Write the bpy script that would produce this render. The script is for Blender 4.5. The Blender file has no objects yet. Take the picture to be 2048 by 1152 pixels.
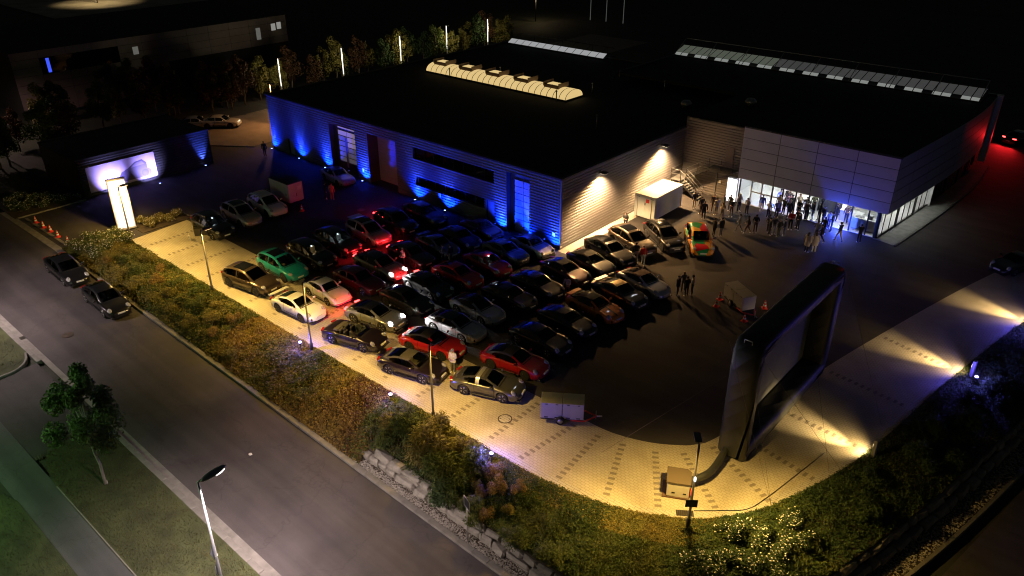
import bpy, math, random
from mathutils import Vector, Matrix, noise

R = math.radians
scene = bpy.context.scene
COL = scene.collection

# ------------------------------------------------------------------ camera, sky, moonlight, exposure
# metres; x runs along the long workshop wall, y away from the street, z up; the yard is z = 0
cam_data = bpy.data.cameras.new('camera')
cam_data.sensor_width = 36.0
cam_data.lens = 27.6
cam_data.clip_start = 0.5
cam_data.clip_end = 3000.0
cam = bpy.data.objects.new('camera', cam_data)
COL.objects.link(cam)
cam.location = (35.45, -46.57, 27.5)
cam.rotation_euler = (R(62.0), 0.0, R(41.1))
scene.camera = cam

world = bpy.data.worlds.new('World')
scene.world = world
world.use_nodes = True
wn = world.node_tree
bg = wn.nodes['Background']
sky_tex = wn.nodes.new('ShaderNodeTexSky')
sky_tex.sky_type = 'NISHITA'
sky_tex.sun_disc = False
sky_tex.sun_elevation = R(2.0)
sky_tex.sun_rotation = R(200.0)
wn.links.new(sky_tex.outputs[0], bg.inputs[0])
bg.inputs[1].default_value = 0.009

sun_d = bpy.data.lights.new('moon', 'SUN')
sun_d.energy = 0.0015
sun_d.angle = R(0.5)
sun_d.color = (0.85, 0.9, 1.0)
sun = bpy.data.objects.new('moon', sun_d)
COL.objects.link(sun)
sun.rotation_euler = (R(50), 0, R(-160))

vs = scene.view_settings
vs.view_transform = 'Standard'
vs.look = 'None'
vs.exposure = 0.15
vs.gamma = 1.0
vs.use_curve_mapping = False
cy = scene.cycles
cy.use_denoising = True
try:
    cy.denoiser = 'OPENIMAGEDENOISE'
except Exception:
    pass
cy.max_bounces = 5
cy.diffuse_bounces = 2
cy.glossy_bounces = 3
cy.transmission_bounces = 3
cy.transparent_max_bounces = 8
cy.caustics_reflective = False
cy.caustics_refractive = False
cy.sample_clamp_indirect = 2.0
cy.sample_clamp_direct = 60.0
cy.use_light_tree = True
cy.filter_width = 1.1

# ------------------------------------------------------------------ mesh helpers
class MB:
    """collects faces for ONE mesh object"""
    def __init__(s):
        s.v = []; s.f = []; s.m = []; s.s = []
    def add(s, vs_, fs, mi=0, smooth=False):
        o = len(s.v)
        s.v += [tuple(p) for p in vs_]
        for f in fs:
            s.f.append(tuple(o + i for i in f)); s.m.append(mi); s.s.append(smooth)
        return s
    def box(s, x0, x1, y0, y1, z0, z1, mi=0, M=None):
        p = [(x0,y0,z0),(x1,y0,z0),(x1,y1,z0),(x0,y1,z0),(x0,y0,z1),(x1,y0,z1),(x1,y1,z1),(x0,y1,z1)]
        if M is not None: p = [M @ Vector(q) for q in p]
        return s.add(p, [(3,2,1,0),(4,5,6,7),(0,1,5,4),(1,2,6,5),(2,3,7,6),(3,0,4,7)], mi)
    def cbox(s, c, d, mi=0, rot=None):
        M = Matrix.Translation(c)
        if rot is not None: M = M @ rot
        return s.box(-d[0]/2, d[0]/2, -d[1]/2, d[1]/2, -d[2]/2, d[2]/2, mi, M)
    def bbox(s, x0, x1, y0, y1, z0, z1, b=0.03, mi=0, M=None, smooth=False):
        """box with chamfered edges (24 corners)"""
        vs_ = []; idx = {}
        for a in (0, 1):
            for c in (0, 1):
                for d in (0, 1):
                    X = (x0, x1)[a]; Y = (y0, y1)[c]; Z = (z0, z1)[d]
                    sx = b if a == 0 else -b; sy = b if c == 0 else -b; sz = b if d == 0 else -b
                    for k, q in enumerate(((X, Y+sy, Z+sz), (X+sx, Y, Z+sz), (X+sx, Y+sy, Z))):
                        idx[(a, c, d, k)] = len(vs_); vs_.append(q)
        g = idx
        fs = []
        for a in (0, 1): fs.append([g[(a,0,0,0)], g[(a,1,0,0)], g[(a,1,1,0)], g[(a,0,1,0)]])
        for c in (0, 1): fs.append([g[(0,c,0,1)], g[(1,c,0,1)], g[(1,c,1,1)], g[(0,c,1,1)]])
        for d in (0, 1): fs.append([g[(0,0,d,2)], g[(1,0,d,2)], g[(1,1,d,2)], g[(0,1,d,2)]])
        for a in (0, 1):
            for c in (0, 1): fs.append([g[(a,c,0,0)], g[(a,c,1,0)], g[(a,c,1,1)], g[(a,c,0,1)]])
        for a in (0, 1):
            for d in (0, 1): fs.append([g[(a,0,d,0)], g[(a,1,d,0)], g[(a,1,d,2)], g[(a,0,d,2)]])
        for c in (0, 1):
            for d in (0, 1): fs.append([g[(0,c,d,1)], g[(1,c,d,1)], g[(1,c,d,2)], g[(0,c,d,2)]])
        for a in (0, 1):
            for c in (0, 1):
                for d in (0, 1): fs.append([g[(a,c,d,0)], g[(a,c,d,1)], g[(a,c,d,2)]])
        cen = Vector(((x0+x1)/2, (y0+y1)/2, (z0+z1)/2))
        out = []
        for f in fs:
            P = [Vector(vs_[i]) for i in f]
            n = (P[1]-P[0]).cross(P[2]-P[0])
            m = sum(P, Vector())/len(P) - cen
            out.append(f if n.dot(m) > 0 else f[::-1])
        if M is not None: vs_ = [M @ Vector(q) for q in vs_]
        return s.add(vs_, out, mi, smooth)
    def tube(s, pts, rad, n=8, mi=0, smooth=True, cap=True):
        pts = [Vector(p) for p in pts]
        if not hasattr(rad, '__len__'): rad = [rad]*len(pts)
        vs_ = []
        t0 = (pts[1]-pts[0]).normalized()
        up = Vector((0,0,1)) if abs(t0.z) < 0.9 else Vector((1,0,0))
        nx = t0.cross(up).normalized()
        for i, p in enumerate(pts):
            t = (pts[min(i+1, len(pts)-1)]-pts[max(i-1, 0)]).normalized()
            nx = (nx - t*nx.dot(t)).normalized()
            ny = t.cross(nx)
            for k in range(n):
                a = 2*math.pi*k/n
                vs_.append(p + (nx*math.cos(a)+ny*math.sin(a))*rad[i])
        fs = []
        for i in range(len(pts)-1):
            for k in range(n):
                fs.append((i*n+k, i*n+(k+1) % n, (i+1)*n+(k+1) % n, (i+1)*n+k))
        if cap:
            fs.append(tuple(range(n))[::-1]); fs.append(tuple((len(pts)-1)*n+k for k in range(n)))
        return s.add(vs_, fs, mi, smooth)
    def lathe(s, prof, n=16, mi=0, M=None, smooth=True, cap=True):
        vs_ = []
        for r, z in prof:
            for k in range(n):
                a = 2*math.pi*k/n
                vs_.append((r*math.cos(a), r*math.sin(a), z))
        fs = []
        for i in range(len(prof)-1):
            for k in range(n):
                fs.append((i*n+k, i*n+(k+1) % n, (i+1)*n+(k+1) % n, (i+1)*n+k))
        if cap:
            fs.append(tuple(range(n))[::-1]); fs.append(tuple((len(prof)-1)*n+k for k in range(n)))
        if M is not None: vs_ = [M @ Vector(q) for q in vs_]
        return s.add(vs_, fs, mi, smooth)
    def ell(s, c, r, nu=12, nv=8, mi=0, M=None):
        prof = [(max(1e-4, math.sin(math.pi*i/nv)), -math.cos(math.pi*i/nv)) for i in range(nv+1)]
        A = Matrix.Translation(c)
        if M is not None: A = A @ M
        A = A @ Matrix.Diagonal((r[0], r[1], r[2], 1))
        return s.lathe(prof, nu, mi, A, True, False)
    def prism(s, poly, z0, z1, mi=0, top=True, bottom=True):
        n = len(poly)
        f0 = z0 if callable(z0) else (lambda x, y: z0)
        f1 = z1 if callable(z1) else (lambda x, y: z1)
        vs_ = [(x, y, f0(x, y)) for x, y in poly] + [(x, y, f1(x, y)) for x, y in poly]
        fs = [(i, (i+1) % n, n+(i+1) % n, n+i) for i in range(n)]
        if top: fs.append(tuple(range(n, 2*n)))
        if bottom: fs.append(tuple(range(n))[::-1])
        return s.add(vs_, fs, mi)
    def grid(s, rows, mi=0, smooth=True):
        n = len(rows[0]); vs_ = [p for r in rows for p in r]
        fs = [(i*n+k, i*n+k+1, (i+1)*n+k+1, (i+1)*n+k) for i in range(len(rows)-1) for k in range(n-1)]
        return s.add(vs_, fs, mi, smooth)
    def mesh(s, name, mats):
        me = bpy.data.meshes.new(name)
        me.from_pydata(s.v, [], s.f)
        for m in (mats if isinstance(mats, (list, tuple)) else [mats]): me.materials.append(m)
        me.polygons.foreach_set('material_index', s.m)
        me.polygons.foreach_set('use_smooth', s.s)
        me.update()
        return me
    def build(s, name, mats, parent=None, loc=None, rot=None):
        return obj(name, s.mesh(name, mats), parent, loc, rot)

def obj(name, me, parent=None, loc=None, rot=None, mats=None):
    o = bpy.data.objects.new(name, me)
    COL.objects.link(o)
    if parent is not None: o.parent = parent
    if loc is not None: o.location = loc
    if rot is not None: o.rotation_euler = rot
    if mats:
        for i, m in enumerate(mats):
            o.material_slots[i].link = 'OBJECT'; o.material_slots[i].material = m
    return o
def tag(o, label=None, cat=None, group=None, kind=None):
    if label: o['label'] = label
    if cat: o['category'] = cat
    if group: o['group'] = group
    if kind: o['kind'] = kind
    return o
def thing(name, label, cat, loc=(0,0,0), rz=0.0, group=None):
    o = bpy.data.objects.new(name, None)
    COL.objects.link(o)
    o.empty_display_size = 0.2
    o.location = loc; o.rotation_euler = (0, 0, rz)
    return tag(o, label, cat, group)
def struct(name, mb, mats, label=None):
    o = mb.build(name, mats)
    return tag(o, label, None, None, 'structure')
def copy_tree(o, parent=None):
    c = o.copy(); COL.objects.link(c); c.parent = parent
    for ch in list(o.children): copy_tree(ch, c)
    return c
def lamp(kind, power, col, loc, parent=None, aim=None, size=None, blend=0.5, rad=0.08):
    d = bpy.data.lights.new('light', kind)
    d.energy = power; d.color = col
    if kind in ('POINT', 'SPOT'): d.shadow_soft_size = rad
    if kind == 'SPOT': d.spot_size = R(size or 90); d.spot_blend = blend
    if kind == 'AREA': d.shape = 'RECTANGLE'; d.size, d.size_y = size
    o = bpy.data.objects.new('light', d); COL.objects.link(o)
    if parent is not None: o.parent = parent
    o.location = loc
    if aim is not None:
        v = Vector(aim) - Vector(loc)
        o.rotation_euler = v.to_track_quat('-Z', 'Y').to_euler()
    return o
def interp(keys, x):
    if x <= keys[0][0]: return keys[0][1]
    for i in range(len(keys)-1):
        (a, p), (b, q) = keys[i], keys[i+1]
        if x <= b:
            # monotone-ish cubic through the keys
            m = lambda j: 0.0 if j <= 0 or j >= len(keys)-1 else (keys[j+1][1]-keys[j-1][1])/(keys[j+1][0]-keys[j-1][0])
            h = b-a; t = (x-a)/h
            s0 = (q-p)/h
            m0 = m(i) if i > 0 else s0
            m1 = m(i+1) if i+1 < len(keys)-1 else s0
            t2, t3 = t*t, t*t*t
            return p*(2*t3-3*t2+1)+m0*h*(t3-2*t2+t)+q*(-2*t3+3*t2)+m1*h*(t3-t2)
    return keys[-1][1]
def catmull(P, n):
    out = []
    for i in range(len(P)-1):
        p0 = P[max(i-1, 0)]; p1 = P[i]; p2 = P[i+1]; p3 = P[min(i+2, len(P)-1)]
        for k in range(n):
            t = k/n
            out.append(tuple(0.5*((2*b)+(-a+c)*t+(2*a-5*b+4*c-d)*t*t+(-a+3*b-3*c+d)*t**3) for a, b, c, d in zip(p0, p1, p2, p3)))
    out.append(tuple(P[-1]))
    return out

# ------------------------------------------------------------------ materials
MATS = {}
def pm(name, col, rough=0.6, metal=0.0, coat=0.0, emit=None, es=0.0, var=0.0, vscale=3.0, bump=0.0, bscale=40.0, spec=0.5, col2=None, detail=4.0):
    if name in MATS: return MATS[name]
    m = bpy.data.materials.new(name); m.use_nodes = True
    nt = m.node_tree; b = nt.nodes['Principled BSDF']
    b.inputs['Base Color'].default_value = (*col, 1)
    b.inputs['Roughness'].default_value = rough
    b.inputs['Metallic'].default_value = metal
    b.inputs['Coat Weight'].default_value = coat
    b.inputs['Coat Roughness'].default_value = 0.04
    b.inputs['Specular IOR Level'].default_value = spec
    if emit is not None:
        b.inputs['Emission Color'].default_value = (*emit, 1)
        b.inputs['Emission Strength'].default_value = es
    if var or bump:
        tc = nt.nodes.new('ShaderNodeTexCoord')
    if var:
        n = nt.nodes.new('ShaderNodeTexNoise'); n.inputs['Scale'].default_value = vscale; n.inputs['Detail'].default_value = detail
        nt.links.new(tc.outputs['Object'], n.inputs['Vector'])
        r = nt.nodes.new('ShaderNodeValToRGB')
        c2 = col2 or tuple(min(1, c*(1+var)) for c in col)
        c1 = tuple(c*(1-var) for c in col) if col2 is None else col
        r.color_ramp.elements[0].position = 0.32; r.color_ramp.elements[1].position = 0.68
        r.color_ramp.elements[0].color = (*c1, 1); r.color_ramp.elements[1].color = (*c2, 1)
        nt.links.new(n.outputs['Fac'], r.inputs['Fac'])
        nt.links.new(r.outputs['Color'], b.inputs['Base Color'])
    if bump:
        n2 = nt.nodes.new('ShaderNodeTexNoise'); n2.inputs['Scale'].default_value = bscale; n2.inputs['Detail'].default_value = 5
        nt.links.new(tc.outputs['Object'], n2.inputs['Vector'])
        bp = nt.nodes.new('ShaderNodeBump'); bp.inputs['Strength'].default_value = bump; bp.inputs['Distance'].default_value = 0.03
        nt.links.new(n2.outputs['Fac'], bp.inputs['Height'])
        nt.links.new(bp.outputs['Normal'], b.inputs['Normal'])
    MATS[name] = m
    return m

def asphalt_mat(name, c, patch):
    m = pm(name, c, 0.82, var=0.22, vscale=0.35, bump=0.5, bscale=35, spec=0.35, detail=8)
    nt = m.node_tree; b = nt.nodes['Principled BSDF']
    ramp = [n for n in nt.nodes if n.type == 'VALTORGB'][0]
    tc = [n for n in nt.nodes if n.type == 'TEX_COORD'][0]
    v = nt.nodes.new('ShaderNodeTexNoise'); v.inputs['Scale'].default_value = 60; v.inputs['Detail'].default_value = 3
    nt.links.new(tc.outputs['Object'], v.inputs['Vector'])
    mx = nt.nodes.new('ShaderNodeMix'); mx.data_type = 'RGBA'; mx.blend_type = 'MULTIPLY'; mx.inputs[0].default_value = patch
    nt.links.new(ramp.outputs['Color'], mx.inputs[6]); nt.links.new(v.outputs['Fac'], mx.inputs[7])
    # wheel tracks and patched strips running along the street
    mp = nt.nodes.new('ShaderNodeMapping'); mp.inputs['Scale'].default_value = (0.035, 0.9, 1.0)
    nt.links.new(tc.outputs['Object'], mp.inputs['Vector'])
    w = nt.nodes.new('ShaderNodeTexNoise'); w.inputs['Scale'].default_value = 1.0; w.inputs['Detail'].default_value = 6
    nt.links.new(mp.outputs['Vector'], w.inputs['Vector'])
    wr = nt.nodes.new('ShaderNodeValToRGB'); wr.color_ramp.elements[0].position = 0.40; wr.color_ramp.elements[0].color = (0.80,0.80,0.80,1); wr.color_ramp.elements[1].position = 0.60; wr.color_ramp.elements[1].color = (1.08,1.07,1.05,1)
    nt.links.new(w.outputs['Fac'], wr.inputs['Fac'])
    # fine cracks
    cr = nt.nodes.new('ShaderNodeTexVoronoi'); cr.feature = 'DISTANCE_TO_EDGE'; cr.inputs['Scale'].default_value = 0.22; cr.inputs['Randomness'].default_value = 1.0
    ds = nt.nodes.new('ShaderNodeTexNoise'); ds.inputs['Scale'].default_value = 1.3; ds.inputs['Detail'].default_value = 6
    nt.links.new(tc.outputs['Object'], ds.inputs['Vector'])
    ad = nt.nodes.new('ShaderNodeVectorMath'); ad.operation = 'MULTIPLY_ADD'; ad.inputs[1].default_value = (1.6,1.6,1.6)
    nt.links.new(ds.outputs['Color'], ad.inputs[0]); nt.links.new(tc.outputs['Object'], ad.inputs[2]); nt.links.new(ad.outputs[0], cr.inputs['Vector'])
    cm = nt.nodes.new('ShaderNodeMapRange'); cm.inputs[1].default_value = 0.0; cm.inputs[2].default_value = 0.012; cm.inputs[3].default_value = 0.82; cm.inputs[4].default_value = 1.0
    nt.links.new(cr.outputs['Distance'], cm.inputs[0])
    m2 = nt.nodes.new('ShaderNodeMix'); m2.data_type = 'RGBA'; m2.blend_type = 'MULTIPLY'; m2.inputs[0].default_value = 1.0
    m3 = nt.nodes.new('ShaderNodeMix'); m3.data_type = 'RGBA'; m3.blend_type = 'MULTIPLY'; m3.inputs[0].default_value = 1.0
    nt.links.new(mx.outputs[2], m2.inputs[6]); nt.links.new(wr.outputs['Color'], m2.inputs[7])
    nt.links.new(m2.outputs[2], m3.inputs[6]); nt.links.new(cm.outputs[0], m3.inputs[7])
    nt.links.new(m3.outputs[2], b.inputs['Base Color'])
    return m
M_road = asphalt_mat('road_asphalt', (0.092, 0.079, 0.080), 0.6)
M_lot = asphalt_mat('yard_asphalt', (0.062, 0.055, 0.052), 0.55)
M_path = asphalt_mat('path_asphalt', (0.10, 0.10, 0.10), 0.5)

def paver_mat(name, c1, c2, mortar, bw=0.26, rh=0.17, rot=0.0):
    m = pm(name, c1, 0.8, bump=0.25, bscale=60)
    nt = m.node_tree; b = nt.nodes['Principled BSDF']
    tc = [n for n in nt.nodes if n.type == 'TEX_COORD'][0]
    mp = nt.nodes.new('ShaderNodeMapping'); mp.inputs['Rotation'].default_value = (0, 0, rot)
    nt.links.new(tc.outputs['Object'], mp.inputs['Vector'])
    br = nt.nodes.new('ShaderNodeTexBrick')
    br.inputs['Scale'].default_value = 1.0
    br.inputs['Brick Width'].default_value = bw; br.inputs['Row Height'].default_value = rh
    br.inputs['Mortar Size'].default_value = 0.013; br.inputs['Mortar Smooth'].default_value = 0.1
    br.inputs['Color1'].default_value = (*c1, 1); br.inputs['Color2'].default_value = (*c2, 1); br.inputs['Mortar'].default_value = (*mortar, 1)
    nt.links.new(mp.outputs['Vector'], br.inputs['Vector'])
    n = nt.nodes.new('ShaderNodeTexNoise'); n.inputs['Scale'].default_value = 0.7; n.inputs['Detail'].default_value = 7
    nt.links.new(tc.outputs['Object'], n.inputs['Vector'])
    rp = nt.nodes.new('ShaderNodeValToRGB')
    rp.color_ramp.elements[0].position = 0.3; rp.color_ramp.elements[0].color = (0.84, 0.82, 0.78, 1)
    rp.color_ramp.elements[1].position = 0.62; rp.color_ramp.elements[1].color = (1, 1, 1, 1)
    nt.links.new(n.outputs['Fac'], rp.inputs['Fac'])
    mx = nt.nodes.new('ShaderNodeMix'); mx.data_type = 'RGBA'; mx.blend_type = 'MULTIPLY'; mx.inputs[0].default_value = 1.0
    nt.links.new(br.outputs['Color'], mx.inputs[6]); nt.links.new(rp.outputs['Color'], mx.inputs[7])
    nt.links.new(mx.outputs[2], b.inputs['Base Color'])
    return m
M_paver = paver_mat('bay_paver', (0.48, 0.43, 0.32), (0.44, 0.395, 0.295), (0.31, 0.275, 0.205))
M_dpaver = pm('dark_paver', (0.21, 0.18, 0.135), 0.8, var=0.15, vscale=2)
M_border = paver_mat('border_paver', (0.48, 0.45, 0.38), (0.44, 0.41, 0.35), (0.22, 0.2, 0.17), 0.5, 0.16)
M_kerb = pm('kerb_concrete', (0.19, 0.175, 0.155), 0.85, var=0.2, vscale=2.0, bump=0.3)
M_soil = pm('soil', (0.05, 0.036, 0.024), 0.95, var=0.3, vscale=2, bump=0.8, bscale=12)
M_lawn = pm('lawn', (0.050, 0.056, 0.020), 0.95, var=0.35, vscale=1.1, bump=1.0, bscale=22, detail=9)
M_ground = pm('ground', (0.035, 0.036, 0.024), 0.95, var=0.3, vscale=0.4, bump=0.5, bscale=8)
M_stone = pm('wall_stone', (0.25, 0.225, 0.19), 0.85, var=0.28, vscale=3.0, bump=0.7, bscale=9)
M_gravel = pm('gravel', (0.30, 0.27, 0.23), 0.85, var=0.45, vscale=9.0)
M_iron = pm('cast_iron', (0.09, 0.07, 0.055), 0.6, 0.7, var=0.2)
M_clad = pm('corrugated_metal', (0.17, 0.175, 0.185), 0.45, 0.25, var=0.05, vscale=0.6)
M_cladw = pm('corrugated_metal_brown', (0.19, 0.175, 0.165), 0.45, 0.25, var=0.05, vscale=0.6)
M_dark = pm('dark_metal', (0.018, 0.018, 0.02), 0.5, 0.4)
M_roof = pm('roof_felt', (0.016, 0.016, 0.017), 0.9, var=0.3, vscale=0.5)
M_trim = pm('roof_trim', (0.05, 0.05, 0.055), 0.5, 0.5)
M_white = pm('white_panel', (0.76, 0.76, 0.78), 0.45, 0.0, var=0.04, vscale=0.8)
M_whitep = pm('white_paint', (0.72, 0.72, 0.70), 0.5, var=0.05, vscale=1.2)
M_steel = pm('galvanised_steel', (0.40, 0.40, 0.40), 0.45, 0.8, var=0.12, vscale=4)
M_pole = pm('lamp_post_grey', (0.10, 0.095, 0.09), 0.4, 0.6)
M_black = pm('black_plastic', (0.012, 0.012, 0.013), 0.45)
M_glassd = pm('dark_window_glass', (0.006, 0.007, 0.009), 0.06, spec=0.8)
M_door = pm('door_grey', (0.24, 0.25, 0.25), 0.5, 0.2, var=0.06)
M_inner = pm('interior_white', (0.75, 0.75, 0.74), 0.6)
M_rubber = pm('rubber', (0.012, 0.012, 0.012), 0.8)
def emat(name, col, s, base=(0.8, 0.8, 0.8)):
    return pm(name, base, 0.5, emit=col, es=s)
def leaf_mat(name, c1, c2, trans=0.25):
    m = pm(name, c1, 0.6, var=0.5, vscale=0.8, col2=c2, detail=6, spec=0.3)
    nt = m.node_tree; b = nt.nodes['Principled BSDF']
    g = nt.nodes.new('ShaderNodeNewGeometry')
    rp = [n for n in nt.nodes if n.type == 'VALTORGB'][0]
    hs = nt.nodes.new('ShaderNodeHueSaturation')
    mr = nt.nodes.new('ShaderNodeMapRange'); mr.inputs[3].default_value = 0.55; mr.inputs[4].default_value = 1.5
    nt.links.new(g.outputs['Random Per Island'], mr.inputs[0])
    nt.links.new(mr.outputs[0], hs.inputs['Value'])
    nt.links.new(rp.outputs['Color'], hs.inputs['Color'])
    nt.links.new(hs.outputs['Color'], b.inputs['Base Color'])
    tr = nt.nodes.new('ShaderNodeBsdfTranslucent')
    nt.links.new(hs.outputs['Color'], tr.inputs['Color'])
    mx = nt.nodes.new('ShaderNodeMixShader'); mx.inputs[0].default_value = trans
    out = nt.nodes['Material Output']
    nt.links.new(b.outputs[0], mx.inputs[1]); nt.links.new(tr.outputs[0], mx.inputs[2]); nt.links.new(mx.outputs[0], out.inputs['Surface'])
    return m
M_leaf = leaf_mat('leaf_green', (0.06, 0.095, 0.022), (0.12, 0.13, 0.032), .32)
M_leafy = leaf_mat('leaf_yellow_green', (0.15, 0.145, 0.035), (0.23, 0.18, 0.05), .32)
M_leafo = leaf_mat('leaf_ochre', (0.24, 0.175, 0.05), (0.22, 0.135, 0.04), .32)
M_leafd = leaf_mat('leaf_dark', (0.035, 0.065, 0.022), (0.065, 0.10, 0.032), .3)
M_leafr = leaf_mat('leaf_reddish', (0.11, 0.045, 0.025), (0.08, 0.05, 0.022))
M_flower = pm('white_blossom', (0.78, 0.76, 0.72), 0.6)
M_bark = pm('bark', (0.11, 0.085, 0.06), 0.9, var=0.3, vscale=6, bump=0.6, bscale=14)
M_barkl = pm('bark_pale', (0.32, 0.29, 0.25), 0.9, var=0.2, vscale=6, bump=0.5, bscale=14)
# ------------------------------------------------------------------ terrain, street, yard, beds
rng = random.Random(11)
SL = 0.036
def zr(u): return -SL*min(max(u+31.0, 0.0), 50.0)
def slopeang(u): return math.atan(SL) if -31 < u < 19 else 0.0
def n2(x, y, s=1.0): return noise.noise((x*s, y*s, 3.7))

mb = MB()
us = [-700, -300, -120, -60, -31, -20, -10, 0, 10, 19, 60, 150, 400]
vs2 = [-400, -150, -60, 0, 60, 150, 400, 900]
mb.grid([[(u, v, zr(u)-0.16) for v in vs2] for u in us][::-1])
struct('ground', mb, M_ground)

mb = MB()
us = [-250, -100, -31] + [-31+2.5*i for i in range(1, 21)] + [60, 120]
mb.grid([[(u, -34.4, zr(u)), (u, -27.2, zr(u))] for u in us][::-1])
struct('road', mb, M_road)
# side street on the lower right
mb = MB()
mb.add([(33.0, -16.0, -1.80), (35.6, -1.0, -1.80), (43.5, 40, -1.80), (110, 40, -1.80), (110, -27.2, -1.80), (31.4, -27.2, -1.80)], [(0,5,4,3,2,1)])
struct('side_road', mb, M_road)

# yard sheet
PAIR = [((-28.4,-22.3),(-28.9,-16.9)), ((-20,-22.3),(-20,-16.9)), ((-10,-22.3),(-10,-16.9)), ((0,-22.3),(0,-16.9)), ((10,-22.3),(10,-16.9)), ((15,-22.33),(15,-16.9)),
        ((17.2,-22.2),(16.6,-16.85)), ((19.6,-21.7),(17.9,-16.55)), ((21.9,-20.75),(19.1,-16.05)), ((23.85,-19.4),(20.1,-15.4)),
        ((25.45,-17.4),(20.8,-14.75)), ((26.7,-14.5),(21.4,-13.5)), ((28.1,-9.2),(22.2,-9.0)), ((29.4,0.5),(23.75,0.07)),
        ((31.2,11.2),(26.4,12.7)), ((33.6,22),(28.74,21.9)), ((37,36),(32.2,36))]
OUT = catmull([p[0] for p in PAIR], 6); INN = catmull([p[1] for p in PAIR], 6)
mb = MB()
poly = [(-41.0, -26.95), (-30.6, -26.95), (-30.6, -22.0), (-28.4, -22.28)] + OUT[1:] + [(60, 60), (60, 150), (-70, 150), (-70, -7.0), (-60, -7.0), (-60, -21), (-41.0, -21)]
mb.add([(x, y, 0.0) for x, y in poly], [tuple(range(len(poly)))])
struct('yard', mb, M_lot)
mb = MB()
mb.grid([[(a[0], a[1], 0.004), (b[0], b[1], 0.004)] for a, b in zip(OUT, INN)][::-1], smooth=False)
paving = struct('paved_bays', mb, M_paver)
# lighter border course along the outer edge
mb = MB()
rows = []
for i, (a, b) in enumerate(zip(OUT, INN)):
    A = Vector(a); B = Vector(b); d = (B-A).normalized()
    rows.append([(A.x, A.y, 0.009), (A.x+d.x*0.45, A.y+d.y*0.45, 0.009)])
mb.grid(rows[::-1], smooth=False)
struct('paving_border', mb, M_border)
# bay lines of dark pavers, one object per paver
dp = MB().bbox(-0.17, 0.17, -0.085, 0.085, -0.012, 0.007, 0.004).mesh('dark_paver', M_dpaver)
def bay_line(a, b):
    A = Vector(a); B = Vector(b); d = B-A; L = d.length; d.normalize(); ang = math.atan2(d.y, d.x)-math.pi/2
    n = int(L/0.4)
    for k in range(n):
        p = A+d*(0.2+k*0.4)
        obj('dark_paver', dp, paving, (p.x+rng.uniform(-.01, .01), p.y, 0.006), (0, 0, ang))
for k in range(14):
    u = -26.3+2.95*k
    if u < -10 and k % 2 == 1 and k < 4: pass
    bay_line((u+0.05, -21.7), (u, -17.0))
for a, b in (((14.4,-21.9),(14.9,-17.2)), ((16.9,-21.8),(16.4,-17.3)), ((19.5,-21.2),(17.7,-16.9)), ((21.9,-20.2),(19.3,-16.3)), ((24.1,-18.4),(20.4,-15.5)),
             ((25.9,-16.2),(21.3,-14.1)), ((26.9,-13.2),(22.0,-12.3)), ((27.6,-9.1),(22.5,-8.6)), ((28.3,-3.6),(23.3,-2.9)), ((29.0,2.4),(24.4,3.5))):
    bay_line(a, b)
# light strip at the foot of the workshop end wall
mb = MB().add([(0.02,-0.3,0.005),(0.95,-0.3,0.005),(0.95,19,0.005),(0.02,19,0.005)], [(0,1,2,3)])
struct('wall_foot_paving', mb, M_border)
# paved walk around the showroom
CURVE = [(19.4,19.05),(19.75,23),(20.1,27),(20.4,31),(20.6,35),(20.68,39),(20.6,42.5),(20.3,46.3)]
CB = catmull(CURVE, 5)
mb = MB()
mb.grid([[(x-0.8, y, 0.06), (x+0.25, y-0.15, 0.06), (x+1.0, y-0.3, 0.06), (x+1.05, y-0.3, -0.05)] for x, y in CB], smooth=False)
struct('showroom_walk', mb, pm('walk_slab', (0.22, 0.22, 0.20), 0.85, var=0.2, vscale=1.5))
kerb_s = MB().bbox(-0.498, 0.498, -0.07, 0.07, -0.1, 0.09, 0.012).mesh('kerb_stone', M_kerb)
wk = thing('kerb', None, None); wk['kind'] = 'structure'
L = 0
for i in range(len(CB)-1):
    a = Vector(CB[i])+Vector((1.12, -0.3)); b = Vector(CB[i+1])+Vector((1.12, -0.3)); d = b-a
    p = (a+b)/2
    o = obj('kerb_stone', kerb_s, wk, (p.x, p.y, 0), (0, 0, math.atan2(d.y, d.x))); o.scale = (d.length*0.99, 1, 1)
# street kerbs: one stone per metre
def kerb_run(v, us_, parent_name='kerb', w=0.16, flush=False):
    k = thing(parent_name, None, None); k['kind'] = 'structure'
    me = MB().bbox(-0.496, 0.496, -w, w, -0.2, 0.03 if flush else 0.12, 0.015).mesh('kerb_stone', M_kerb)
    for u in us_:
        vv = v(u) if callable(v) else v
        obj('kerb_stone', me, k, (u, vv+rng.uniform(-.008, .008), zr(u)+rng.uniform(-.006, .006)), (0, slopeang(u), rng.uniform(-.006, .006)))
    return k
kerb_run(-27.02, [-29.6+i for i in range(58)])
kerb_run(-34.58, [-37+i for i in range(22)]+[-5+i for i in range(34)])
# gutter strip on the street side of the far kerb, and the flush edge at the yard entrance
kerb_run(-27.02, [-42.6+i for i in range(13)], flush=True, w=0.3)
kerb_run(-26.2, [-39.6+i for i in range(10)], flush=True, w=0.12)
mb = MB()
us = [-30.5+2.5*i for i in range(22)]
mb.grid([[(u, -34.40, zr(u)+0.006), (u, -34.05, zr(u)+0.006)] for u in us][::-1], smooth=False)
struct('gutter', mb, M_kerb)
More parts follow.
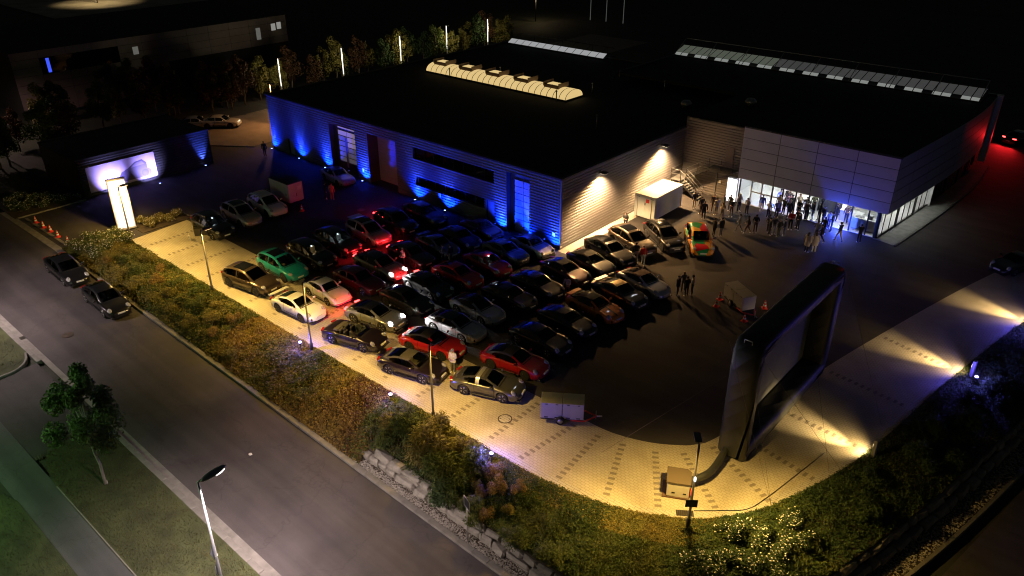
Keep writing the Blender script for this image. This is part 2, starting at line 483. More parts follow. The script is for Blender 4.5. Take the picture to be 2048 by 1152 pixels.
# grass verges on the near side, drive and footpath
mb = MB()
def sheet(mb, pts, dz, sub=1):
    mb.add([(x, y, zr(x)+dz) for x, y in pts], [tuple(range(len(pts)))])
mb.add([(x, y, zr(x)+0.10) for x, y in [(-31,-34.72),(-31,-60),(-15.6,-60),(-15.6,-37.5),(-15.4,-36.4),(-16.0,-35.2),(-17.2,-34.74)]], [(0,1,2,3,4,5,6)])
mb.grid([[(u, -38.62+ (0.0 if u > -3 else 0.9*((-3-u)/3.4)**2), zr(u)+0.10), (u, -34.72 if u > -5.6 else -35.6, zr(u)+0.10)] for u in [-6.4,-6,-5.6,-5,-4,-3,-1,3,8,13,19,40]][::-1])
mb.grid([[(u, -75, zr(u)+0.10), (u, -40.35 if u > -3.5 else -40.35-(-3.5-u)*0.4, zr(u)+0.10)] for u in [-8,-6.4,-5,-3.5,0,5,10,19,40]][::-1])
struct('lawn', mb, M_lawn)
mb = MB()
mb.grid([[(u, -40.40, zr(u)+0.06), (u, -38.55, zr(u)+0.06)] for u in [-12,-8,-4,0,5,10,19,40]][::-1])
struct('footpath', mb, M_path)
mb = MB()
mb.grid([[(u, -75, zr(u)+0.02), (u, -34.75, zr(u)+0.02)] for u in [-15.5,-12,-9,-6]][::-1])
struct('driveway', mb, M_lot)
ck = thing('kerb', None, None); ck['kind'] = 'structure'
me = MB().bbox(-0.3, 0.3, -0.07, 0.07, -0.2, 0.10, 0.012).mesh('kerb_stone', M_kerb)
arc = catmull([(-15.5,-44),(-15.5,-40),(-15.45,-37.2),(-15.5,-36.0),(-16.1,-35.2),(-17.1,-34.8)], 4)
for i in range(len(arc)-1):
    a = Vector(arc[i]); b = Vector(arc[i+1]); d = b-a
    o = obj('kerb_stone', me, ck, ((a.x+b.x)/2, (a.y+b.y)/2, zr(a.x)+0.05), (0, 0, math.atan2(d.y, d.x))); o.scale = (d.length/0.6*0.98, 1, 1)
# narrow edging of the footpath
ek = thing('path_edging', None, None); ek['kind'] = 'structure'
me = MB().bbox(-0.495, 0.495, -0.035, 0.035, -0.1, 0.10, 0.008).mesh('edging_stone', M_kerb)
for i in range(16):
    u = -2.6+i
    obj('edging_stone', me, ek, (u, -38.58, zr(u)), (0, slopeang(u), rng.uniform(-.01, .01)))

# planting beds (soil surface)
BEDW = [(7,-26.0),(15,-26.0),(18.5,-26.0),(21.5,-25.8),(24.3,-25.0),(26.5,-23.6),(28.2,-21.7),(29.5,-18.5),(31.6,-10.3),(33.6,0.5),(35.7,11.5),(38,22),(41,36)]
BEDO = [(7,-22.35),(15,-22.35),(17.2,-22.22),(19.6,-21.72),(21.9,-20.77),(23.85,-19.42),(25.45,-17.42),(26.7,-14.5),(28.1,-9.2),(29.4,0.5),(31.2,11.2),(33.6,22),(37,36)]
BW = catmull(BEDW, 5); BO = catmull(BEDO, 5)
def walltop(u): return -0.75
BEDS = []          # (rows) used to scatter plants
mb = MB(); rows = []
for a, b in zip(BO, BW):
    r = []
    for k in range(9):
        t = k/8
        x = a[0]+(b[0]-a[0])*t; y = a[1]+(b[1]-a[1])*t
        z = 0.02+(walltop(b[0])-0.02)*t**1.3+0.10*n2(x, y, 0.8)*math.sin(math.pi*t)
        r.append((x, y, z))
    rows.append(r)
mb.grid(rows[::-1]); mb.grid([[r[-1], (r[-1][0], r[-1][1], -2.0)] for r in rows][::-1]); BEDS.append(rows)
struct('planting_bed', mb, M_soil)
mb = MB(); rows = []
for i in range(39):
    u = -30.7+i*(37.7/38)
    va = -22.35 if u > -28.4 else -22.35
    rb = zr(u)+0.06
    r = []
    for k in range(8):
        t = k/7
        y = va+(-26.86-va)*t
        z = 0.02+(rb-0.02)*t**1.4+0.10*n2(u, y, 0.8)*math.sin(math.pi*t)
        r.append((u, y, z))
    rows.append(r)
mb.grid(rows[::-1]); BEDS.append(rows)
struct('planting_bed', mb, M_soil)
mb = MB()
mb.prism([(-31.5,-20.9),(-28.95,-20.9),(-28.95,-16.6),(-30.6,-16.2),(-31.5,-17.2)], -0.05, 0.06)
mb.prism([(-47,-26.9),(-40.6,-26.9),(-40.6,-20.9),(-47,-20.9)], -0.1, 0.08)
struct('planting_bed', mb, M_soil)
bk = thing('kerb', None, None); bk['kind'] = 'structure'
me = MB().bbox(-0.495, 0.495, -0.06, 0.06, -0.1, 0.1, 0.012).mesh('kerb_stone', M_kerb)
for i in range(6): obj('kerb_stone', me, bk, (-40.5, -26.2+i, 0), (0, 0, math.pi/2))
for i in range(3): obj('kerb_stone', me, bk, (-31.0+i, -16.35+0.12*i-0.1, 0), (0, 0, -0.02))
# gravel strips: bed + pebbles
mb = MB()
mb.grid([[(u, -26.9, zr(u)+0.07), (u, -26.1, zr(u)+0.10)] for u in (6,10,14,19,30)][::-1])
W2 = [(b[0], b[1]) for b in BW if b[0] > 28.4]
mb.grid([[(x+0.15, y, -1.62), (x+1.55, y-0.25, -1.68)] for x, y in W2])
struct('gravel_bed', mb, M_soil)
mb = MB()
oct_v = [(1,0,0),(0,1,0),(-1,0,0),(0,-1,0),(0,0,1)]
oct_f = [(0,1,4),(1,2,4),(2,3,4),(3,0,4)]
def pebble(x, y, z, r):
    a = rng.uniform(0, 6.28); c, s = math.cos(a), math.sin(a); sx = r*rng.uniform(.8, 1.4); sy = r*rng.uniform(.6, 1.0); h = r*rng.uniform(.5, .9)
    mb.add([(x+(c*p[0]*sx-s*p[1]*sy), y+(s*p[0]*sx+c*p[1]*sy), z+p[2]*h) for p in oct_v], oct_f)
for i in range(3400):
    u = rng.uniform(6, 19.5); pebble(u, rng.uniform(-26.86, -26.2), zr(u)+0.075, rng.uniform(.03, .07))
for i in range(5200):
    k = rng.uniform(0, len(W2)*0.62); j = int(k); t = k-j
    x = W2[j][0]+(W2[j+1][0]-W2[j][0])*t; y = W2[j][1]+(W2[j+1][1]-W2[j][1])*t
    w = rng.uniform(0.3, 1.5); pebble(x+w, y-w*0.16, -1.655, rng.uniform(.03, .08))
tag(mb.build('gravel', M_gravel), 'pale gravel strip between the kerb and the stone wall', 'gravel', None, 'stuff')
# stone retaining walls: each block its own part
def stone_mesh(k):
    r = random.Random(k)
    m = MB().bbox(-0.5, 0.5, -0.22, 0.22, -0.21, 0.21, 0.09)
    m.v = [(x+r.uniform(-.05, .05), y+r.uniform(-.07, .07), z+r.uniform(-.06, .05)) for x, y, z in m.v]
    return m.mesh('stone', M_stone)
STN = [stone_mesh(k) for k in range(7)]
def stone_run(parent, path, z, off):
    s = 0.0
    P = [Vector(p) for p in path]
    i = 0; pos = 0.0
    seg = [(P[k+1]-P[k]).length for k in range(len(P)-1)]; tot = sum(seg)
    while pos < tot-0.5:
        Ls = rng.uniform(0.6, 1.7)
        c = pos+Ls/2
        acc = 0
        for k, l in enumerate(seg):
            if acc+l >= c or k == len(seg)-1: break
            acc += l
        d = (P[k+1]-P[k]).normalized(); p = P[k]+d*(c-acc); nrm = Vector((d.y, -d.x))
        zz = z(p.x) if callable(z) else z
        o = obj('stone', rng.choice(STN), parent, (p.x+nrm.x*off, p.y+nrm.y*off, zz+rng.uniform(-.03, .03)), (rng.uniform(-.03, .03), slopeang(p.x), math.atan2(d.y, d.x)+rng.uniform(-.05, .05)))
        o.scale = (Ls-0.03, rng.uniform(.85, 1.35), rng.uniform(.8, 1.15))
        pos += Ls
w1 = thing('retaining_wall', 'rough stone block wall beside the gravel strip along the street', 'stone wall')
stone_run(w1, [(6.6,-26.12),(24,-26.12)], lambda u: max(zr(u)+0.28, -1.42) if u < 12 else zr(u)+0.30, 0.0)
stone_run(w1, [(7.6,-25.95),(24,-25.9)], lambda u: zr(u)+0.72, 0.0)
w2 = thing('retaining_wall', 'double course of pale stones along the side street bed', 'stone wall')
stone_run(w2, [(x, y) for x, y in W2[:-8]], -1.05, 0.0)
stone_run(w2, [(x, y) for x, y in W2[:-8]], -1.50, 0.36)
sk = thing('kerb', None, None); sk['kind'] = 'structure'
me = MB().bbox(-0.497, 0.497, -0.10, 0.10, -0.1, 0.13, 0.015).mesh('kerb_stone', M_kerb)
for i in range(len(W2)-6):
    a = Vector(W2[i])+Vector((1.62, -0.26)); b = Vector(W2[i+1])+Vector((1.62, -0.26)); d = b-a
    n = max(1, round(d.length/1.0))
    for j in range(n):
        p = a+d*((j+0.5)/n)
        o = obj('kerb_stone', me, sk, (p.x, p.y, -1.75), (0, 0, math.atan2(d.y, d.x))); o.scale = (d.length/n*0.995, 1, 1)
# covers and drains
def manhole(loc, r, label, m_ring, m_lid):
    t = thing('manhole_cover', label, 'manhole cover', loc)
    MB().lathe([(r*0.84, 0.0), (r, 0.0), (r, 0.012), (r*0.84, 0.012)], 28, smooth=False, cap=False).build('frame_ring', m_ring, t)
    l = MB().lathe([(r*0.83, 0.0), (r*0.83, 0.014)], 28, smooth=False)
    l.build('lid', m_lid, t)
    for a in (0.6, 3.74): MB().cbox((math.cos(a)*r*.6, math.sin(a)*r*.6, 0.018), (0.09, 0.05, 0.008)).build('pick_hole', M_black, t)
manhole((11.57,-19.8,0.012), 0.42, 'round manhole cover with dark ring on the yellow lit paving', M_iron, M_border)
manhole((-19.0,-5.2,0.004), 0.40, 'round manhole cover in the dark yard near the workshop', M_iron, M_kerb)
manhole((-17.5,-32.0,zr(-17.5)+0.004), 0.38, 'round manhole cover in the middle of the street', M_iron, M_iron)
t = thing('drain_grate', 'iron drain grate in the border beside the last lamp post', 'drain grate', (23.05,-19.62,0.012), R(35))
MB().box(-.42,.42,-.2,.2,0,0.006).build('frame', M_black, t)
for k in range(8): MB().box(-.37+k*.1, -.33+k*.1+.01, -.17, .17, .006, .02).build('bar', M_iron, t)
t = thing('drain_grate', 'small street drain grate at the kerb of the near lawn', 'drain grate', (-19.3,-34.2,zr(-19.3)+0.008), 0)
MB().box(-.25,.25,-.17,.17,0,0.004).build('frame', M_black, t)
for k in range(5): MB().box(-.21+k*.1, -.17+k*.1, -.15, .15, .004, .016).build('bar', M_iron, t)
# ------------------------------------------------------------------ buildings
def corr(mb, s0, s1, z0, z1, f, pitch=0.25, depth=0.05, phase=0.0):
    """horizontal trapezoid corrugation; f(s, z, d) -> point"""
    prof = [(0.0, 0.0), (0.38, 0.0), (0.5, 1.0), (0.88, 1.0)]
    zs = []
    k = math.floor((z0-phase)/pitch)-1
    while phase+k*pitch < z1+pitch:
        for o, d in prof: zs.append((phase+(k+o)*pitch, d*depth))
        k += 1
    def dat(z):
        for (a, p), (b, q) in zip(zs, zs[1:]):
            if a <= z <= b: return p+(q-p)*(z-a)/max(1e-6, b-a)
        return 0
    L = [(z0, dat(z0))]+[(z, d) for z, d in zs if z0 < z < z1]+[(z1, dat(z1))]
    mb.grid([[f(s0, z, d), f(s1, z, d)] for z, d in L], smooth=False)
def wall_cells(s0, s1, z0, z1, holes):
    xs = sorted({s0, s1, *[h[0] for h in holes], *[h[1] for h in holes]})
    out = []
    for a, b in zip(xs, xs[1:]):
        if b <= s0 or a >= s1: continue
        m = (a+b)/2
        hs = sorted([(h[2], h[3]) for h in holes if h[0] < m < h[1]])
        z = z0
        for p, q in hs:
            if p > z: out.append((a, b, z, p))
            z = max(z, q)
        if z < z1: out.append((a, b, z, z1))
    return out

# ---- workshop hall
hall = thing('workshop_hall', 'long dark workshop hall with blue floodlit corrugated front and flat roof', 'building')
HW, HD, HH = 40.6, 40.0, 6.05
holes = [(-29.8,-25.7,0.0,4.95), (-23.8,-19.7,0.0,5.06), (-17.3,-7.2,4.0,5.1), (-17.2,-8.35,1.42,2.36), (-8.15,-7.05,0.0,2.32), (-5.75,-3.25,0.0,5.45), (-37.55,-36.45,0.0,1.75)]
mb = MB()
for c in wall_cells(-HW, 0, 0.0, HH, holes):
    corr(mb, *c, lambda s, z, d: (s, -d, z))
mb.build('wall', M_clad, hall)
mb = MB(); corr(mb, 0, 19.25, 0, HH, lambda s, z, d: (d, s, z)); mb.build('end_wall', M_cladw, hall)
mb = MB()
corr(mb, 0, HD, 0, HH, lambda s, z, d: (-HW-d, HD-s, z)); mb.build('end_wall', M_clad, hall)
MB().box(-HW, 0, HD, HD+0.1, 0, HH).build('rear_wall', M_clad, hall)
MB().box(-HW+0.02, -0.02, 0.1, HD, HH-0.35, HH-0.05).build('roof', M_roof, hall)
mb = MB()
mb.box(-HW-0.12, 0.12, -0.13, 0.2, HH-0.02, HH+0.10); mb.box(-HW-0.12, -HW+0.2, 0.2, HD+0.1, HH-0.02, HH+0.10)
mb.box(-0.2, 0.12, 0.2, 19.2, HH-0.02, HH+0.10); mb.box(-HW+0.2, 0.12, HD-0.2, HD+0.1, HH-0.02, HH+0.09)
mb.build('roof_edge', M_trim, hall)
MB().box(-0.06, 0.06, -0.06, 0.06, 0, HH-0.03).build('corner_trim', M_clad, hall)
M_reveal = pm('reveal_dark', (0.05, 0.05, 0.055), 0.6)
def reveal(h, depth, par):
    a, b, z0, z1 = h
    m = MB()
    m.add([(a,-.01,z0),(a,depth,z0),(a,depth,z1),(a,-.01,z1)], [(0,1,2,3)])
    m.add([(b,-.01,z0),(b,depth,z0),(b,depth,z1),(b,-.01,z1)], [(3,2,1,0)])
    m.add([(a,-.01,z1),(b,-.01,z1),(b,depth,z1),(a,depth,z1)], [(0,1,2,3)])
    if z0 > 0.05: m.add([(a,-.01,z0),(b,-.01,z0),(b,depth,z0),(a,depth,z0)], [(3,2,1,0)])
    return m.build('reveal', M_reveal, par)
M_litpane = pm('lit_pane', (0.3, 0.26, 0.28), 0.25, emit=(0.55, 0.40, 0.46), es=0.30)
M_litpane2 = pm('lit_pane_dim', (0.25, 0.24, 0.28), 0.25, emit=(0.35, 0.30, 0.38), es=0.14)
M_bluepane = pm('blue_pane', (0.35, 0.36, 0.42), 0.3, var=0.06)
# sectional door with glazed panes
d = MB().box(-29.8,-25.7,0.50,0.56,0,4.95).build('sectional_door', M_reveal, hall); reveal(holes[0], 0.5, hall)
cols = [(-29.05,-27.7),(-27.62,-26.42),(-26.34,-25.76)]
for r in range(7):
    z1 = 4.86-r*0.55
    for c, (a, b) in enumerate(cols):
        h = 0.46 if r else 0.30
        pane = MB().box(a, b, 0.472, 0.497, z1-h-(0.0 if r else -0.0), z1).build('pane', M_litpane if (r < 4 and (c > 0 or r < 2)) else M_litpane2, d)
MB().box(-27.98,-27.72,0.44,0.47,0.55,3.65).build('door_post', M_bluepane, d)
# recessed roller door
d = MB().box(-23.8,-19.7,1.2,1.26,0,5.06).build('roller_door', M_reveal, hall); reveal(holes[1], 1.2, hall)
for r in range(8): MB().bbox(-23.7,-19.75,1.14,1.198,0.05+r*0.585,0.05+r*0.585+0.575,0.012).build('slat', M_bluepane, d)
# ribbon windows
def ribbon(h, n, name, depth=0.22, sillmat=M_trim):
    a, b, z0, z1 = h
    w = MB()
    w.box(a, b, depth-.03, depth, z0, z0+.06); w.box(a, b, depth-.03, depth, z1-.06, z1)
    for k in range(n+1):
        x = a+(b-a)*k/n; w.box(max(a, x-.03), min(b, x+.03), depth-.028, depth+.002, z0+.06, z1-.06)
    o = w.build(name, M_dark, hall)
    for k in range(n):
        x0 = a+(b-a)*k/n+.03; x1 = a+(b-a)*(k+1)/n-.03
        MB().box(x0, x1, depth+.004, depth+.012, z0+.06, z1-.06).build('pane', M_glassd, o)
    MB().box(a, b, -.02, depth-.035, z0-.03, z0+.012).build('sill', sillmat, o)
    reveal(h, depth, hall)
    return o
win1 = ribbon(holes[2], 8, 'window')
win2 = ribbon(holes[3], 7, 'window')
# lit things glimpsed behind the panes; patches carry the interior light as glow
MB().box(-9.7,-8.45,0.236,0.25,1.72,2.0).build('lit_interior_patch', pm('lit_interior_warm', (0.3,0.25,0.2), 0.7, emit=(0.6,0.48,0.42), es=0.10), win2)
for x0, x1, z0, z1 in ((-15.9,-15.3,4.45,4.95),(-13.8,-12.5,4.35,4.75)):
    MB().box(x0, x1, 0.236, 0.25, z0, z1).build('lit_interior_patch', pm('lit_interior_dim', (0.2,0.2,0.2), 0.7, emit=(0.4,0.35,0.4), es=0.03), win1)
for x in (-9.0,-8.0): MB().box(x, x+.16, 0.236, 0.25, 4.55, 4.60).build('ceiling_lamp', emat('small_lamp', (1,1,1), 1.2), win1)
# side door, staff door
d = MB().box(-8.1,-7.1,0.16,0.22,0.03,2.28).build('door', M_door, hall); MB().bbox(-7.98,-7.22,0.145,0.158,0.12,2.18,.006).build('door_leaf', M_door, d); MB().box(-7.95,-7.85,0.10,0.14,1.05,1.1).build('handle', M_steel, d); reveal(holes[4], 0.16, hall)
d = MB().box(-37.5,-36.5,0.16,0.22,0.03,1.72).build('door', M_bluepane, hall); MB().box(-37.4,-37.3,0.10,0.155,0.9,0.95).build('handle', M_steel, d); reveal(holes[6], 0.16, hall)
# right-hand sectional door
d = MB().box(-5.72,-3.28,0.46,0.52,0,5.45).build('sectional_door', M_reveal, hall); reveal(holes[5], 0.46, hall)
for r in range(8):
    for c, (a, b) in enumerate(((-5.22,-4.3),(-4.24,-3.32))):
        MB().bbox(a, b, 0.41, 0.458, 0.1+r*0.585, 0.1+r*0.585+0.545, 0.01).build('panel', M_bluepane, d)
# small wall plates
for u, z in ((-24.95,0.95),(-14.05,1.05),(-0.75,1.05)):
    MB().bbox(u, u+.28, -0.09, -0.045, z, z+.36, .01).build('wall_plate', M_whitep, hall)
# floodlights at the wall foot
def uplight(x, y, power, lab, col=(0.04, 0.085, 1.0), aim=None, size=62, group='blue floodlights along the workshop wall', tilt=0.16):
    t = thing('floodlight', lab, 'floodlight', (x, y, 0.0), 0, group)
    MB().lathe([(0.10,0.0),(0.10,0.02),(0.03,0.025),(0.03,0.05)], 10).build('base', M_black, t)
    MB().lathe([(0.07,0.05),(0.10,0.09),(0.11,0.17),(0.105,0.175)], 12).build('housing', M_black, t)
    MB().lathe([(0.095,0.176),(0.09,0.182),(0.001,0.184)], 12, cap=False).build('lens', emat('blue_lens', (0.25, 0.35, 1.0), 6.0), t)
    l = lamp('SPOT', power*(11 if aim else 7.5), col, (0, 0, 0.22), t, aim or (0, .62, 4.6), size if aim else 48, 0.9, 0.05)
    if aim is None: lamp('SPOT', power*6, (0.002,0.026,1.0), (0, 0, 0.24), t, (0, 1.1, 3.6), 118, 1.0, 0.05)
    return t
UP = [(-40.25,900),(-35.15,900),(-30.6,1000),(-24.55,1000),(-16.85,1000),(-12.85,1000),(-6.3,1000),(-0.45,700)]
ulab = ['blue floodlight at the far corner of the workshop wall', 'blue floodlight beside the low staff door', 'blue floodlight before the glazed sectional door', 'blue floodlight between the two recessed doors',
        'blue floodlight under the start of the ribbon windows', 'blue floodlight below the middle of the low ribbon window', 'blue floodlight between the grey door and the end sectional door', 'blue floodlight at the near corner of the workshop wall']
for (u, p), lb in zip(UP, ulab): uplight(u, -0.5, p*0.9, lb)
uplight(-3.55, -0.30, 420, 'blue floodlight inside the edge of the end sectional door', size=50)
# wall lamps on the end wall
for i, v in enumerate((5.1, 14.8)):
    t = thing('wall_lamp', ('wall lamp above the stacked parked cars on the end wall', 'wall lamp above the white container on the end wall')[i], 'wall lamp', (0.04, v, 5.35), 0, 'lamps on the workshop end wall')
    MB().box(0,0.06,-0.12,0.12,-0.1,0.12).build('bracket', M_dark, t)
    MB().tube([(0.03,0,0.0),(0.35,0,0.08)], 0.03).build('arm', M_dark, t)
    MB().bbox(0.18,0.75,-0.26,0.26,-0.02,0.12,0.03).build('housing', M_dark, t)
    MB().box(0.24,0.70,-0.2,0.2,-0.034,-0.022).build('lens', emat('warm_lens', (1.0, 0.86, 0.62), 10.0), t)
    lamp('SPOT', 7500, (1.0, 0.56, 0.21), (0.42,0,-0.06), t, (0.42+1.6,-1.0,-5.3), 134, 0.6, 0.12)
    lamp('SPOT', 5600, (1.0, 0.66, 0.36), (0.85,0,-0.06), t, (0.45,0,-3.6), 120, 0.8, 0.06)

# ---- roof lights
M_dome = pm('lit_dome', (0.75, 0.68, 0.5), 0.5, emit=(1.0, 0.72, 0.30), es=0.66, var=0.0)
sk1 = thing('barrel_rooflight', 'yellow lit barrel vault rooflight on the black workshop roof', 'skylight', (-35.6, 20.5, HH-0.05))
MB().box(0,21.4,-1.55,1.55,0,0.18).build('kerb_frame', M_dark, sk1)
N = 25; Lr = 21.2
def arch_pt(x, a, r=1.5, h=0.85): return (x, -r*math.cos(a), 0.18+h*math.sin(a))
for i in range(N):
    x0 = 0.1+Lr*i/N+0.02; x1 = 0.1+Lr*(i+1)/N-0.02
    m = MB(); m.grid([[arch_pt(x0, math.pi*k/12), arch_pt(x1, math.pi*k/12)] for k in range(13)][::-1]); m.build('pane', M_dome, sk1)
m = MB()
for i in range(N+1):
    x = 0.1+Lr*i/N
    w = 0.035
    m2 = MB(); m2.grid([[arch_pt(x-w, math.pi*k/12, 1.53, .88), arch_pt(x+w, math.pi*k/12, 1.53, .88)] for k in range(13)][::-1]); m2.build('rib', M_dark, sk1)
for xe in (0.09, 0.11+Lr):
    MB().add([arch_pt(xe, math.pi*k/12, 1.5, .85) for k in range(13)], [tuple(range(13))]).build('end_pane', M_dome, sk1)
for k in range(5):
    x0 = 0.75+k*4.25
    vb = MB().box(x0, x0+2.0, -0.75, 0.75, 0.86, 1.24).build('vent_box', pm('vent_brown', (0.17, 0.10, 0.06), 0.6, 0.2), sk1)
    MB().box(x0+0.25, x0+0.95, -0.5, 0.5, 1.245, 1.28).build('pane', M_dome, vb); MB().box(x0+1.05, x0+1.75, -0.5, 0.5, 1.245, 1.28).build('pane', M_dome, vb)
    for xx in (x0-0.06, x0+2.0): MB().box(xx, xx+.06, -0.8, 0.95, 1.05, 1.5).build('wind_baffle', pm('vent_brown2', (0.22, 0.15, 0.11), 0.6, 0.2), vb)
sk2 = thing('shed_rooflight', 'low white lit rooflight at the far end of the workshop roof', 'skylight', (-39.8, 38.6, HH-0.05))
MB().box(0,16.4,0.1,2.8,0,0.12).build('kerb_frame', M_dark, sk2)
for i in range(13):
    x0 = 0.05+i*1.26; MB().add([(x0,0.15,0.16),(x0+1.18,0.15,0.16),(x0+1.18,1.0,0.62),(x0,1.0,0.62)], [(0,1,2,3)]).build('pane', pm('lit_shed', (.6,.6,.6), .4, emit=(.9,.92,.95), es=(0.32)), sk2)
for i in range(7):
    x0 = 0.3+i*2.5; MB().tube([(x0,0.2,0.12),(x0,2.6,1.15),(x0,2.7,0.1)], 0.03, 5).build('strut', M_dark, sk2)
MB().box(0,16.4,2.5,2.6,1.05,1.15).build('rail', M_dark, sk2)
for u, v, h in ((-27.5,23.5,0.9),(-14.6,24.2,0.9),(-31.5,19.0,0.9),(-15.2,18.6,1.0),(-6.0,13.0,1.3),(-9.0,30.0,1.0)):
    t = thing('roof_vent', 'slim metal vent pipe standing on the black workshop roof', 'vent pipe', (u, v, HH-0.05), 0, 'vent pipes on the workshop roof')
    MB().lathe([(0.06,0),(0.06,h)], 8).build('pipe', M_steel, t); MB().lathe([(0.11,h),(0.10,h+.12),(0.02,h+.16)], 8).build('cowl', M_steel, t)

# ---- showroom with the white facade and curved flank
show = thing('showroom', 'flat roofed showroom with white panel fascia and curved side wall', 'building')
SH = 7.2; SB = 2.43; FV = 19.05
mb = MB(); corr(mb, 0.0, 4.95, 0, 7.0, lambda s, z, d: (s, 19.2-d, z)); corr(mb, 4.95, 6.0, 2.3, 7.0, lambda s, z, d: (s, 19.2-d, z)); mb.build('link_wall', M_cladw, show)
poly = [(0,19.25),(5.9,19.25),(6.0,FV+0.22)]+[(x-0.12, y+0.2) for x, y in CB]+[(-15,46.3),(-15,30),(0,30)]
MB().prism(poly, SH-0.35, SH-0.06).build('roof', M_roof, show)
for e_ in ((5.9,19.45,FV-0.05,FV+0.25,SH-0.01,SH+0.10),(0,5.9,19.1,19.35,6.98,7.1),(-15,20.2,46.2,46.4,SH-.4,SH+.1),(-15.1,-14.9,30,46.2,SH-.6,SH+.1)): MB().box(*e_).build('roof_edge', M_trim, show)
# fascia backing and the individual panels
MB().box(6.0,19.3,FV+0.05,FV+0.22,SB,SH-0.02).build('fascia_backing', M_reveal, show)
PW = 3.35
rows_z = [(SB+0.0, 3.365), (3.41, 4.33), (4.375, 5.29), (5.335, 6.25), (6.295, 7.19)]
for c in range(4):
    for r, (z0, z1) in enumerate(rows_z):
        MB().bbox(6.0+c*PW+0.025 if c else 5.93, 6.0+(c+1)*PW-0.025, FV-0.012, FV+0.045, z0, z1, 0.006).build('fascia_panel', M_white, show)
MB().box(5.93,5.99,FV-0.01,19.5,SB,7.19).build('fascia_return', M_white, show)
# curved flank
M_flank = pm('flank_panel', (0.42, 0.44, 0.42), 0.5, 0.1, var=0.04)
m = MB(); m.grid([[(x-0.10, y+0.05, SB), (x-0.10, y+0.05, SH-0.02)] for x, y in CB], smooth=False); m.build('flank_backing', M_reveal, show)
ncol = 8
CC = catmull(CURVE, 16)
per = (len(CC)-1)//ncol
for c in range(ncol):
    seg = CC[c*per:(c+1)*per+1] if c < ncol-1 else CC[c*per:]
    for r, (z0, z1) in enumerate(rows_z):
        pts = seg
        m = MB()
        t0 = Vector(pts[0]); t1 = Vector(pts[1]); d0 = (t1-t0).normalized()*0.025
        e0 = Vector(pts[-2]); e1 = Vector(pts[-1]); d1 = (e1-e0).normalized()*0.012
        q = [(t0.x+d0.x, t0.y+d0.y)]+list(pts[1:-1])+[(e1.x-d1.x, e1.y-d1.y)]
        m.grid([[(x, y, z0), (x, y, z1)] for x, y in q], smooth=True)
        m.grid([[(x, y, z1), (x-.06, y, z1)] for x, y in q], smooth=False)
        m.build('flank_panel', M_flank, show)
# white end fin
m = MB(); m.box(20.05,20.75,46.2,46.75,0.3,SH+0.1); m.build('end_fin', M_whitep, show)
m = MB(); m.box(18.3,20.1,46.3,46.7,SH-.05,SH+0.08); m.build('fin_cap', M_whitep, show)
# flank glazing at ground level
GC = [(x-0.55 if i else x-0.75, y+0.15) for i, (x, y) in enumerate(CC)]
gl = MB()
gl.grid([[(x, y, 0.02), (x, y, 0.2)] for x, y in GC], smooth=False); glz = gl.build('glazing_plinth', M_dark, show)
M_glow = pm('lit_glazing', (0.5, 0.52, 0.5), 0.25, emit=(0.78, 0.86, 0.74), es=0.40)
M_glow2 = pm('lit_glazing_dim', (0.4, 0.42, 0.4), 0.25, emit=(0.6, 0.68, 0.56), es=0.22)
M_clear = bpy.data.materials.new('clear_glass'); M_clear.use_nodes = True
nt = M_clear.node_tree; nt.nodes.clear()
o_ = nt.nodes.new('ShaderNodeOutputMaterial'); tr = nt.nodes.new('ShaderNodeBsdfTransparent'); gs = nt.nodes.new('ShaderNodeBsdfGlossy'); fr = nt.nodes.new('ShaderNodeFresnel'); mx = nt.nodes.new('ShaderNodeMixShader')
tr.inputs[0].default_value = (0.86, 0.9, 0.88, 1); gs.inputs['Roughness'].default_value = 0.03; fr.inputs[0].default_value = 1.45
nt.links.new(fr.outputs[0], mx.inputs[0]); nt.links.new(tr.outputs[0], mx.inputs[1]); nt.links.new(gs.outputs[0], mx.inputs[2]); nt.links.new(mx.outputs[0], o_.inputs[0])
step = 5
for k, i in enumerate(range(0, len(GC)-1, step)):
    a = Vector(GC[i]); b = Vector(GC[min(i+step, len(GC)-1)])
    d = b-a; n_ = Vector((d.y, -d.x)).normalized()
    MB().add([(a.x,a.y,0.2),(b.x,b.y,0.2),(b.x,b.y,2.9),(a.x,a.y,2.9)], [(0,1,2,3)]).build('pane', M_clear if k < 9 else M_glassd, show)
    w = 0.05 if k % 3 else 0.14
    MB().cbox((a.x, a.y, 1.5), (w, w*1.2, 2.8), 0, Matrix.Rotation(math.atan2(d.y, d.x), 4, 'Z')).build('mullion', M_dark, show)
# interior shell
MB().add([(4.9,19.2,0.03),(19.3,19.3,0.03),(20.2,46,0.03),(-14,46,0.03),(-14,31,0.03),(4.9,31,0.03)], [(0,1,2,3,4,5)]).build('interior_floor', pm('floor_tile', (0.68,0.68,0.68), 0.3, var=0.05), show)
MB().add([(4.9,19.4,3.1),(19.3,19.4,3.1),(20.0,45.8,3.1),(4.9,45.8,3.1)], [(3,2,1,0)]).build('ceiling', M_inner, show)
MB().box(4.9,5.0,19.4,30,0.03,3.1).build('interior_wall', M_inner, show)
MB().box(5.0,20.0,30,30.1,0.03,3.1).build('interior_wall', M_inner, show)
MB().box(9.4,9.5,22.4,30,0.03,3.1).build('interior_wall', M_inner, show)
MB().box(12.5,14.6,22.3,22.45,0.03,3.1).build('interior_wall', pm('dark_partition', (0.05,0.05,0.06), 0.6), show)
MB().box(14.8,18.0,23.2,23.3,0.03,3.1).build('interior_wall', M_inner, show)
CEIL = emat('ceiling_panel', (1.0, 0.97, 0.92), 34.0)
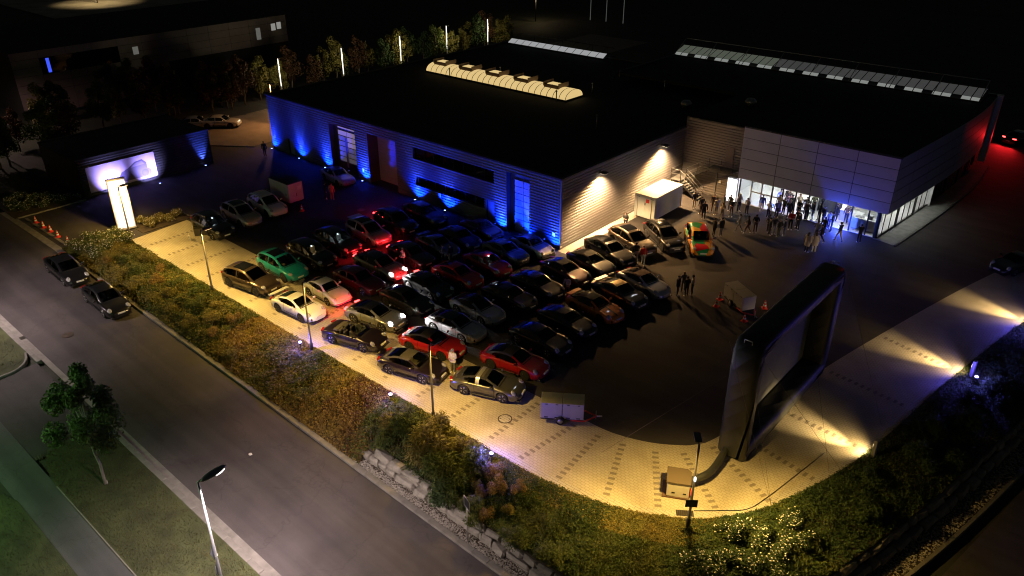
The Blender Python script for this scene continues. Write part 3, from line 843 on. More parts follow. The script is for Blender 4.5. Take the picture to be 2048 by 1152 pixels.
for x in (6.4, 8.6, 10.8, 13.0, 15.4, 17.4):
    for y in (20.6, 23.4, 26.5):
        MB().box(x-.35, x+.35, y-.35, y+.35, 3.05, 3.09).build('ceiling_panel', CEIL, show)
for y in (27, 31, 35): MB().box(18.2, 18.8, y-.3, y+.3, 3.05, 3.09).build('ceiling_panel', CEIL, show)
# shop front: posts, rails, clear panes, open middle bays
fx = [6.05, 7.2, 8.2, 9.2, 10.2, 11.4, 12.6, 13.8, 15.0, 16.4, 17.8, 18.75]
for i, x in enumerate(fx): MB().box(x-.05, x+.05, 19.42, 19.55, 0.03, 3.1).build('mullion', M_dark if i not in (1, 2) else M_whitep, show)
for i in range(len(fx)-1):
    if i in (4, 5, 8): continue
    MB().box(fx[i]+.05, fx[i+1]-.05, 19.47, 19.49, 0.08, 2.9).build('pane', M_clear, show)
    if i in (1, 2, 3): MB().box(fx[i]+.05, fx[i+1]-.05, 19.44, 19.53, 1.25, 1.36).build('transom', M_whitep, show)
# entrance glass beside the stairs, its inner light put into a glowing sheet
lp = thing('glowing_entrance_glass', 'entrance glass panel with painted white glow beside the steel stairs', 'glass panel', (4.98, 19.0, 0.03))
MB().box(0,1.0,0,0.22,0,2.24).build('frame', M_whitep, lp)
MB().box(0.03,0.97,-0.012,-0.002,0.03,2.2).build('glow_pane', emat('entrance_glow', (0.95, 0.97, 1.0), 2.6), lp)
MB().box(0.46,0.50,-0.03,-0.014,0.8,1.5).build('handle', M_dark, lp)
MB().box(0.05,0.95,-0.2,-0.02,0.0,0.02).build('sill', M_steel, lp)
# roof lantern of the showroom
sk3 = thing('roof_lantern', 'long glazed roof lantern with pale steel trusses on the showroom', 'skylight', (-15.2, 42.2, SH-0.06))
MB().box(0,34.8,0,2.6,0,0.10).build('kerb_frame', M_dark, sk3)
M_lan = pm('lantern_pane', (0.45, 0.48, 0.42), 0.3, emit=(0.62, 0.70, 0.55), es=0.10)
M_lan2 = pm('lantern_pane_dim', (0.4, 0.4, 0.4), 0.3, emit=(0.6, 0.62, 0.6), es=0.06)
M_lanb = pm('lantern_pane_bright', (0.5, 0.5, 0.5), 0.3, emit=(0.8, 0.85, 0.8), es=0.24)
for i in range(38):
    x0 = 0.06+i*0.914
    MB().add([(x0,0.45,0.42),(x0+.82,0.45,0.42),(x0+.82,2.35,0.95),(x0,2.35,0.95)], [(0,1,2,3)]).build('pane', M_lan if i < 14 else M_lan2, sk3)
    if i % 3 != 2: MB().add([(x0,0.05,0.14),(x0+.82,0.05,0.14),(x0+.82,0.42,0.40),(x0,0.42,0.40)], [(0,1,2,3)]).build('pane', M_lanb, sk3)
for i in range(9):
    x = 0.1+i*4.32
    MB().tube([(x,0.0,0.15),(x,2.6,1.72)], 0.045, 6).build('rafter', M_steel, sk3)
    MB().tube([(x,1.9,1.28),(x,1.9,0.8)], 0.035, 6).build('post', M_steel, sk3)
MB().tube([(0.1,2.6,1.72),(34.7,2.6,1.72)], 0.05, 6).build('ridge_rail', M_steel, sk3)
MB().box(0,34.8,2.4,2.6,0.1,1.0).build('back_panel', M_dark, sk3)
# round roof fans
for u, v in ((-9.6,33.0),(-7.6,33.6),(-3.4,25.0),(3.0,26.0)):
    t = thing('roof_fan', 'round grey fan housing on the dark roof', 'roof fan', (u, v, HH if u < 0 else SH-.06), 0, 'round fans on the roofs')
    MB().lathe([(0.35,0),(0.35,0.35)], 14).build('base', M_trim, t); MB().lathe([(0.55,0.35),(0.6,0.5),(0.4,0.78),(0.05,0.85)], 14).build('cap', M_steel, t)
# reception desk (left of the blue light) and steel bar counter
t = thing('bar_counter', 'long white and steel bar counter under the fascia corner', 'counter', (16.2, 20.2, 0.03))
M_count = pm('counter_white', (0.66,0.67,0.68), 0.35)
for k in range(3): MB().bbox(0,2.1,0,0.55,0.04+k*0.32,0.04+k*0.32+0.305,0.008).build('front_panel', M_count, t)
MB().bbox(-.08,2.2,-.08,0.75,1.0,1.06,.01).build('worktop', M_count, t); MB().box(0.0,2.1,0.05,0.6,0,0.04).build('plinth', M_dark, t)
MB().bbox(0.3,1.0,0.1,0.5,1.065,1.12,.01).build('tray', M_steel, t); MB().bbox(1.3,1.7,0.15,0.5,1.065,1.42,.02).build('tap_unit', M_steel, t)
t = thing('display_plinth', 'stepped white display plinth inside the glazed front', 'plinth', (11.2, 20.8, 0.03))
for k in range(4): MB().bbox(0,1.3,k*0.35,1.6,k*0.22,k*0.22+0.21,.008).build('step', M_count, t)
t = thing('reception_desk', 'low white reception desk behind the glass beside the blue light', 'desk', (14.9, 21.2, 0.03))
MB().bbox(0,1.9,0,0.6,0,0.95,.02).build('body', M_count, t); MB().bbox(-.05,1.95,-.05,.65,.96,1.0,.01).build('top', M_count, t); MB().bbox(0.4,0.9,0.1,0.45,1.0,1.3,.02).build('monitor', M_black, t)
# blue spotlight at the front
t = thing('floodlight', 'blue floodlight on the ground before the bar counter', 'floodlight', (15.75, 19.25, 0), 0)
MB().lathe([(0.16,0.0),(0.16,0.03),(0.04,0.04),(0.04,0.12)], 10).build('base', M_black, t)
MB().bbox(-.16,.16,-.12,.12,.12,.4,.03).build('housing', M_black, t)
MB().box(-.13,.13,-.135,-.122,.15,.37).build('lens', emat('blue_lens_strong', (0.2, 0.35, 1.0), 9.0), t)
lamp('POINT', 620, (0.05, 0.10, 1.0), (0, -0.6, 0.55), t, rad=0.12)
t2 = thing('floodlight', 'blue floodlight standing just inside the glass doors', 'floodlight', (9.15, 20.1, 0.03), 0)
MB().lathe([(0.16,0.0),(0.16,0.03),(0.04,0.04),(0.04,0.12)], 10).build('base', M_black, t2); MB().bbox(-.14,.14,-.1,.1,.12,.36,.03).build('housing', M_black, t2)
MB().box(-.11,.11,-.115,-.102,.15,.33).build('lens', emat('blue_lens_strong', (0.2, 0.35, 1.0), 9.0), t2)
lamp('POINT', 170, (0.05, 0.09, 1.0), (0, -0.5, 0.7), t2, rad=0.12)

# ---- steel stairs
st = thing('steel_stairs', 'steel switchback stairs with railings between the two buildings', 'stairs')
MB().box(-0.0+.1,1.15,17.0,18.95,1.50,1.56).build('landing', M_steel, st)
MB().box(3.35,5.85,18.0,19.1,3.02,3.08).build('landing', M_steel, st)
MB().box(3.35,5.85,17.96,18.0,2.88,3.08).build('edge_beam', M_dark, st)
n = 8
for k in range(n):
    x = 1.15+k*0.235; z = 1.5-(k+1)*0.167
    MB().box(x, x+.27, 17.05, 17.95, z-.03, z).build('tread', M_steel, st)
    x = 1.15+k*0.275; z = 1.56+(k+1)*0.167
    MB().box(x, x+.29, 18.0, 18.9, z-.03, z).build('tread', M_steel, st)
for y in (17.02, 17.98):
    MB().add([(1.1,y,1.56),(1.1,y,1.30),(3.0,y,-0.0),(3.2,y,0.0),(3.2,y,0.1)], [(0,1,2,3,4)]).build('stringer', M_dark, st)
for y in (17.99, 18.92):
    m = MB(); m.add([(1.1,y,1.50),(1.1,y,1.76),(3.4,y,3.10),(3.4,y,2.84)], [(0,1,2,3)]); m.build('stringer', M_dark, st)
MB().add([(1.15,18.0,1.46),(1.15,18.9,1.46),(3.4,18.9,2.8),(3.4,18.0,2.8)], [(0,1,2,3)]).build('soffit', M_dark, st)
def rail(pts, h=1.0):
    for p in pts: MB().tube([(p[0],p[1],p[2]),(p[0],p[1],p[2]+h)], 0.022, 6).build('rail_post', M_dark, st)
    for hh in (h, h*.55): MB().tube([(p[0],p[1],p[2]+hh) for p in pts], 0.02, 6).build('handrail', M_steel, st)
rail([(0.12,17.0,1.56),(1.12,17.0,1.56)]); rail([(0.12,17.0,1.56),(0.12,18.9,1.56)])
rail([(1.15,17.0,1.5),(2.2,17.0,0.78),(3.1,17.0,0.08)]); rail([(1.15,17.98,1.5),(2.2,17.98,0.78),(3.1,17.98,0.08)])
rail([(1.2,18.0,1.6),(2.3,18.0,2.3),(3.4,18.0,3.05)]); rail([(3.4,18.0,3.05),(4.6,18.0,3.05),(5.8,18.0,3.05)])
for x, y, z in ((0.2,17.05,1.5),(1.1,17.05,1.5),(4.3,18.1,3.0)): MB().tube([(x,y,0),(x,y,z)], 0.05, 6).build('column', M_dark, st)
d = MB().box(4.35,5.2,19.08,19.14,3.1,5.1).build('door', pm('door_brown', (0.14,0.11,0.10), 0.5), show); MB().box(4.42,4.5,19.04,19.08,4.1,4.15).build('handle', M_steel, d)
t = tag(MB().bbox(0,.22,-.015,.015,0,.3,.004).build('notice_plate', M_whitep, None, (4.05,19.1,1.45)), 'small white notice plate on the wall under the stairs', 'notice')

# ---- annex with the lit poster, left
an = thing('annex', 'low black annex with floodlit poster beside the yard entrance', 'building')
AX, A0, A1, AH = -41.0, -20.6, -7.2, 3.55
mb = MB(); corr(mb, A0, A1, 0, AH, lambda s, z, d: (AX+d, s, z)); mb.build('wall', pm('annex_cladding', (0.045,0.045,0.05), 0.45, 0.3), an)
MB().box(-49.5, AX, A0-.0, A0+.1, 0, AH).build('side_wall', M_dark, an); MB().box(-49.5, AX, A1-.1, A1, 0, AH).build('side_wall', M_dark, an); MB().box(-49.6,-49.5,A0,A1,0,AH).build('rear_wall', M_dark, an)
MB().box(-49.6, AX+.05, A0-.05, A1+.05, AH, AH+.12).build('roof', M_roof, an)
m = MB(); m.box(AX-.15,AX+.12,A0-.1,A1+.1,AH+.12,AH+.2); m.box(-49.7,-49.5,A0,A1,AH+.12,AH+.2); m.build('roof_edge', M_trim, an)
po = thing('poster', 'floodlit lilac wall poster with a dark car silhouette', 'poster', (AX+.14, -20.0, 0.42))
M_post = pm('poster_lilac', (0.50, 0.40, 0.62), 0.6, var=0.10, vscale=1.0)
MB().box(0,.05,0,6.65,0,2.45).build('sheet', M_post, po)
m = MB(); m.add([(.056,y,z) for y, z in [(3.2,.25),(5.9,.22),(6.1,.5),(6.05,.85),(5.75,1.05),(5.75,1.6),(5.35,2.0),(4.6,1.9),(3.9,1.45),(3.2,1.2),(2.9,.8)]], [tuple(range(11))]); m.build('printed_car', pm('poster_ink', (0.10,0.08,0.18), 0.6, var=0.15, vscale=2), po)
m = MB(); m.add([(.060,y,z) for y, z in [(4.1,1.42),(4.7,1.78),(5.3,1.85),(5.55,1.5)]], [(0,1,2,3)]); m.build('printed_window', pm('poster_ink2', (0.20,0.16,0.32), 0.6), po)
m = MB(); m.add([(.060,5.45+.36*math.cos(a*.35),.62+.36*math.sin(a*.35)) for a in range(18)], [tuple(range(18))]); m.build('printed_wheel', pm('poster_ink3', (0.05,0.04,0.1), 0.6), po)
for v, p, lb in ((-17.9, 900, 'blue white floodlight under the left half of the poster'), (-14.1, 900, 'blue white floodlight under the right half of the poster')):
    uplight(AX+1.9, v, p*.22, lb, (0.42, 0.38, 1.0), (-1.9, 0.0, 1.3), 88, 'floodlights below the poster')
uplight(AX+.4, -8.3, 700, 'blue floodlight at the yard end of the black annex', (0.06, 0.11, 1.0), (-0.5, 0, 3.2), 50, 'floodlights below the poster')

# ---- white advertising pylon
py = thing('pylon', 'tall blank white pylon with glowing face among the rose bushes', 'pylon', (-30.75, -21.4, 0.0), R(77))
MB().bbox(-.74,.74,-.14,.14,0.1,4.7,.02).build('body', pm('pylon_body',(.45,.43,.50),.5), py)
MB().box(-.9,.9,-.2,.2,0,.1).build('plinth', M_dark, py)
MB().box(-.66,.66,-.152,-.141,.25,4.55).build('face', emat('pylon_face', (0.84,0.80,1.0), 0.78, (0.7,0.7,0.75)), py)  # face gives off a pale glow of its own

# ---- long building far left
bb = thing('factory_building', 'long dim panel clad building behind the trees', 'building')
M_fpan = pm('factory_panel', (0.22,0.16,0.15), 0.6, var=0.12, vscale=0.6)
BX, B0, B1, BH = -74.0, -13.6, 25.8, 8.0
MB().box(BX-22, BX-.06, B0, B1, 0, BH).build('body', M_roof, bb)
rowsf = [(7.0,7.9),(6.0,6.96),(5.0,5.96),(4.0,4.96),(3.0,3.96),(0.2,2.96)]
for k in range(12):
    y0 = B0+k*3.28
    for z0, z1 in rowsf:
        if 4.9 < z0 < 6.9 and 1 <= k <= 3: continue
        if k > 5 and z0 < 4: continue
        MB().box(BX-.05, BX, y0+.02, y0+3.26, z0, z1).build('panel', M_fpan, bb)
wd = MB().box(BX-.06, BX-.02, B0+3.3, B0+13.1, 4.98, 6.98).build('window', M_glassd, bb)
MB().box(BX-.018, BX-.008, B0+4.0, B0+4.4, 5.1, 6.85).build('pane', pm('painted_blue_reflection', (.02,.03,.1), .2, emit=(0.05,0.10,1.0), es=0.9), wd)  # blue reflection in the glass, painted as a glowing strip
for y, z0, z1, e in ((23.0,5.9,6.9,.25),(24.0,6.0,7.0,.25),(20.3,4.9,6.6,.10),(1.4,5.6,6.6,.10)):
    w = MB().box(BX+.002, BX+.02, y, y+.75, z0, z1).build('window', pm('lit_window_%d' % int(e*100), (.4,.4,.4), .4, emit=(.8,.8,.75), es=e), bb)
# ------------------------------------------------------------------ lamp posts and other outdoor lamps
WARM = (1.0, 0.62, 0.15)
def lamp_post(u, v, rz, label, power=2300, h=4.95):
    t = thing('lamp_post', label, 'lamp post', (u, v, 0.0), rz, 'yard lamp posts in the planting bed')
    MB().lathe([(0.11,0),(0.11,0.5),(0.07,0.55),(0.05,h)], 10).build('pole', M_pole, t)
    MB().lathe([(0.17,0),(0.17,0.03)], 10).build('base_plate', M_pole, t)
    MB().tube([(0,0,h-.06),(0,0.35,h-.02)], 0.03, 6).build('arm', M_pole, t)
    MB().bbox(-.16,.16,.18,.82,h-.05,h+.05,.02).build('lamp_head', M_pole, t)
    MB().box(-.12,.12,.30,.76,h-.062,h-.052).build('lens', emat('sodium_lens', (1.0,0.72,0.3), 12.0), t)
    lamp('SPOT', power*1.0, WARM, (0,0.55,h-.12), t, (0,0.1,0), 138, 0.5, 0.14)
    for sx in (-1, 1): lamp('SPOT', power*1.3, WARM, (sx*.1,0.55,h-.12), t, (sx*7.2,.1,0), 78, 0.9, 0.14)
    return t
lamp_post(-27.9,-22.4,0,'lamp post with arm in front of the white pylon',1700)
lamp_post(-14.8,-22.6,0,'lamp post in the bed before the bronze and teal off-roaders',2000)
lamp_post(-2.7,-22.6,0,'lamp post beside the glowing blue light and open black cabriolet',1500)
lamp_post(8.55,-22.5,0,'lamp post before the grey roof-hoop sports car',1750)
lamp_post(23.6,-20.3,R(38),'lamp post with hanging board at the bend of the paving',2500)
# board and small white fitting on the last post
lb = thing('notice_board', 'small dark board strapped to the lamp post at the bend', 'board', (23.6,-20.3,1.35), R(38))
MB().bbox(-.28,.28,-.14,-.10,0,.45,.01).build('panel', M_black, lb); MB().box(-.12,.12,-.1,.07,.2,.24).build('strap', M_steel, lb)
fx5 = tag(MB().ell((0,0,0),(.07,.07,.16),8,6).build('globe_fitting', emat('white_fitting',(1,1,1),1.2), None, (23.66,-20.36,3.0)), 'small white fitting on the lamp post at the bend', 'light fitting')

def bush_light(u, v, z, p, label):
    t = thing('garden_light', label, 'garden light', (u, v, z), 0, 'blue garden lights among the shrubs')
    MB().tube([(0,0,-.3),(0,0,.35)], .02, 6).build('spike', M_black, t)
    MB().lathe([(.05,.33),(.09,.38),(.10,.5),(.08,.52)], 10).build('housing', M_black, t)
    MB().ell((0,0,.54),(.11,.11,.07),12,8).build('lens', emat('violet_lens', (0.30,0.28,1.0), 6.0), t)
    lamp('POINT', p*3.6, (0.13,0.10,1.0), (0,-.15,.9), t, rad=.08)
bush_light(-3.1,-23.15,0.15,110,'blue garden light at the foot of the third lamp post')
bush_light(5.5,-23.0,0.05,50,'blue garden light in the reddish low shrubs by the paving')
bush_light(13.55,-23.1,0.15,100,'blue garden light among the round yellow shrubs')
bush_light(30.75,1.3,0.1,70,'blue garden light behind the middle bollard lamp')
bush_light(31.9,10.6,0.1,60,'blue garden light at the far end of the right bed')
def bollard(u, v, aim, label, p=900):
    t = thing('bollard_lamp', label, 'bollard lamp', (u, v, 0), math.atan2(aim[1], aim[0]), 'bollard lamps along the right paving')
    MB().bbox(-.09,.09,-.16,.16,0,1.1,.012).build('column', pm('bollard_grey',(.30,.29,.30),.5,.3), t)
    MB().box(.091,.10,-.12,.12,.62,.86).build('lens', emat('bollard_lens',(1,.8,.5),14.0), t)
    lamp('SPOT', p*2.0, (1.0,0.68,0.28), (.18,0,.74), t, (4.4,0.0,-.25), 46, 1.0, .09); lamp('SPOT', p*.25, (1.0,0.68,0.28), (.18,0,.74), t, (1.6,0.0,-.2), 120, 1.0, .09)
bollard(28.45,-9.35,(-1,.08),'bollard lamp shining past the dark inflatable screen',1500)
bollard(30.35,2.3,(-1,.12),'bollard lamp beside the blue lit shrub',1300)
bollard(32.1,11.9,(-1,.16),'bollard lamp at the picture edge near the two black cars',1300)

def street_lamp(u, v, label, p, h=6.9):
    z = zr(u)+.1
    t = thing('street_lamp', label, 'street lamp', (u, v, z), 0)
    m_ = pm('street_lamp_grey',(.34,.35,.37),.4,.6)
    MB().lathe([(.10,0),(.10,.8),(.065,.9),(.045,h)], 10).build('pole', m_, t)
    MB().tube([(0,0,h-.03),(0.05,.16,h+.05)], .045, 8).build('bracket', m_, t)
    hd = MB(); hd.ell((0.14,.62,h+.12),(.19,.58,.11),14,8,0,Matrix.Rotation(R(6),4,'X')); hd.build('lamp_head', m_, t)
    MB().ell((0.14,.78,h+.07),(.15,.34,.09),12,8).build('lens', emat('street_lens',(1,.95,.92),9.0), t)
    lamp('SPOT', p, (1.0,.80,.78), (0.14,.78,h-.10), t, (0.1,1.0,0), 138, .4, .1)
    return t
sl = street_lamp(9.7,-36.5,'pale street lamp on the near lawn with road sign',5600)
sgn = thing('yield_sign', 'triangular road sign seen from behind on the street lamp pole', 'road sign', (9.7,-36.5,zr(9.7)+.1), R(-35))
M_signb = pm('sign_back',(.10,.11,.14),.5,.5)
m = MB(); m.add([(-.45,-.09,3.3),(.45,-.09,3.3),(0,-.09,2.5)],[(0,1,2)]); m.add([(-.45,-.10,3.3),(.45,-.10,3.3),(0,-.10,2.5)],[(2,1,0)]); m.build('plate', M_signb, sgn)
m = MB(); m.lathe([(.3,0),(.3,.012)],20,0,Matrix.Translation((0,-.085,2.0)) @ Matrix.Rotation(R(90),4,'X'),False); m.build('round_plate', M_signb, sgn)
MB().box(-.08,.08,-.085,.075,2.72,2.77).build('clamp', M_steel, sgn)
assumed_path_lamp = street_lamp(-4.5,-45.5,'unseen path lamp assumed on the lawn beyond the footpath',1500,6.6)  # assumed lamp out of view, added to light the young tree and grass
for o_ in assumed_path_lamp.children:
    if o_.type == 'LIGHT': o_.data.color = (.52,1.0,.46); o_.data.spot_size = R(180); o_.data.spot_blend = .05; o_.data.energy = 1300; o_.rotation_euler = (R(40), R(-18), 0)
assumed_side_lamp = street_lamp(43.0,-9.5,'unseen street lamp assumed on the far pavement of the side street',2600,6.5)  # out-of-view lamp, assumed and put in to brighten the right stone wall
for o_ in assumed_side_lamp.children:
    if o_.type == 'LIGHT': o_.data.color = (.92,1.0,.84); o_.data.spot_size = R(165); o_.rotation_euler = (0, R(-38), 0)
street_lamp(-22.5,-36.6,'unseen street lamp assumed beyond the left end of the near lawn',3600)  # second street lamp assumed out of view, added to brighten the left street

# ------------------------------------------------------------------ inflatable screen and its kit
sc = thing('inflatable_screen', 'huge black inflatable cinema screen frame seen from behind', 'inflatable screen', (22.8,-9.1,0), R(0.8))
M_infl = pm('inflatable_black', (0.024,0.026,0.024), 0.5, var=0.2, vscale=1.2, bump=0.45, bscale=2.2)
def rtube(mb, path, w, d, r, n=3):
    """rounded-rectangle section swept along a closed path in the y/z plane: w in plane, d along x"""
    sec = []
    for cx, cz, a0 in ((d/2-r, w/2-r, 0), (-d/2+r, w/2-r, 90), (-d/2+r, -w/2+r, 180), (d/2-r, -w/2+r, 270)):
        for k in range(n+1):
            a = R(a0+90*k/n); sec.append((cx+r*math.cos(a), cz+r*math.sin(a)))
    N = len(path); rows = []
    for i in range(N):
        p0 = Vector(path[i-1]); p = Vector(path[i]); p1 = Vector(path[(i+1) % N])
        a = (p-p0).normalized(); b = (p1-p).normalized()
        t = (a+b).normalized(); nrm = Vector((t.y, -t.x)); k = 1/max(.35, nrm.dot(Vector((a.y, -a.x))))
        rows.append([(sx, p.x+nrm.x*sz*k, p.y+nrm.y*sz*k) for sx, sz in sec]+[])
    rows.append(rows[0])
    for r_ in rows: r_.append(r_[0])
    mb.grid(rows, smooth=True)
hw, w_ = 5.9, 1.0
P = []
z0, z1 = w_/2+.02, 7.45-w_/2
y0, y1 = -hw+w_/2, hw-w_/2
c = .28
for a, b in ((y0+c,z0),(y1-c,z0),(y1,z0+c),(y1,z1-c),(y1-c,z1),(y0+c,z1),(y0,z1-c),(y0,z0+c)): P.append((a,b))
Q = []
for i in range(len(P)):
    a, b = Vector(P[i]), Vector(P[(i+1) % len(P)])
    nseg = 1 if (b-a).length < 1 else 6
    for k in range(nseg): Q.append(tuple(a+(b-a)*k/nseg))
m = MB(); rtube(m, Q, w_, 1.5, .34, 4); m.build('air_frame', M_infl, sc)
MB().box(-.60,-.56,-hw+.7,hw-.7,.6,7.45-.6).build('projection_surface', pm('screen_cloth',(.16,.17,.16),.8,var=.1), sc)
for y, z in ((-hw+.2,7.2),(hw-.2,7.2)):
    MB().tube([(-.2,y,z+.1),(-.2,y,z+.3),(.2,y,z+.3),(.2,y,z+.1)], .03, 6).build('anchor_ring', M_steel, sc)
gr = [((23.6,-14.9,5.2),(25.95,-16.35,.02)), ((22.0,-15.0,7.2),(25.95,-16.35,.02)), ((23.4,-14.7,7.0),(27.6,-11.6,.02)), ((23.5,-3.4,6.9),(27.9,-6.4,.02)), ((22.1,-15.0,5.2),(17.4,-18.6,.02)), ((23.6,-9,6.9),(27.4,-12.6,.02))]
gl_ = ['guy rope from the screen corner to the rose bed', 'guy rope from the screen top to the rose bed', 'guy rope from the screen back to the near bollard', 'guy rope from the far screen corner to the right bed', 'guy rope from the screen foot across the paving', 'guy rope from the middle of the screen back']
for (a, b), lb_ in zip(gr, gl_):
    tag(MB().tube([a,b], .008, 5).build('guy_rope', pm('rope',(.14,.12,.10),.8)), lb_, 'rope', 'guy ropes of the inflatable screen')
cab = catmull([(23.3,-19.2,.03),(24.2,-18.4,.03),(25.2,-17.4,.03),(25.6,-15.9,.03),(26.0,-13.4,.03),(26.4,-10.8,.03)], 6)
tag(MB().tube(cab, .02, 5).build('cable', M_black), 'thin black cable lying on the paving by the generator', 'cable')
gen = thing('blower_box', 'small white blower cabinet with brown lid on the paving', 'blower', (21.98,-18.5,.012), R(28))
M_box = pm('box_cream',(.66,.62,.54),.55,var=.04)
MB().bbox(-.55,.55,-.55,.55,.08,.92,.02).build('cabinet', M_box, gen)
m = MB(); m.prism([(-.6,-.58),(.6,-.58),(.6,.4),(.4,.6),(-.6,.6)], .92, .99); m.build('lid', pm('lid_brown',(.10,.075,.05),.7), gen)
MB().box(-.75,.6,-.6,.6,0,.08).build('pallet', pm('pallet_brown',(.11,.06,.035),.7), gen)
for x in (-.3,.25): MB().box(x,x+.16,-.56,-.552,.3,.38).build('vent_slot', M_black, gen)
for y in (-.3,.2): MB().box(.552,.56,y,y+.16,.55,.62).build('vent_slot', M_black, gen)
MB().tube([(.75*math.cos(a),-.15+.14*math.sin(a)*0.4-.1,.28+.16*math.sin(a)) if False else (.62,-.25+.17*math.cos(a),.24+.17*math.sin(a)) for a in [i*math.pi/6 for i in range(13)]], .035, 6).build('red_hose', pm('red_hose',(.7,.06,.02),.5), gen)
tag(MB().tube(catmull([(22.35,-17.95,.55),(22.75,-17.2,.62),(22.8,-16.4,.6),(22.7,-15.2,.75),(22.6,-14.7,.9)],5), .19, 12).build('air_duct', M_infl), 'thick black air duct between blower cabinet and screen', 'duct')

# ------------------------------------------------------------------ trailers, container, cones
M_greybox = pm('trailer_grey',(.46,.45,.43),.55,.1,var=.05); M_red = pm('red_paint',(.62,.025,.02),.4,coat=.4); M_boxt = pm('trailer_top',(.48,.46,.40),.6,var=.05)
def twin_trailer(loc, rz, label):
    t = thing('box_trailer', label, 'trailer', loc, rz, 'twin box trailers')
    for x0, x1 in ((-1.2,-.02),(.02,1.2)):
        b = MB().bbox(x0,x1,-.52,.52,.34,1.34,.015).build('box_section', M_greybox, t)
        MB().bbox(x0-.01,x1+.01,-.53,.53,1.30,1.38,.012).build('lid', M_boxt, b)
        for xx in (x0+.2,x1-.4): MB().box(xx,xx+.22,-.545,-.532,.40,.46).build('latch', M_black, b)
        for xx in (x0+.25,x1-.35): MB().box(xx,xx+.14,-.537,-.525,1.28,1.33).build('hinge', M_black, b)
    MB().box(-1.2,1.2,-.48,.48,.24,.33).build('chassis', M_dark, t)
    m = MB(); m.tube([(.5,-.5,.26),(1.25,-.5,.26),(1.95,0,.30)], .045, 6); m.build('drawbar', M_red, t)
    m = MB(); m.tube([(.5,.5,.26),(1.25,.5,.26),(1.95,0,.30)], .045, 6); m.build('drawbar', M_red, t)
    MB().tube([(1.95,0,.30),(2.25,0,.32)], .05, 6).build('coupling', M_steel, t)
    MB().tube([(1.9,.08,.05),(1.9,.08,.6)], .03, 6).build('jockey_leg', M_steel, t)
    for y in (-.6,.6):
        w = MB().lathe([(.12,-.07),(.25,-.07),(.27,-.03),(.27,.03),(.25,.07),(.12,.07)], 16, 0, Matrix.Translation((-.1,y,.27)) @ Matrix.Rotation(R(90),4,'X')).build('wheel', M_rubber, t)
        MB().lathe([(.02,-.075),(.15,-.075),(.15,.075),(.02,.075)], 12, 0, Matrix.Translation((-.1,y,.27)) @ Matrix.Rotation(R(90),4,'X')).build('rim', M_steel, w)
    return t
twin_trailer((13.98,-17.62,.012), R(35), 'grey twin box trailer with red drawbar on the yellow paving')
twin_trailer((15.45,.95,0), R(-31), 'grey twin box trailer ringed by traffic cones')
M_cone = pm('cone_red',(.75,.05,.03),.5); M_conew = pm('cone_white',(.8,.8,.78),.4)
def cone(u, v, label, group):
    t = thing('traffic_cone', label, 'traffic cone', (u, v, 0.0 if v > -16 else .0), rng.uniform(0,3), group)
    MB().bbox(-.2,.2,-.2,.2,0,.04,.01).build('base', M_cone, t)
    MB().lathe([(.15,.04),(.118,.2)],12).build('lower_cone', M_cone, t); MB().lathe([(.118,.2),(.095,.32)],12).build('reflective_band', M_conew, t)
    MB().lathe([(.095,.32),(.072,.43)],12).build('middle_cone', M_cone, t); MB().lathe([(.072,.43),(.055,.52)],12).build('reflective_band', M_conew, t); MB().lathe([(.055,.52),(.03,.65)],12).build('tip', M_cone, t)
ends = ['red and white traffic cone in the entrance row, nearest the far hedge', 'second traffic cone of the entrance row from the far hedge', 'middle traffic cone of the five across the entrance', 'fourth traffic cone of the entrance row from the far hedge', 'traffic cone of the entrance row, closest to the rose bushes']
for (u, v), lb_ in zip(((-38.3,-26.0),(-36.65,-26.0),(-35.3,-25.95),(-33.65,-26.0),(-31.75,-25.95)), ends): cone(u, v, lb_, 'cones across the yard entrance')
for (u, v), lb_ in zip(((14.0,.95),(14.3,-.15),(16.75,-.75),(17.0,1.9)), ('traffic cone behind the twin box trailer, upper one of the pair','traffic cone beside the twin box trailer, lower one of the pair','traffic cone in front of the red drawbar','traffic cone between the twin box trailer and the screen')): cone(u, v, lb_, 'cones around the twin box trailer')
cone(-22.9,-8.9,'traffic cone beside the drawbar of the closed box trailer','single cones in the yard')
# site container
ct = thing('container', 'white storage container with small red plate beside the end wall', 'container', (1.72,12.3,0))
M_cont = pm('container_white',(.62,.66,.62),.5,var=.05,vscale=1.5)
MB().bbox(-1.05,1.05,-2.3,2.3,.16,2.2,.02).build('body', M_cont, ct)
MB().bbox(-1.08,1.08,-2.33,2.33,2.2,2.27,.015).build('roof', M_cont, ct)
for x in (-1.04,.94): MB().box(x,x+.1,-2.345,-2.3,.16,2.2).build('corner_post', M_cont, ct)
for y in (-2.3,2.2): MB().box(1.04,1.065,y,y+.1,.18,2.18).build('corner_post', M_cont, ct)
d1 = MB().bbox(-.92,-.02,-2.33,-2.302,.25,2.12,.008).build('door', M_cont, ct); d2 = MB().bbox(.02,.92,-2.33,-2.302,.25,2.12,.008).build('door', M_cont, ct)
for x in (-.75,.70): MB().tube([(x,-2.36,.25),(x,-2.36,2.1)], .025, 6).build('lock_bar', pm('bar_tan',(.34,.26,.16),.5,.4), ct)
MB().box(.1,.42,-2.345,-2.331,1.62,1.95).build('red_plate', M_red, d2); MB().box(-.02,.06,-2.36,-2.335,1.35,1.6).build('handle', M_dark, d2)
for x in (-.85,.55): MB().box(x,x+.3,-2.345,-2.331,2.02,2.06).build('hinge', M_dark, ct)
for x in (-.95,.75):
    for y in (-2.2,2.0): MB().box(x,x+.2,y,y+.2,0,.16).build('foot', pm('block_brown',(.16,.10,.06),.8), ct)
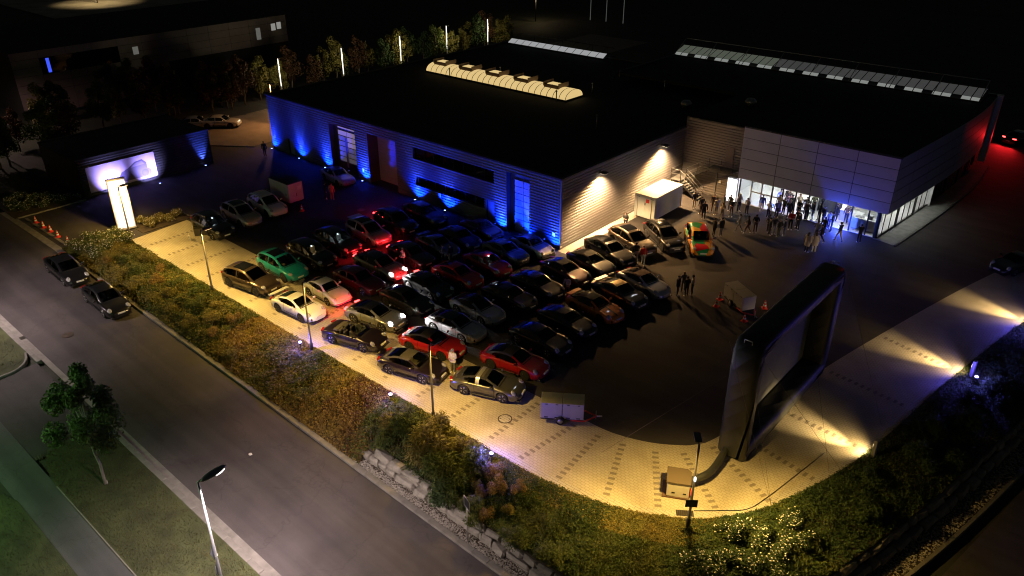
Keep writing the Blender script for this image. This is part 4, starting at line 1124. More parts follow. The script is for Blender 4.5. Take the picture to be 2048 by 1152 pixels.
# closed box trailer in the upper yard
bt = thing('cargo_trailer', 'white closed cargo trailer with red lit rear door', 'trailer', (-25.7,-8.45,0), R(0))
M_ct = pm('cargo_white',(.55,.52,.52),.5,var=.05)
MB().bbox(-1.5,1.5,-.78,.78,.48,2.25,.02).build('body', M_ct, bt); MB().bbox(-1.52,1.52,-.8,.8,2.25,2.3,.012).build('roof', pm('roof_dark',(.05,.045,.045),.7), bt)
MB().bbox(1.502,1.53,-.74,-.03,.55,2.18,.006).build('door', M_ct, bt); d2 = MB().bbox(1.502,1.53,.03,.74,.55,2.18,.006).build('door', M_ct, bt)
MB().box(1.532,1.545,.18,.58,1.55,1.9).build('white_sticker', M_whitep, d2); MB().box(1.532,1.56,.0,.05,1.0,1.3).build('handle', M_black, d2)
MB().box(.9,1.2,-.792,-.781,1.1,1.35).build('side_label', pm('label_grey',(.3,.28,.3),.6), bt)
MB().box(-1.45,1.5,-.6,.6,.36,.47).build('chassis', M_dark, bt)
for y in (-.7,.7):
    for x in (-.35,.35):
        MB().lathe([(.12,-.08),(.26,-.08),(.28,-.03),(.28,.03),(.26,.08),(.12,.08)],14,0,Matrix.Translation((x,y,.28)) @ Matrix.Rotation(R(90),4,'X')).build('wheel', M_rubber, bt)
MB().tube([(1.4,0,.4),(2.5,0,.42)], .05, 6).build('drawbar', M_dark, bt)
# luminous columns and flag poles far behind
for i, (u, v) in enumerate(((-56.5,12.2),(-55.8,22.0),(-56.4,33.3),(-57.4,44.0),(-56.7,52.9))):
    t = thing('light_column', 'slim glowing white light column in the tree row', 'light column', (u, v, 0), 0, 'light columns along the back road')
    MB().lathe([(.10,0),(.10,2.2)],8).build('pole', M_pole, t); MB().lathe([(.065,2.2),(.065,5.8)],8).build('tube_light', emat('column_light',(1,.95,.82),1.3), t)
    MB().box(-.05,.5,-.06,.06,5.8,5.88).build('arm', M_pole, t)
    lamp('POINT', 330, (1.0,.88,.55), (.9,0,4.6), t, rad=.2)
for i, (u, v) in enumerate(((-64.5,92.8),(-61,93.5),(-57,93.8))):
    t = thing('flag_pole', 'thin pale flag pole far behind the roofs', 'flag pole', (u, v, 0), 0, 'flag poles in the far distance')
    MB().lathe([(.09,0),(.05,7.5)],6).build('pole', pm('flagpole_glow',(.6,.6,.6),.5,emit=(.5,.55,.5),es=.10), t); MB().ell((0,0,7.55),(.09,.09,.09),6,5).build('finial', M_steel, t)  # faint glow put into the pole material
# sign frame on a post by the gravel
t = thing('sign_post', 'bare square sign frame on a thin post above the gravel', 'sign', (15.3,-26.75,zr(15.3)), R(-20))
MB().tube([(0,0,0),(0,0,2.3)], .03, 6).build('post', M_steel, t)
m = MB()
for a, b in (((-.3,2.25),(.3,2.25)),((.3,2.25),(.3,2.85)),((.3,2.85),(-.3,2.85)),((-.3,2.85),(-.3,2.25))): m.tube([(a[0],0,a[1]),(b[0],0,b[1])], .022, 6)
m.build('frame', M_steel, t); MB().box(-.27,.27,.01,.02,2.28,2.82).build('panel', pm('sign_dark',(.03,.03,.05),.4), t)
# ------------------------------------------------------------------ cars
def paint(name, c, metal=0.0, rough=0.32, coat=1.0):
    return pm('paint_'+name, c, rough, metal, coat, var=0.03, vscale=1.5)
P_black = paint('black', (0.006,0.006,0.007)); P_blackb = paint('black_violet', (0.012,0.007,0.012), .2)
P_white = paint('white', (0.74,0.74,0.70)); P_silver = paint('silver', (0.50,0.50,0.49), .75, .3); P_silverl = paint('light_silver', (0.62,0.62,0.62), .55, .3)
P_beige = paint('beige_silver', (0.48,0.42,0.34), .55, .32); P_grey = paint('grey', (0.20,0.20,0.21), .6, .3); P_dgrey = paint('dark_grey', (0.055,0.052,0.052), .5, .3)
P_bronze = paint('bronze', (0.085,0.062,0.045), .6, .3); P_olive = paint('olive_grey', (0.13,0.125,0.10), .6, .3); P_teal = paint('teal', (0.010,0.27,0.30), .1)
P_red = paint('red', (0.62,0.016,0.012)); P_red2 = paint('crimson', (0.42,0.010,0.014)); P_wine = paint('wine_red', (0.13,0.012,0.016), .3); P_burg = paint('burgundy', (0.09,0.02,0.028), .3)
P_orange = paint('orange', (0.85,0.24,0.012), .05); P_blue = paint('dark_blue', (0.012,0.014,0.05), .3); P_gold = paint('pale_gold', (0.55,0.40,0.16), .5)
M_soft = pm('soft_top', (0.045,0.04,0.036), .85, bump=.2, bscale=30); M_softb = pm('soft_top_black', (0.012,0.012,0.012), .85); M_softr = pm('soft_top_brown', (0.075,0.03,0.02), .85)
M_rimS = pm('rim_silver', (.62,.61,.58), .3, .8); M_rimD = pm('rim_dark', (.05,.05,.05), .35, .6); M_rimG = pm('rim_gold', (.42,.30,.14), .35, .7)
M_seatD = pm('seat_dark', (.03,.028,.028), .7); M_seatB = pm('seat_beige', (.55,.44,.27), .7); M_seatW = pm('seat_pale', (.5,.48,.45), .7)
M_plate = pm('number_plate', (.75,.75,.72), .4); M_chrome = pm('chrome', (.7,.7,.7), .12, 1.0)
M_lens = pm('headlight_glass', (.55,.56,.58), .08, .4, .8, var=.3, vscale=18); M_lensd = pm('headlight_dark', (.10,.10,.11), .08, .3, .8); M_lensOn = emat('headlight_on', (1,.97,.92), 22.0)
M_tail = pm('tail_lens', (.30,.012,.012), .15, 0, .6); M_tailOn = pm('tail_on', (.5,.02,.02), .2, emit=(1,.03,.03), es=14.0)
M_cg = bpy.data.materials.new('car_glass'); M_cg.use_nodes = True
nt = M_cg.node_tree; nt.nodes.clear()
o_ = nt.nodes.new('ShaderNodeOutputMaterial'); tr = nt.nodes.new('ShaderNodeBsdfTransparent'); gs = nt.nodes.new('ShaderNodeBsdfGlossy'); fr = nt.nodes.new('ShaderNodeFresnel'); mx = nt.nodes.new('ShaderNodeMixShader')
tr.inputs[0].default_value = (0.30, 0.33, 0.33, 1); gs.inputs['Roughness'].default_value = 0.03; fr.inputs[0].default_value = 1.5
nt.links.new(fr.outputs[0], mx.inputs[0]); nt.links.new(tr.outputs[0], mx.inputs[1]); nt.links.new(gs.outputs[0], mx.inputs[2]); nt.links.new(mx.outputs[0], o_.inputs[0])

def art_paint():
    m = pm('paint_art', (.7,.2,.02), .32, 0, 1.0)
    nt = m.node_tree; b = nt.nodes['Principled BSDF']
    tc = nt.nodes.new('ShaderNodeTexCoord'); mp = nt.nodes.new('ShaderNodeMapping'); mp.inputs['Scale'].default_value = (.55,.8,.8); mp.inputs['Rotation'].default_value = (0,0,.7)
    nt.links.new(tc.outputs['Object'], mp.inputs['Vector'])
    v = nt.nodes.new('ShaderNodeTexVoronoi'); v.inputs['Scale'].default_value = 1.5
    nt.links.new(mp.outputs['Vector'], v.inputs['Vector'])
    sp = nt.nodes.new('ShaderNodeSeparateColor'); nt.links.new(v.outputs['Color'], sp.inputs[0])
    rp = nt.nodes.new('ShaderNodeValToRGB'); rp.color_ramp.interpolation = 'CONSTANT'
    cols = [(0,(.75,.28,.02)),(.3,(.72,.40,.05)),(.45,(.60,.02,.03)),(.62,(.02,.30,.09)),(.8,(.09,.05,.12))]
    e = rp.color_ramp.elements; e[0].position = 0; e[0].color = (*cols[0][1],1); e[1].position = cols[1][0]; e[1].color = (*cols[1][1],1)
    for p, c in cols[2:]:
        q = e.new(p); q.color = (*c,1)
    nt.links.new(sp.outputs[0], rp.inputs[0]); nt.links.new(rp.outputs[0], b.inputs['Base Color'])
    return m
P_art = art_paint()

SPECS = {
 'coupe': dict(L=(-2.24,2.26), wb=2.45, r=.345, zb=.17,
   top=[(-2.24,.58),(-2.16,.72),(-1.95,.83),(-1.5,.93),(-1.0,.96),(.6,.93),(1.0,.88),(1.5,.79),(1.9,.70),(2.12,.60),(2.26,.46)],
   w=[(-2.24,.62),(-2.15,.76),(-1.9,.87),(-1.3,.935),(-.7,.89),(.2,.88),(.8,.885),(1.25,.905),(1.7,.87),(2.0,.76),(2.18,.60),(2.26,.44)],
   sh=[(-2.24,-.06),(-1.6,-.03),(-1.0,-.04),(.6,-.04),(1.0,.0),(1.5,.045),(1.85,.02),(2.26,-.06)],
   tub=(-.95,.62), cab=[(.86,.885),(.6,1.04),(.32,1.18),(.12,1.255),(-.1,1.285),(-.4,1.295),(-.62,1.28),(-.95,1.22),(-1.25,1.12),(-1.55,1.00),(-1.82,.905)],
   belt=.87, wb2=[(.86,.68),(.4,.80),(-.6,.80),(-1.2,.74),(-1.82,.60)], wr=.56, ws=(.86,.12), side=(.6,-1.25), rear=(-.62,-1.55), pil=None, sun=(-.1,-.62),
   hl=(1.86,.66,.70,.20,.15,.20), hlrot=-38, tl=(-2.16,.60,.74), seats=.0),
 'classic': dict(L=(-2.1,2.12), wb=2.27, r=.32, zb=.18,
   top=[(-2.1,.52),(-2.02,.66),(-1.8,.80),(-1.4,.92),(-.9,.95),(.6,.93),(1.0,.88),(1.5,.78),(1.85,.68),(2.02,.60),(2.12,.50)],
   w=[(-2.1,.60),(-2.0,.72),(-1.7,.80),(-1.2,.85),(-.6,.81),(.3,.80),(1.1,.82),(1.6,.80),(1.9,.74),(2.05,.68),(2.12,.62)],
   sh=[(-2.1,-.05),(-1.0,-.04),(.6,-.04),(1.0,.02),(1.5,.075),(1.85,.07),(2.12,-.02)],
   tub=(-.8,.6), cab=[(.72,.885),(.55,1.02),(.36,1.17),(.22,1.255),(.0,1.285),(-.4,1.29),(-.65,1.27),(-.95,1.19),(-1.25,1.06),(-1.5,.95),(-1.7,.88)],
   belt=.87, wb2=[(.72,.66),(.4,.73),(-.6,.73),(-1.7,.55)], wr=.56, ws=(.72,.22), side=(.55,-1.25), rear=(-.65,-1.5), pil=None, sun=(-.0,-.65),
   hl=(1.93,.60,.70,.12,.12,.12), hlrot=-55, tl=(-2.04,.55,.66), seats=.0),
 'suv': dict(L=(-2.36,2.36), wb=2.84, r=.385, zb=.24,
   top=[(-2.36,.72),(-2.30,.98),(-2.1,1.06),(-1.6,1.08),(.8,1.07),(1.2,1.04),(1.7,.98),(2.05,.90),(2.26,.78),(2.36,.60)],
   w=[(-2.36,.72),(-2.28,.86),(-2.0,.94),(-1.4,.975),(-.5,.95),(.6,.95),(1.4,.965),(1.9,.93),(2.2,.82),(2.36,.64)],
   sh=[(-2.36,-.08),(-1.6,-.06),(.8,-.06),(1.4,-.03),(2.0,-.03),(2.36,-.08)],
   tub=(-1.75,.85), cab=[(1.10,1.02),(.80,1.20),(.48,1.40),(.22,1.53),(-.05,1.585),(-.6,1.61),(-1.2,1.585),(-1.65,1.51),(-1.95,1.40),(-2.15,1.22),(-2.27,1.06)],
   belt=1.00, wb2=[(1.10,.74),(.6,.86),(-1.2,.86),(-2.0,.80),(-2.27,.74)], wr=.63, ws=(1.10,.22), side=(.80,-1.95), rear=(-1.95,-2.15), pil=-.6, sun=(-.05,-1.2),
   hl=(2.08,.70,.84,.20,.17,.10), hlrot=-20, tl=(-2.30,.68,.98), seats=.12),
 'sedan': dict(L=(-2.48,2.50), wb=2.95, r=.36, zb=.19,
   top=[(-2.48,.66),(-2.40,.88),(-2.2,.98),(-1.7,1.01),(.8,.97),(1.2,.93),(1.8,.85),(2.2,.74),(2.42,.62),(2.50,.50)],
   w=[(-2.48,.66),(-2.38,.80),(-2.1,.90),(-1.5,.955),(-.5,.93),(.6,.92),(1.5,.935),(2.0,.88),(2.3,.74),(2.50,.52)],
   sh=[(-2.48,-.08),(-1.6,-.05),(.8,-.04),(1.5,.02),(2.0,.01),(2.5,-.06)],
   tub=(-1.6,.85), cab=[(1.05,.93),(.75,1.09),(.45,1.24),(.2,1.345),(-.1,1.385),(-.6,1.40),(-1.1,1.36),(-1.5,1.27),(-1.85,1.13),(-2.1,1.02),(-2.25,.97)],
   belt=.91, wb2=[(1.05,.72),(.5,.84),(-1.2,.83),(-2.25,.66)], wr=.60, ws=(1.05,.2), side=(.75,-1.85), rear=(-1.1,-2.1), pil=-.6, sun=(-.1,-1.1),
   hl=(2.16,.66,.74,.22,.15,.11), hlrot=-25, tl=(-2.40,.62,.86), seats=.05),
 'saloon': dict(L=(-2.22,2.2), wb=2.55, r=.33, zb=.19,
   top=[(-2.22,.60),(-2.16,.84),(-2.0,.94),(-1.5,.97),(.7,.93),(1.1,.91),(1.7,.86),(2.0,.80),(2.14,.70),(2.2,.55)],
   w=[(-2.22,.70),(-2.14,.80),(-1.8,.85),(-.8,.87),(.6,.87),(1.5,.86),(1.9,.82),(2.1,.76),(2.2,.66)],
   sh=[(-2.22,-.06),(-1.6,-.04),(.8,-.04),(1.6,-.02),(2.2,-.06)],
   tub=(-1.15,.65), cab=[(.85,.90),(.62,1.05),(.38,1.22),(.2,1.33),(-.05,1.36),(-.5,1.37),(-.9,1.35),(-1.1,1.30),(-1.35,1.15),(-1.55,1.02),(-1.72,.94)],
   belt=.89, wb2=[(.85,.70),(.4,.78),(-1.0,.78),(-1.72,.68)], wr=.60, ws=(.85,.2), side=(.62,-1.35), rear=(-1.1,-1.55), pil=-.5, sun=(-.05,-.5),
   hl=(2.06,.62,.68,.10,.16,.09), hlrot=-8, tl=(-2.18,.62,.80), seats=.03),
}
TYPES = {}
def car_type(tn):
    if tn in TYPES: return TYPES[tn]
    S = SPECS[tn]; x0, x1 = S['L']; r = S['r']; Ra = r+.055; zb = S['zb']
    xw = (-S['wb']/2, S['wb']/2)
    st = {round(x0+(x1-x0)*t, 3) for t in (0,.012,.035,.08,.14,.9,.955,.985,1.0)}
    st |= {round(k[0], 3) for k in S['top']}
    for c in xw:
        for f in (1.06,1.0,.97,.86,.66,.4,.13): st |= {round(c-Ra*f, 3), round(c+Ra*f, 3)}
    t0, t1 = S['tub']; st |= {t0-.02, t0, t1, t1+.02, -.3, .2}
    st = sorted(x for x in st if x0 <= x <= x1)
    st2 = [st[0]]
    for x in st[1:]:
        if x-st2[-1] > .012 or x == x1: st2.append(x)
    rows = []
    for x in st2:
        w = interp(S['w'], x); zt = interp(S['top'], x); zs = zt+interp(S['sh'], x)
        e = min(1, (x-x0)/.35, (x1-x)/.35); b = zb+.10*(1-max(0, e))
        za = -1
        for c in xw:
            q = Ra*Ra-(x-c)**2
            if q > 0: za = max(za, r+math.sqrt(q))
        zm = b+.55*(zs-b)
        pts = [(0,b), (w*.80,b), (w*.965,b+.05), (w,zm), (w*.985,zs-.10*(zs-b)), (w*.90,zs), (w*.78,zt-.012 if zs < zt else (zt+zs)/2-.01), (w*.45,zt-.004), (0,zt)]
        if za > 0:
            pts[1] = (w*.74, max(b, za)); pts[2] = (w*.985, max(b+.05, za)); pts[3] = (w*1.005, max(zm, za+.03)); pts[4] = (w*.985, max(pts[4][1], za+.06))
            pts[5] = (w*.90, max(zs, za+.09))
        if t0 <= x <= t1:
            pts[6] = (w*.83, zs-.03); pts[7] = (w*.79, .40); pts[8] = (0,.40)
        ring = [(x, y, z) for y, z in pts]+[(x, -y, z) for y, z in pts[-2::-1]]
        rows.append(ring)
    body = MB(); n = len(rows[0])
    vs_ = [p for r_ in rows for p in r_]
    fl = []; mi = []
    for i in range(len(rows)-1):
        xm = (rows[i][0][0]+rows[i+1][0][0])/2
        for k in range(n-1):
            kk = k if k < 8 else n-2-k
            fl.append((i*n+k, (i+1)*n+k, (i+1)*n+k+1, i*n+k+1))
            mi.append(1 if kk in (0, 1) or (t0-.02 < xm < t1+.02 and kk >= 6) else 0)
    o = len(body.v); body.v += vs_
    for f, m_ in zip(fl, mi): body.f.append(f); body.m.append(m_); body.s.append(True)
    body.f.append(tuple(range(n-1))); body.m.append(0); body.s.append(False)
    body.f.append(tuple((len(rows)-1)*n+k for k in range(n-1))[::-1]); body.m.append(0); body.s.append(False)
    D = {'S': S}
    D['body'] = body.mesh('body', [P_black, M_black])
    # cabin
    cab = S['cab']; zmax = max(z for _, z in cab); belt = S['belt']
    xs = sorted({c[0] for c in cab} | ({S['pil']+.05, S['pil']-.05} if S['pil'] is not None else set()), reverse=True)
    rr = []
    for x in xs:
        zt = interp(sorted(cab), x); wb2 = interp(sorted(S['wb2']), x); k = max(0, (zt-belt)/(zmax-belt))
        yb = wb2+(S['wr']+.06-wb2)*k
        h = zt-belt
        rr.append([(x, wb2, belt), (x, yb, belt+h*.80), (x, yb-.05*k-.01, belt+h*.90), (x, yb*.80, belt+h*.972), (x, yb*.42, belt+h*.995), (x, 0, zt)])
    parts = {k: MB() for k in ('roof','frame','windscreen','side_l','side_r','rear_window','sunroof')}
    for i in range(len(xs)-1):
        a, b = xs[i], xs[i+1]; m_ = (a+b)/2
        for j in range(5):
            q = [rr[i][j], rr[i][j+1], rr[i+1][j+1], rr[i+1][j]]
            isws = S['ws'][1] < m_ < S['ws'][0]; isr = S['rear'][1] < m_ < S['rear'][0]
            if j == 0: key = 'side' if (S['side'][1] < m_ < S['side'][0] and not (S['pil'] is not None and abs(m_-S['pil']) < .05)) else ('frame' if isws else 'roof')
            elif j in (1, 2): key = 'frame' if isws else 'roof'
            else: key = 'windscreen' if isws else 'rear_window' if isr else 'sunroof' if (S['sun'][1] < m_ < S['sun'][0]) else 'roof'
            for sg in (1, -1):
                pp = [(p[0], p[1]*sg, p[2]) for p in q]
                if sg == 1: pp = pp[::-1]
                kk = ('side_l' if sg > 0 else 'side_r') if key == 'side' else key
                parts[kk].add(pp, [(0,1,2,3)], 0, True)
    for k, m_ in parts.items():
        # weld coincident corners so smooth shading runs across the panels
        seen = {}; nv = []; mp = []
        for p in m_.v:
            q = (round(p[0],4), round(p[1],4), round(p[2],4))
            if q not in seen: seen[q] = len(nv); nv.append(p)
            mp.append(seen[q])
        m_.v = nv; ff = []; fm = []; fs = []
        for f, a, b in zip(m_.f, m_.m, m_.s):
            g = []
            for i in f:
                if mp[i] not in g: g.append(mp[i])
            if len(g) > 2: ff.append(tuple(g)); fm.append(a); fs.append(b)
        m_.f, m_.m, m_.s = ff, fm, fs
        D[k] = m_.mesh(k, M_cg)
    # lamps, mirrors, trim
    hx, hy, hz, a, b, c = S['hl']
    for sg, nm in ((1,'hl_l'),(-1,'hl_r')):
        M = Matrix.Rotation(R(12*sg),4,'Z') @ Matrix.Rotation(R(-S['hlrot']),4,'Y')
        D[nm] = MB().ell((hx,hy*sg,hz),(a,b,c*.45 if tn not in ('classic',) else c*.6),14,8,0,M).mesh('headlight', M_lens)
    tx, ty, tz = S['tl']
    for sg, nm in ((1,'tl_l'),(-1,'tl_r')):
        D[nm] = MB().bbox(tx-.05,tx+.10,min(sg*ty-.20,sg*ty+.20),max(sg*ty-.20,sg*ty+.20),tz-.055,tz+.045,.02,0,Matrix.Translation((tx,sg*ty,0)) @ Matrix.Rotation(R(-20*sg),4,'Z') @ Matrix.Translation((-tx,-sg*ty,0))).mesh('tail_light', M_tail)
    for sg, nm in ((1,'mir_l'),(-1,'mir_r')):
        xm = S['ws'][0]-.32; ym = interp(sorted(S['wb2']), xm)+.16
        m_ = MB().ell((xm,sg*(ym+.05),belt+.14),(.08,.12,.075),10,7); m_.tube([(xm,sg*(ym-.14),belt+.04),(xm,sg*ym,belt+.10)], .025, 6); D[nm] = m_.mesh('mirror', P_black)
    g = MB(); xf = x1-.07
    g.bbox(xf-.3,xf+.055,-.42,.42,.30,.42,.02); D['intake_c'] = g.mesh('intake', M_black)
    for sg, nm in ((1,'intake_l'),(-1,'intake_r')):
        wy = interp(S['w'], x1-.16)
        D[nm] = MB().bbox(x1-.34,x1-.10,min(sg*(wy-.26),sg*(wy+.005)),max(sg*(wy-.26),sg*(wy+.005)),.33,.50,.02).mesh('intake', M_black)
    D['plate_f'] = MB().bbox(x1-.06,x1+.012,-.26,.26,.43,.54,.004).mesh('number_plate', M_plate)
    D['plate_r'] = MB().bbox(x0-.012,x0+.06,-.26,.26,.48 if tn != 'suv' else .62,.59 if tn != 'suv' else .73,.004).mesh('number_plate', M_plate)
    wy = interp(S['w'], -.15)
    for sg, nm in ((1,'h_l'),(-1,'h_r')): D[nm] = MB().cbox((-.22,sg*(wy-.0),belt-.14),(.2,.03,.03)).mesh('door_handle', M_chrome)
    sm = MB().bbox(-.24,.24,-.22,.22,.40,.56,.05); sm.bbox(-.34,-.18,-.22,.22,.5,1.0,.05,0,Matrix.Rotation(R(-8),4,'Y')); sm.bbox(-.40,-.28,-.12,.12,1.0,1.16,.04,0,Matrix.Rotation(R(-8),4,'Y'))
    D['seat'] = sm.mesh('seat', M_seatD)
    D['dash'] = MB().bbox(S['ws'][0]-.42,S['ws'][0]-.02,-.62,.62,.6,belt-.02,.05).mesh('dashboard', M_seatD)
    tor = [(S['ws'][0]-.55+.05*math.sin(a*.5236), .36+.17*math.cos(a*.5236), belt-.05+.16*math.sin(a*.5236)) for a in range(13)]
    D['wheel_s'] = MB().tube(tor, .018, 6).mesh('steering_wheel', M_black)
    # shut lines of the doors, cowl, lower bumpers
    def side_pt(x, f, sg):
        w = interp(S['w'], x); zt = interp(S['top'], x); zs = zt+interp(S['sh'], x); zm = zb+.55*(zs-zb)
        P_ = [(w*.965+.006,zb+.05),(w+.006,zm),(w*.985+.006,zs-.10*(zs-zb)),(w*.90+.008,zs+.003)]
        k = min(2, int(f*3)); t_ = f*3-k
        return (x, sg*(P_[k][0]+(P_[k+1][0]-P_[k][0])*t_), P_[k][1]+(P_[k+1][1]-P_[k][1])*t_)
    xa, xb = (.70,-.55) if tn in ('coupe','classic','saloon') else (.82,-.28)
    for sg, nm in ((1,'gap_l'),(-1,'gap_r')):
        g_ = MB(); hw_ = .013
        for xx in ((xa,xb) if tn in ('coupe','classic','saloon') else (xa,xb,-1.18)):
            g_.grid([[side_pt(xx-hw_, f, sg), side_pt(xx+hw_, f, sg)] for f in (.12,.33,.5,.667,.85,.97)], smooth=False)
        g_.grid([[side_pt(x, .12, sg), side_pt(x, .16, sg)] for x in [xa+(xb-xa)*k/5 if tn in ('coupe','classic','saloon') else xa+(-1.18-xa)*k/6 for k in range(6 if tn in ('coupe','classic','saloon') else 7)]], smooth=False)
        D[nm] = g_.mesh('door_gap', M_black)
    g_ = MB()
    xh = S['ws'][0]+.08
    g_.grid([[(xh-.05, y, interp(S['top'], xh-.05)+.007), (xh+.04, y, interp(S['top'], xh+.04)+.007)] for y in (-.6,-.3,0,.3,.6)], smooth=False); D['cowl'] = g_.mesh('cowl', M_black)
    for sg, nm in ((1,'hood_l'),(-1,'hood_r')):
        g_ = MB(); g_.grid([[(x, sg*(interp(S['w'],x)*.64-.011), interp(S['top'],x)+.002), (x, sg*(interp(S['w'],x)*.64+.011), interp(S['top'],x)+.002)] for x in [xh+.05+(x1-.35-xh-.05)*k/7 for k in range(8)]], smooth=False); D[nm] = g_.mesh('bonnet_gap', M_black)
    D['lip'] = MB().bbox(x1-.42,x1-.02,-interp(S['w'],x1-.3)*.9,interp(S['w'],x1-.3)*.9,zb-.02,zb+.08,.02).mesh('front_lip', M_black)
    D['diff'] = MB().bbox(x0+.015,x0+.4,-interp(S['w'],x0+.2)*.85,interp(S['w'],x0+.2)*.85,zb-.01,zb+.20,.03).mesh('rear_diffuser', M_black)
    # wheel and rim
    tw = .115
    RX = Matrix.Rotation(R(90),4,'X')
    D['tyre'] = MB().lathe([(r*.68,-tw),(r*.94,-tw),(r,-tw*.7),(r,tw*.7),(r*.94,tw),(r*.68,tw)],26,0,RX).mesh('wheel', M_rubber)
    rim = MB(); rim.lathe([(r*.70,-tw*.9),(r*.70,tw*.98),(r*.63,tw*.96),(r*.61,tw*.3),(.05,tw*.2)],26,0,RX,True,False)
    for k in range(5):
        a = 2*math.pi*k/5
        for da in (-.13,.13):
            p0 = Vector((.05*math.cos(a),-tw*.75,.05*math.sin(a))); p1 = Vector((r*.64*math.cos(a+da),-tw*.92,r*.64*math.sin(a+da)))
            rim.tube([p0,p1], [.030,.020], 5)
    rim.lathe([(.001,tw*.85),(.05,tw*.85),(.055,tw*.4)],10,0,RX,True,False)
    # spokes were laid on the -y side: that side faces outward
    D['rim'] = rim.mesh('rim', [M_rimS])
    D['disc'] = None
    TYPES[tn] = D
    return D
def wheel_well_disc(): pass

def make_car(tn, name, label, loc, rz, pnt, rim=None, top=None, roof=None, opt=(), seat=None, group=None, lens=None, z=0.0, pitch=0.0, plate=True):
    D = car_type(tn); S = D['S']
    t = thing(name, label, 'car', (loc[0], loc[1], z), rz, group)
    if pitch: t.rotation_euler = (0, pitch, rz)
    rim = rim or M_rimS; rf = roof or pnt
    obj('body', D['body'], t, mats=[pnt, M_black])
    on = 'lights' in opt
    for sg in (1, -1): MB().bbox(-S['wb']/2+S['r']+.09,S['wb']/2-S['r']-.09,sg*interp(S['w'],0)*.985-.03,sg*interp(S['w'],0)*.985+.03,S['zb']-.02,S['zb']+.075,.015).build('sill_panel', M_black, t)
    if 'open' not in opt:
        if 'targa' not in opt: obj('roof', D['roof'], t, mats=[top or rf])
        if not ('soft' in opt or 'targa' in opt): obj('sunroof' if 'sun' in opt else 'roof_panel', D['sunroof'], t, mats=[M_glassd if 'sun' in opt else (top or rf)])
        elif 'soft' in opt: obj('roof_panel', D['sunroof'], t, mats=[top])
        if 'targa' not in opt:
            obj('rear_window', D['rear_window'], t)
        for k in ('side_l','side_r'): obj('side_window', D[k], t)
    if 'targa' in opt:
        obj('roof_panel', D['sunroof'], t, mats=[top]); 
        obj('rear_window', D['rear_window'], t); obj('rear_window_frame', D['roof'], t, mats=[M_softb])
        hp = MB()
        cb = sorted(S['cab'])
        def hoop(x): 
            zt = interp(cb, x)+.008; wb2 = interp(sorted(S['wb2']), x); k = (zt-S['belt'])/(max(c[1] for c in cb)-S['belt']); yb = wb2+(S['wr']+.06-wb2)*k
            h = zt-S['belt']
            L_ = [(wb2+.012, S['belt']), (yb+.012, S['belt']+h*.80), (yb-.04, S['belt']+h*.905), (yb*.80, S['belt']+h*.98), (yb*.42, S['belt']+h*1.0), (0, zt)]
            return [(x, y, z_) for y, z_ in L_]+[(x, -y, z_) for y, z_ in L_[-2::-1]]
        hp.grid([hoop(-.28), hoop(-.40), hoop(-.52)]); hp.build('roof_hoop', M_rimS, t)
    if 'soft' in opt:
        rw = MB(); cb = sorted(S['cab'])
    obj('windscreen_frame', D['frame'], t, mats=[pnt]); obj('windscreen', D['windscreen'], t)
    for k in ('hl_l','hl_r'): obj('headlight', D[k], t, mats=[M_lensOn if on else (lens or M_lens)])
    for k in ('tl_l','tl_r'): obj('tail_light', D[k], t, mats=[M_tailOn if (on or 'tail' in opt) else M_tail])
    for k in ('mir_l','mir_r'): obj('mirror', D[k], t, mats=[pnt])
    for k in ('intake_c','intake_l','intake_r'): obj('air_intake', D[k], t)
    if plate: obj('number_plate', D['plate_f'], t)
    obj('number_plate', D['plate_r'], t)
    for k in ('h_l','h_r'): obj('door_handle', D[k], t, mats=[pnt])
    for sx in (-.05,) if tn in ('coupe','classic') else (-.05,-.95):
        for sy in (.36,-.36):
            o = obj('seat', D['seat'], t, (sx, sy, S['seats']), mats=[seat or M_seatD])
    for k, nm_ in (('gap_l','door_gap'),('gap_r','door_gap'),('cowl','cowl'),('hood_l','bonnet_gap'),('hood_r','bonnet_gap'),('lip','front_lip'),('diff','rear_diffuser')): obj(nm_, D[k], t)
    obj('dashboard', D['dash'], t); obj('steering_wheel', D['wheel_s'], t)
    for xw in (-S['wb']/2, S['wb']/2):
        for sg in (1, -1):
            wy = interp(S['w'], xw)-.125
            w = obj('wheel', D['tyre'], t, (xw, sg*wy, S['r']), (0, 0, math.pi if sg > 0 else 0.0))
            obj('rim', D['rim'], w, mats=[rim])
    if 'rails' in opt:
        for sg in (1, -1):
            MB().tube([(.15,sg*.64,1.56),(.05,sg*.655,1.64),(-1.35,sg*.655,1.64),(-1.5,sg*.64,1.54)], .022, 6).build('roof_rail', M_chrome, t)
    if 'chrome' in opt:
        for sg in (1, -1):
            MB().tube([(.80,sg*.87,1.03),(.3,sg*.715,1.42),(-.6,sg*.71,1.50),(-1.5,sg*.73,1.40),(-1.95,sg*.83,1.06),(.80,sg*.885,1.02)], .016, 5).build('window_trim', M_chrome, t)
    if 'wing' in opt:
        wg = MB().bbox(-2.28,-1.98,-.78,.78,1.02,1.055,.012).build('rear_wing', pnt, t)
        for sg in (1, -1): MB().box(-2.13,-2.06,sg*.5-.02,sg*.5+.02,.72,1.02).build('wing_strut', M_black, wg)
        for sg in (1, -1): MB().box(-2.30,-1.96,sg*.78-.01,sg*.78+.01,.98,1.08).build('end_plate', pnt, wg)
    if 'lip' in opt:
        MB().bbox(-2.20,-1.78,-.62,.62,.93,1.0,.03).build('rear_spoiler', pnt, t)
    if 'roofspoiler' in opt:
        MB().bbox(-2.22,-1.75,-.62,.62,1.44,1.50,.02).build('roof_spoiler', pnt, t)
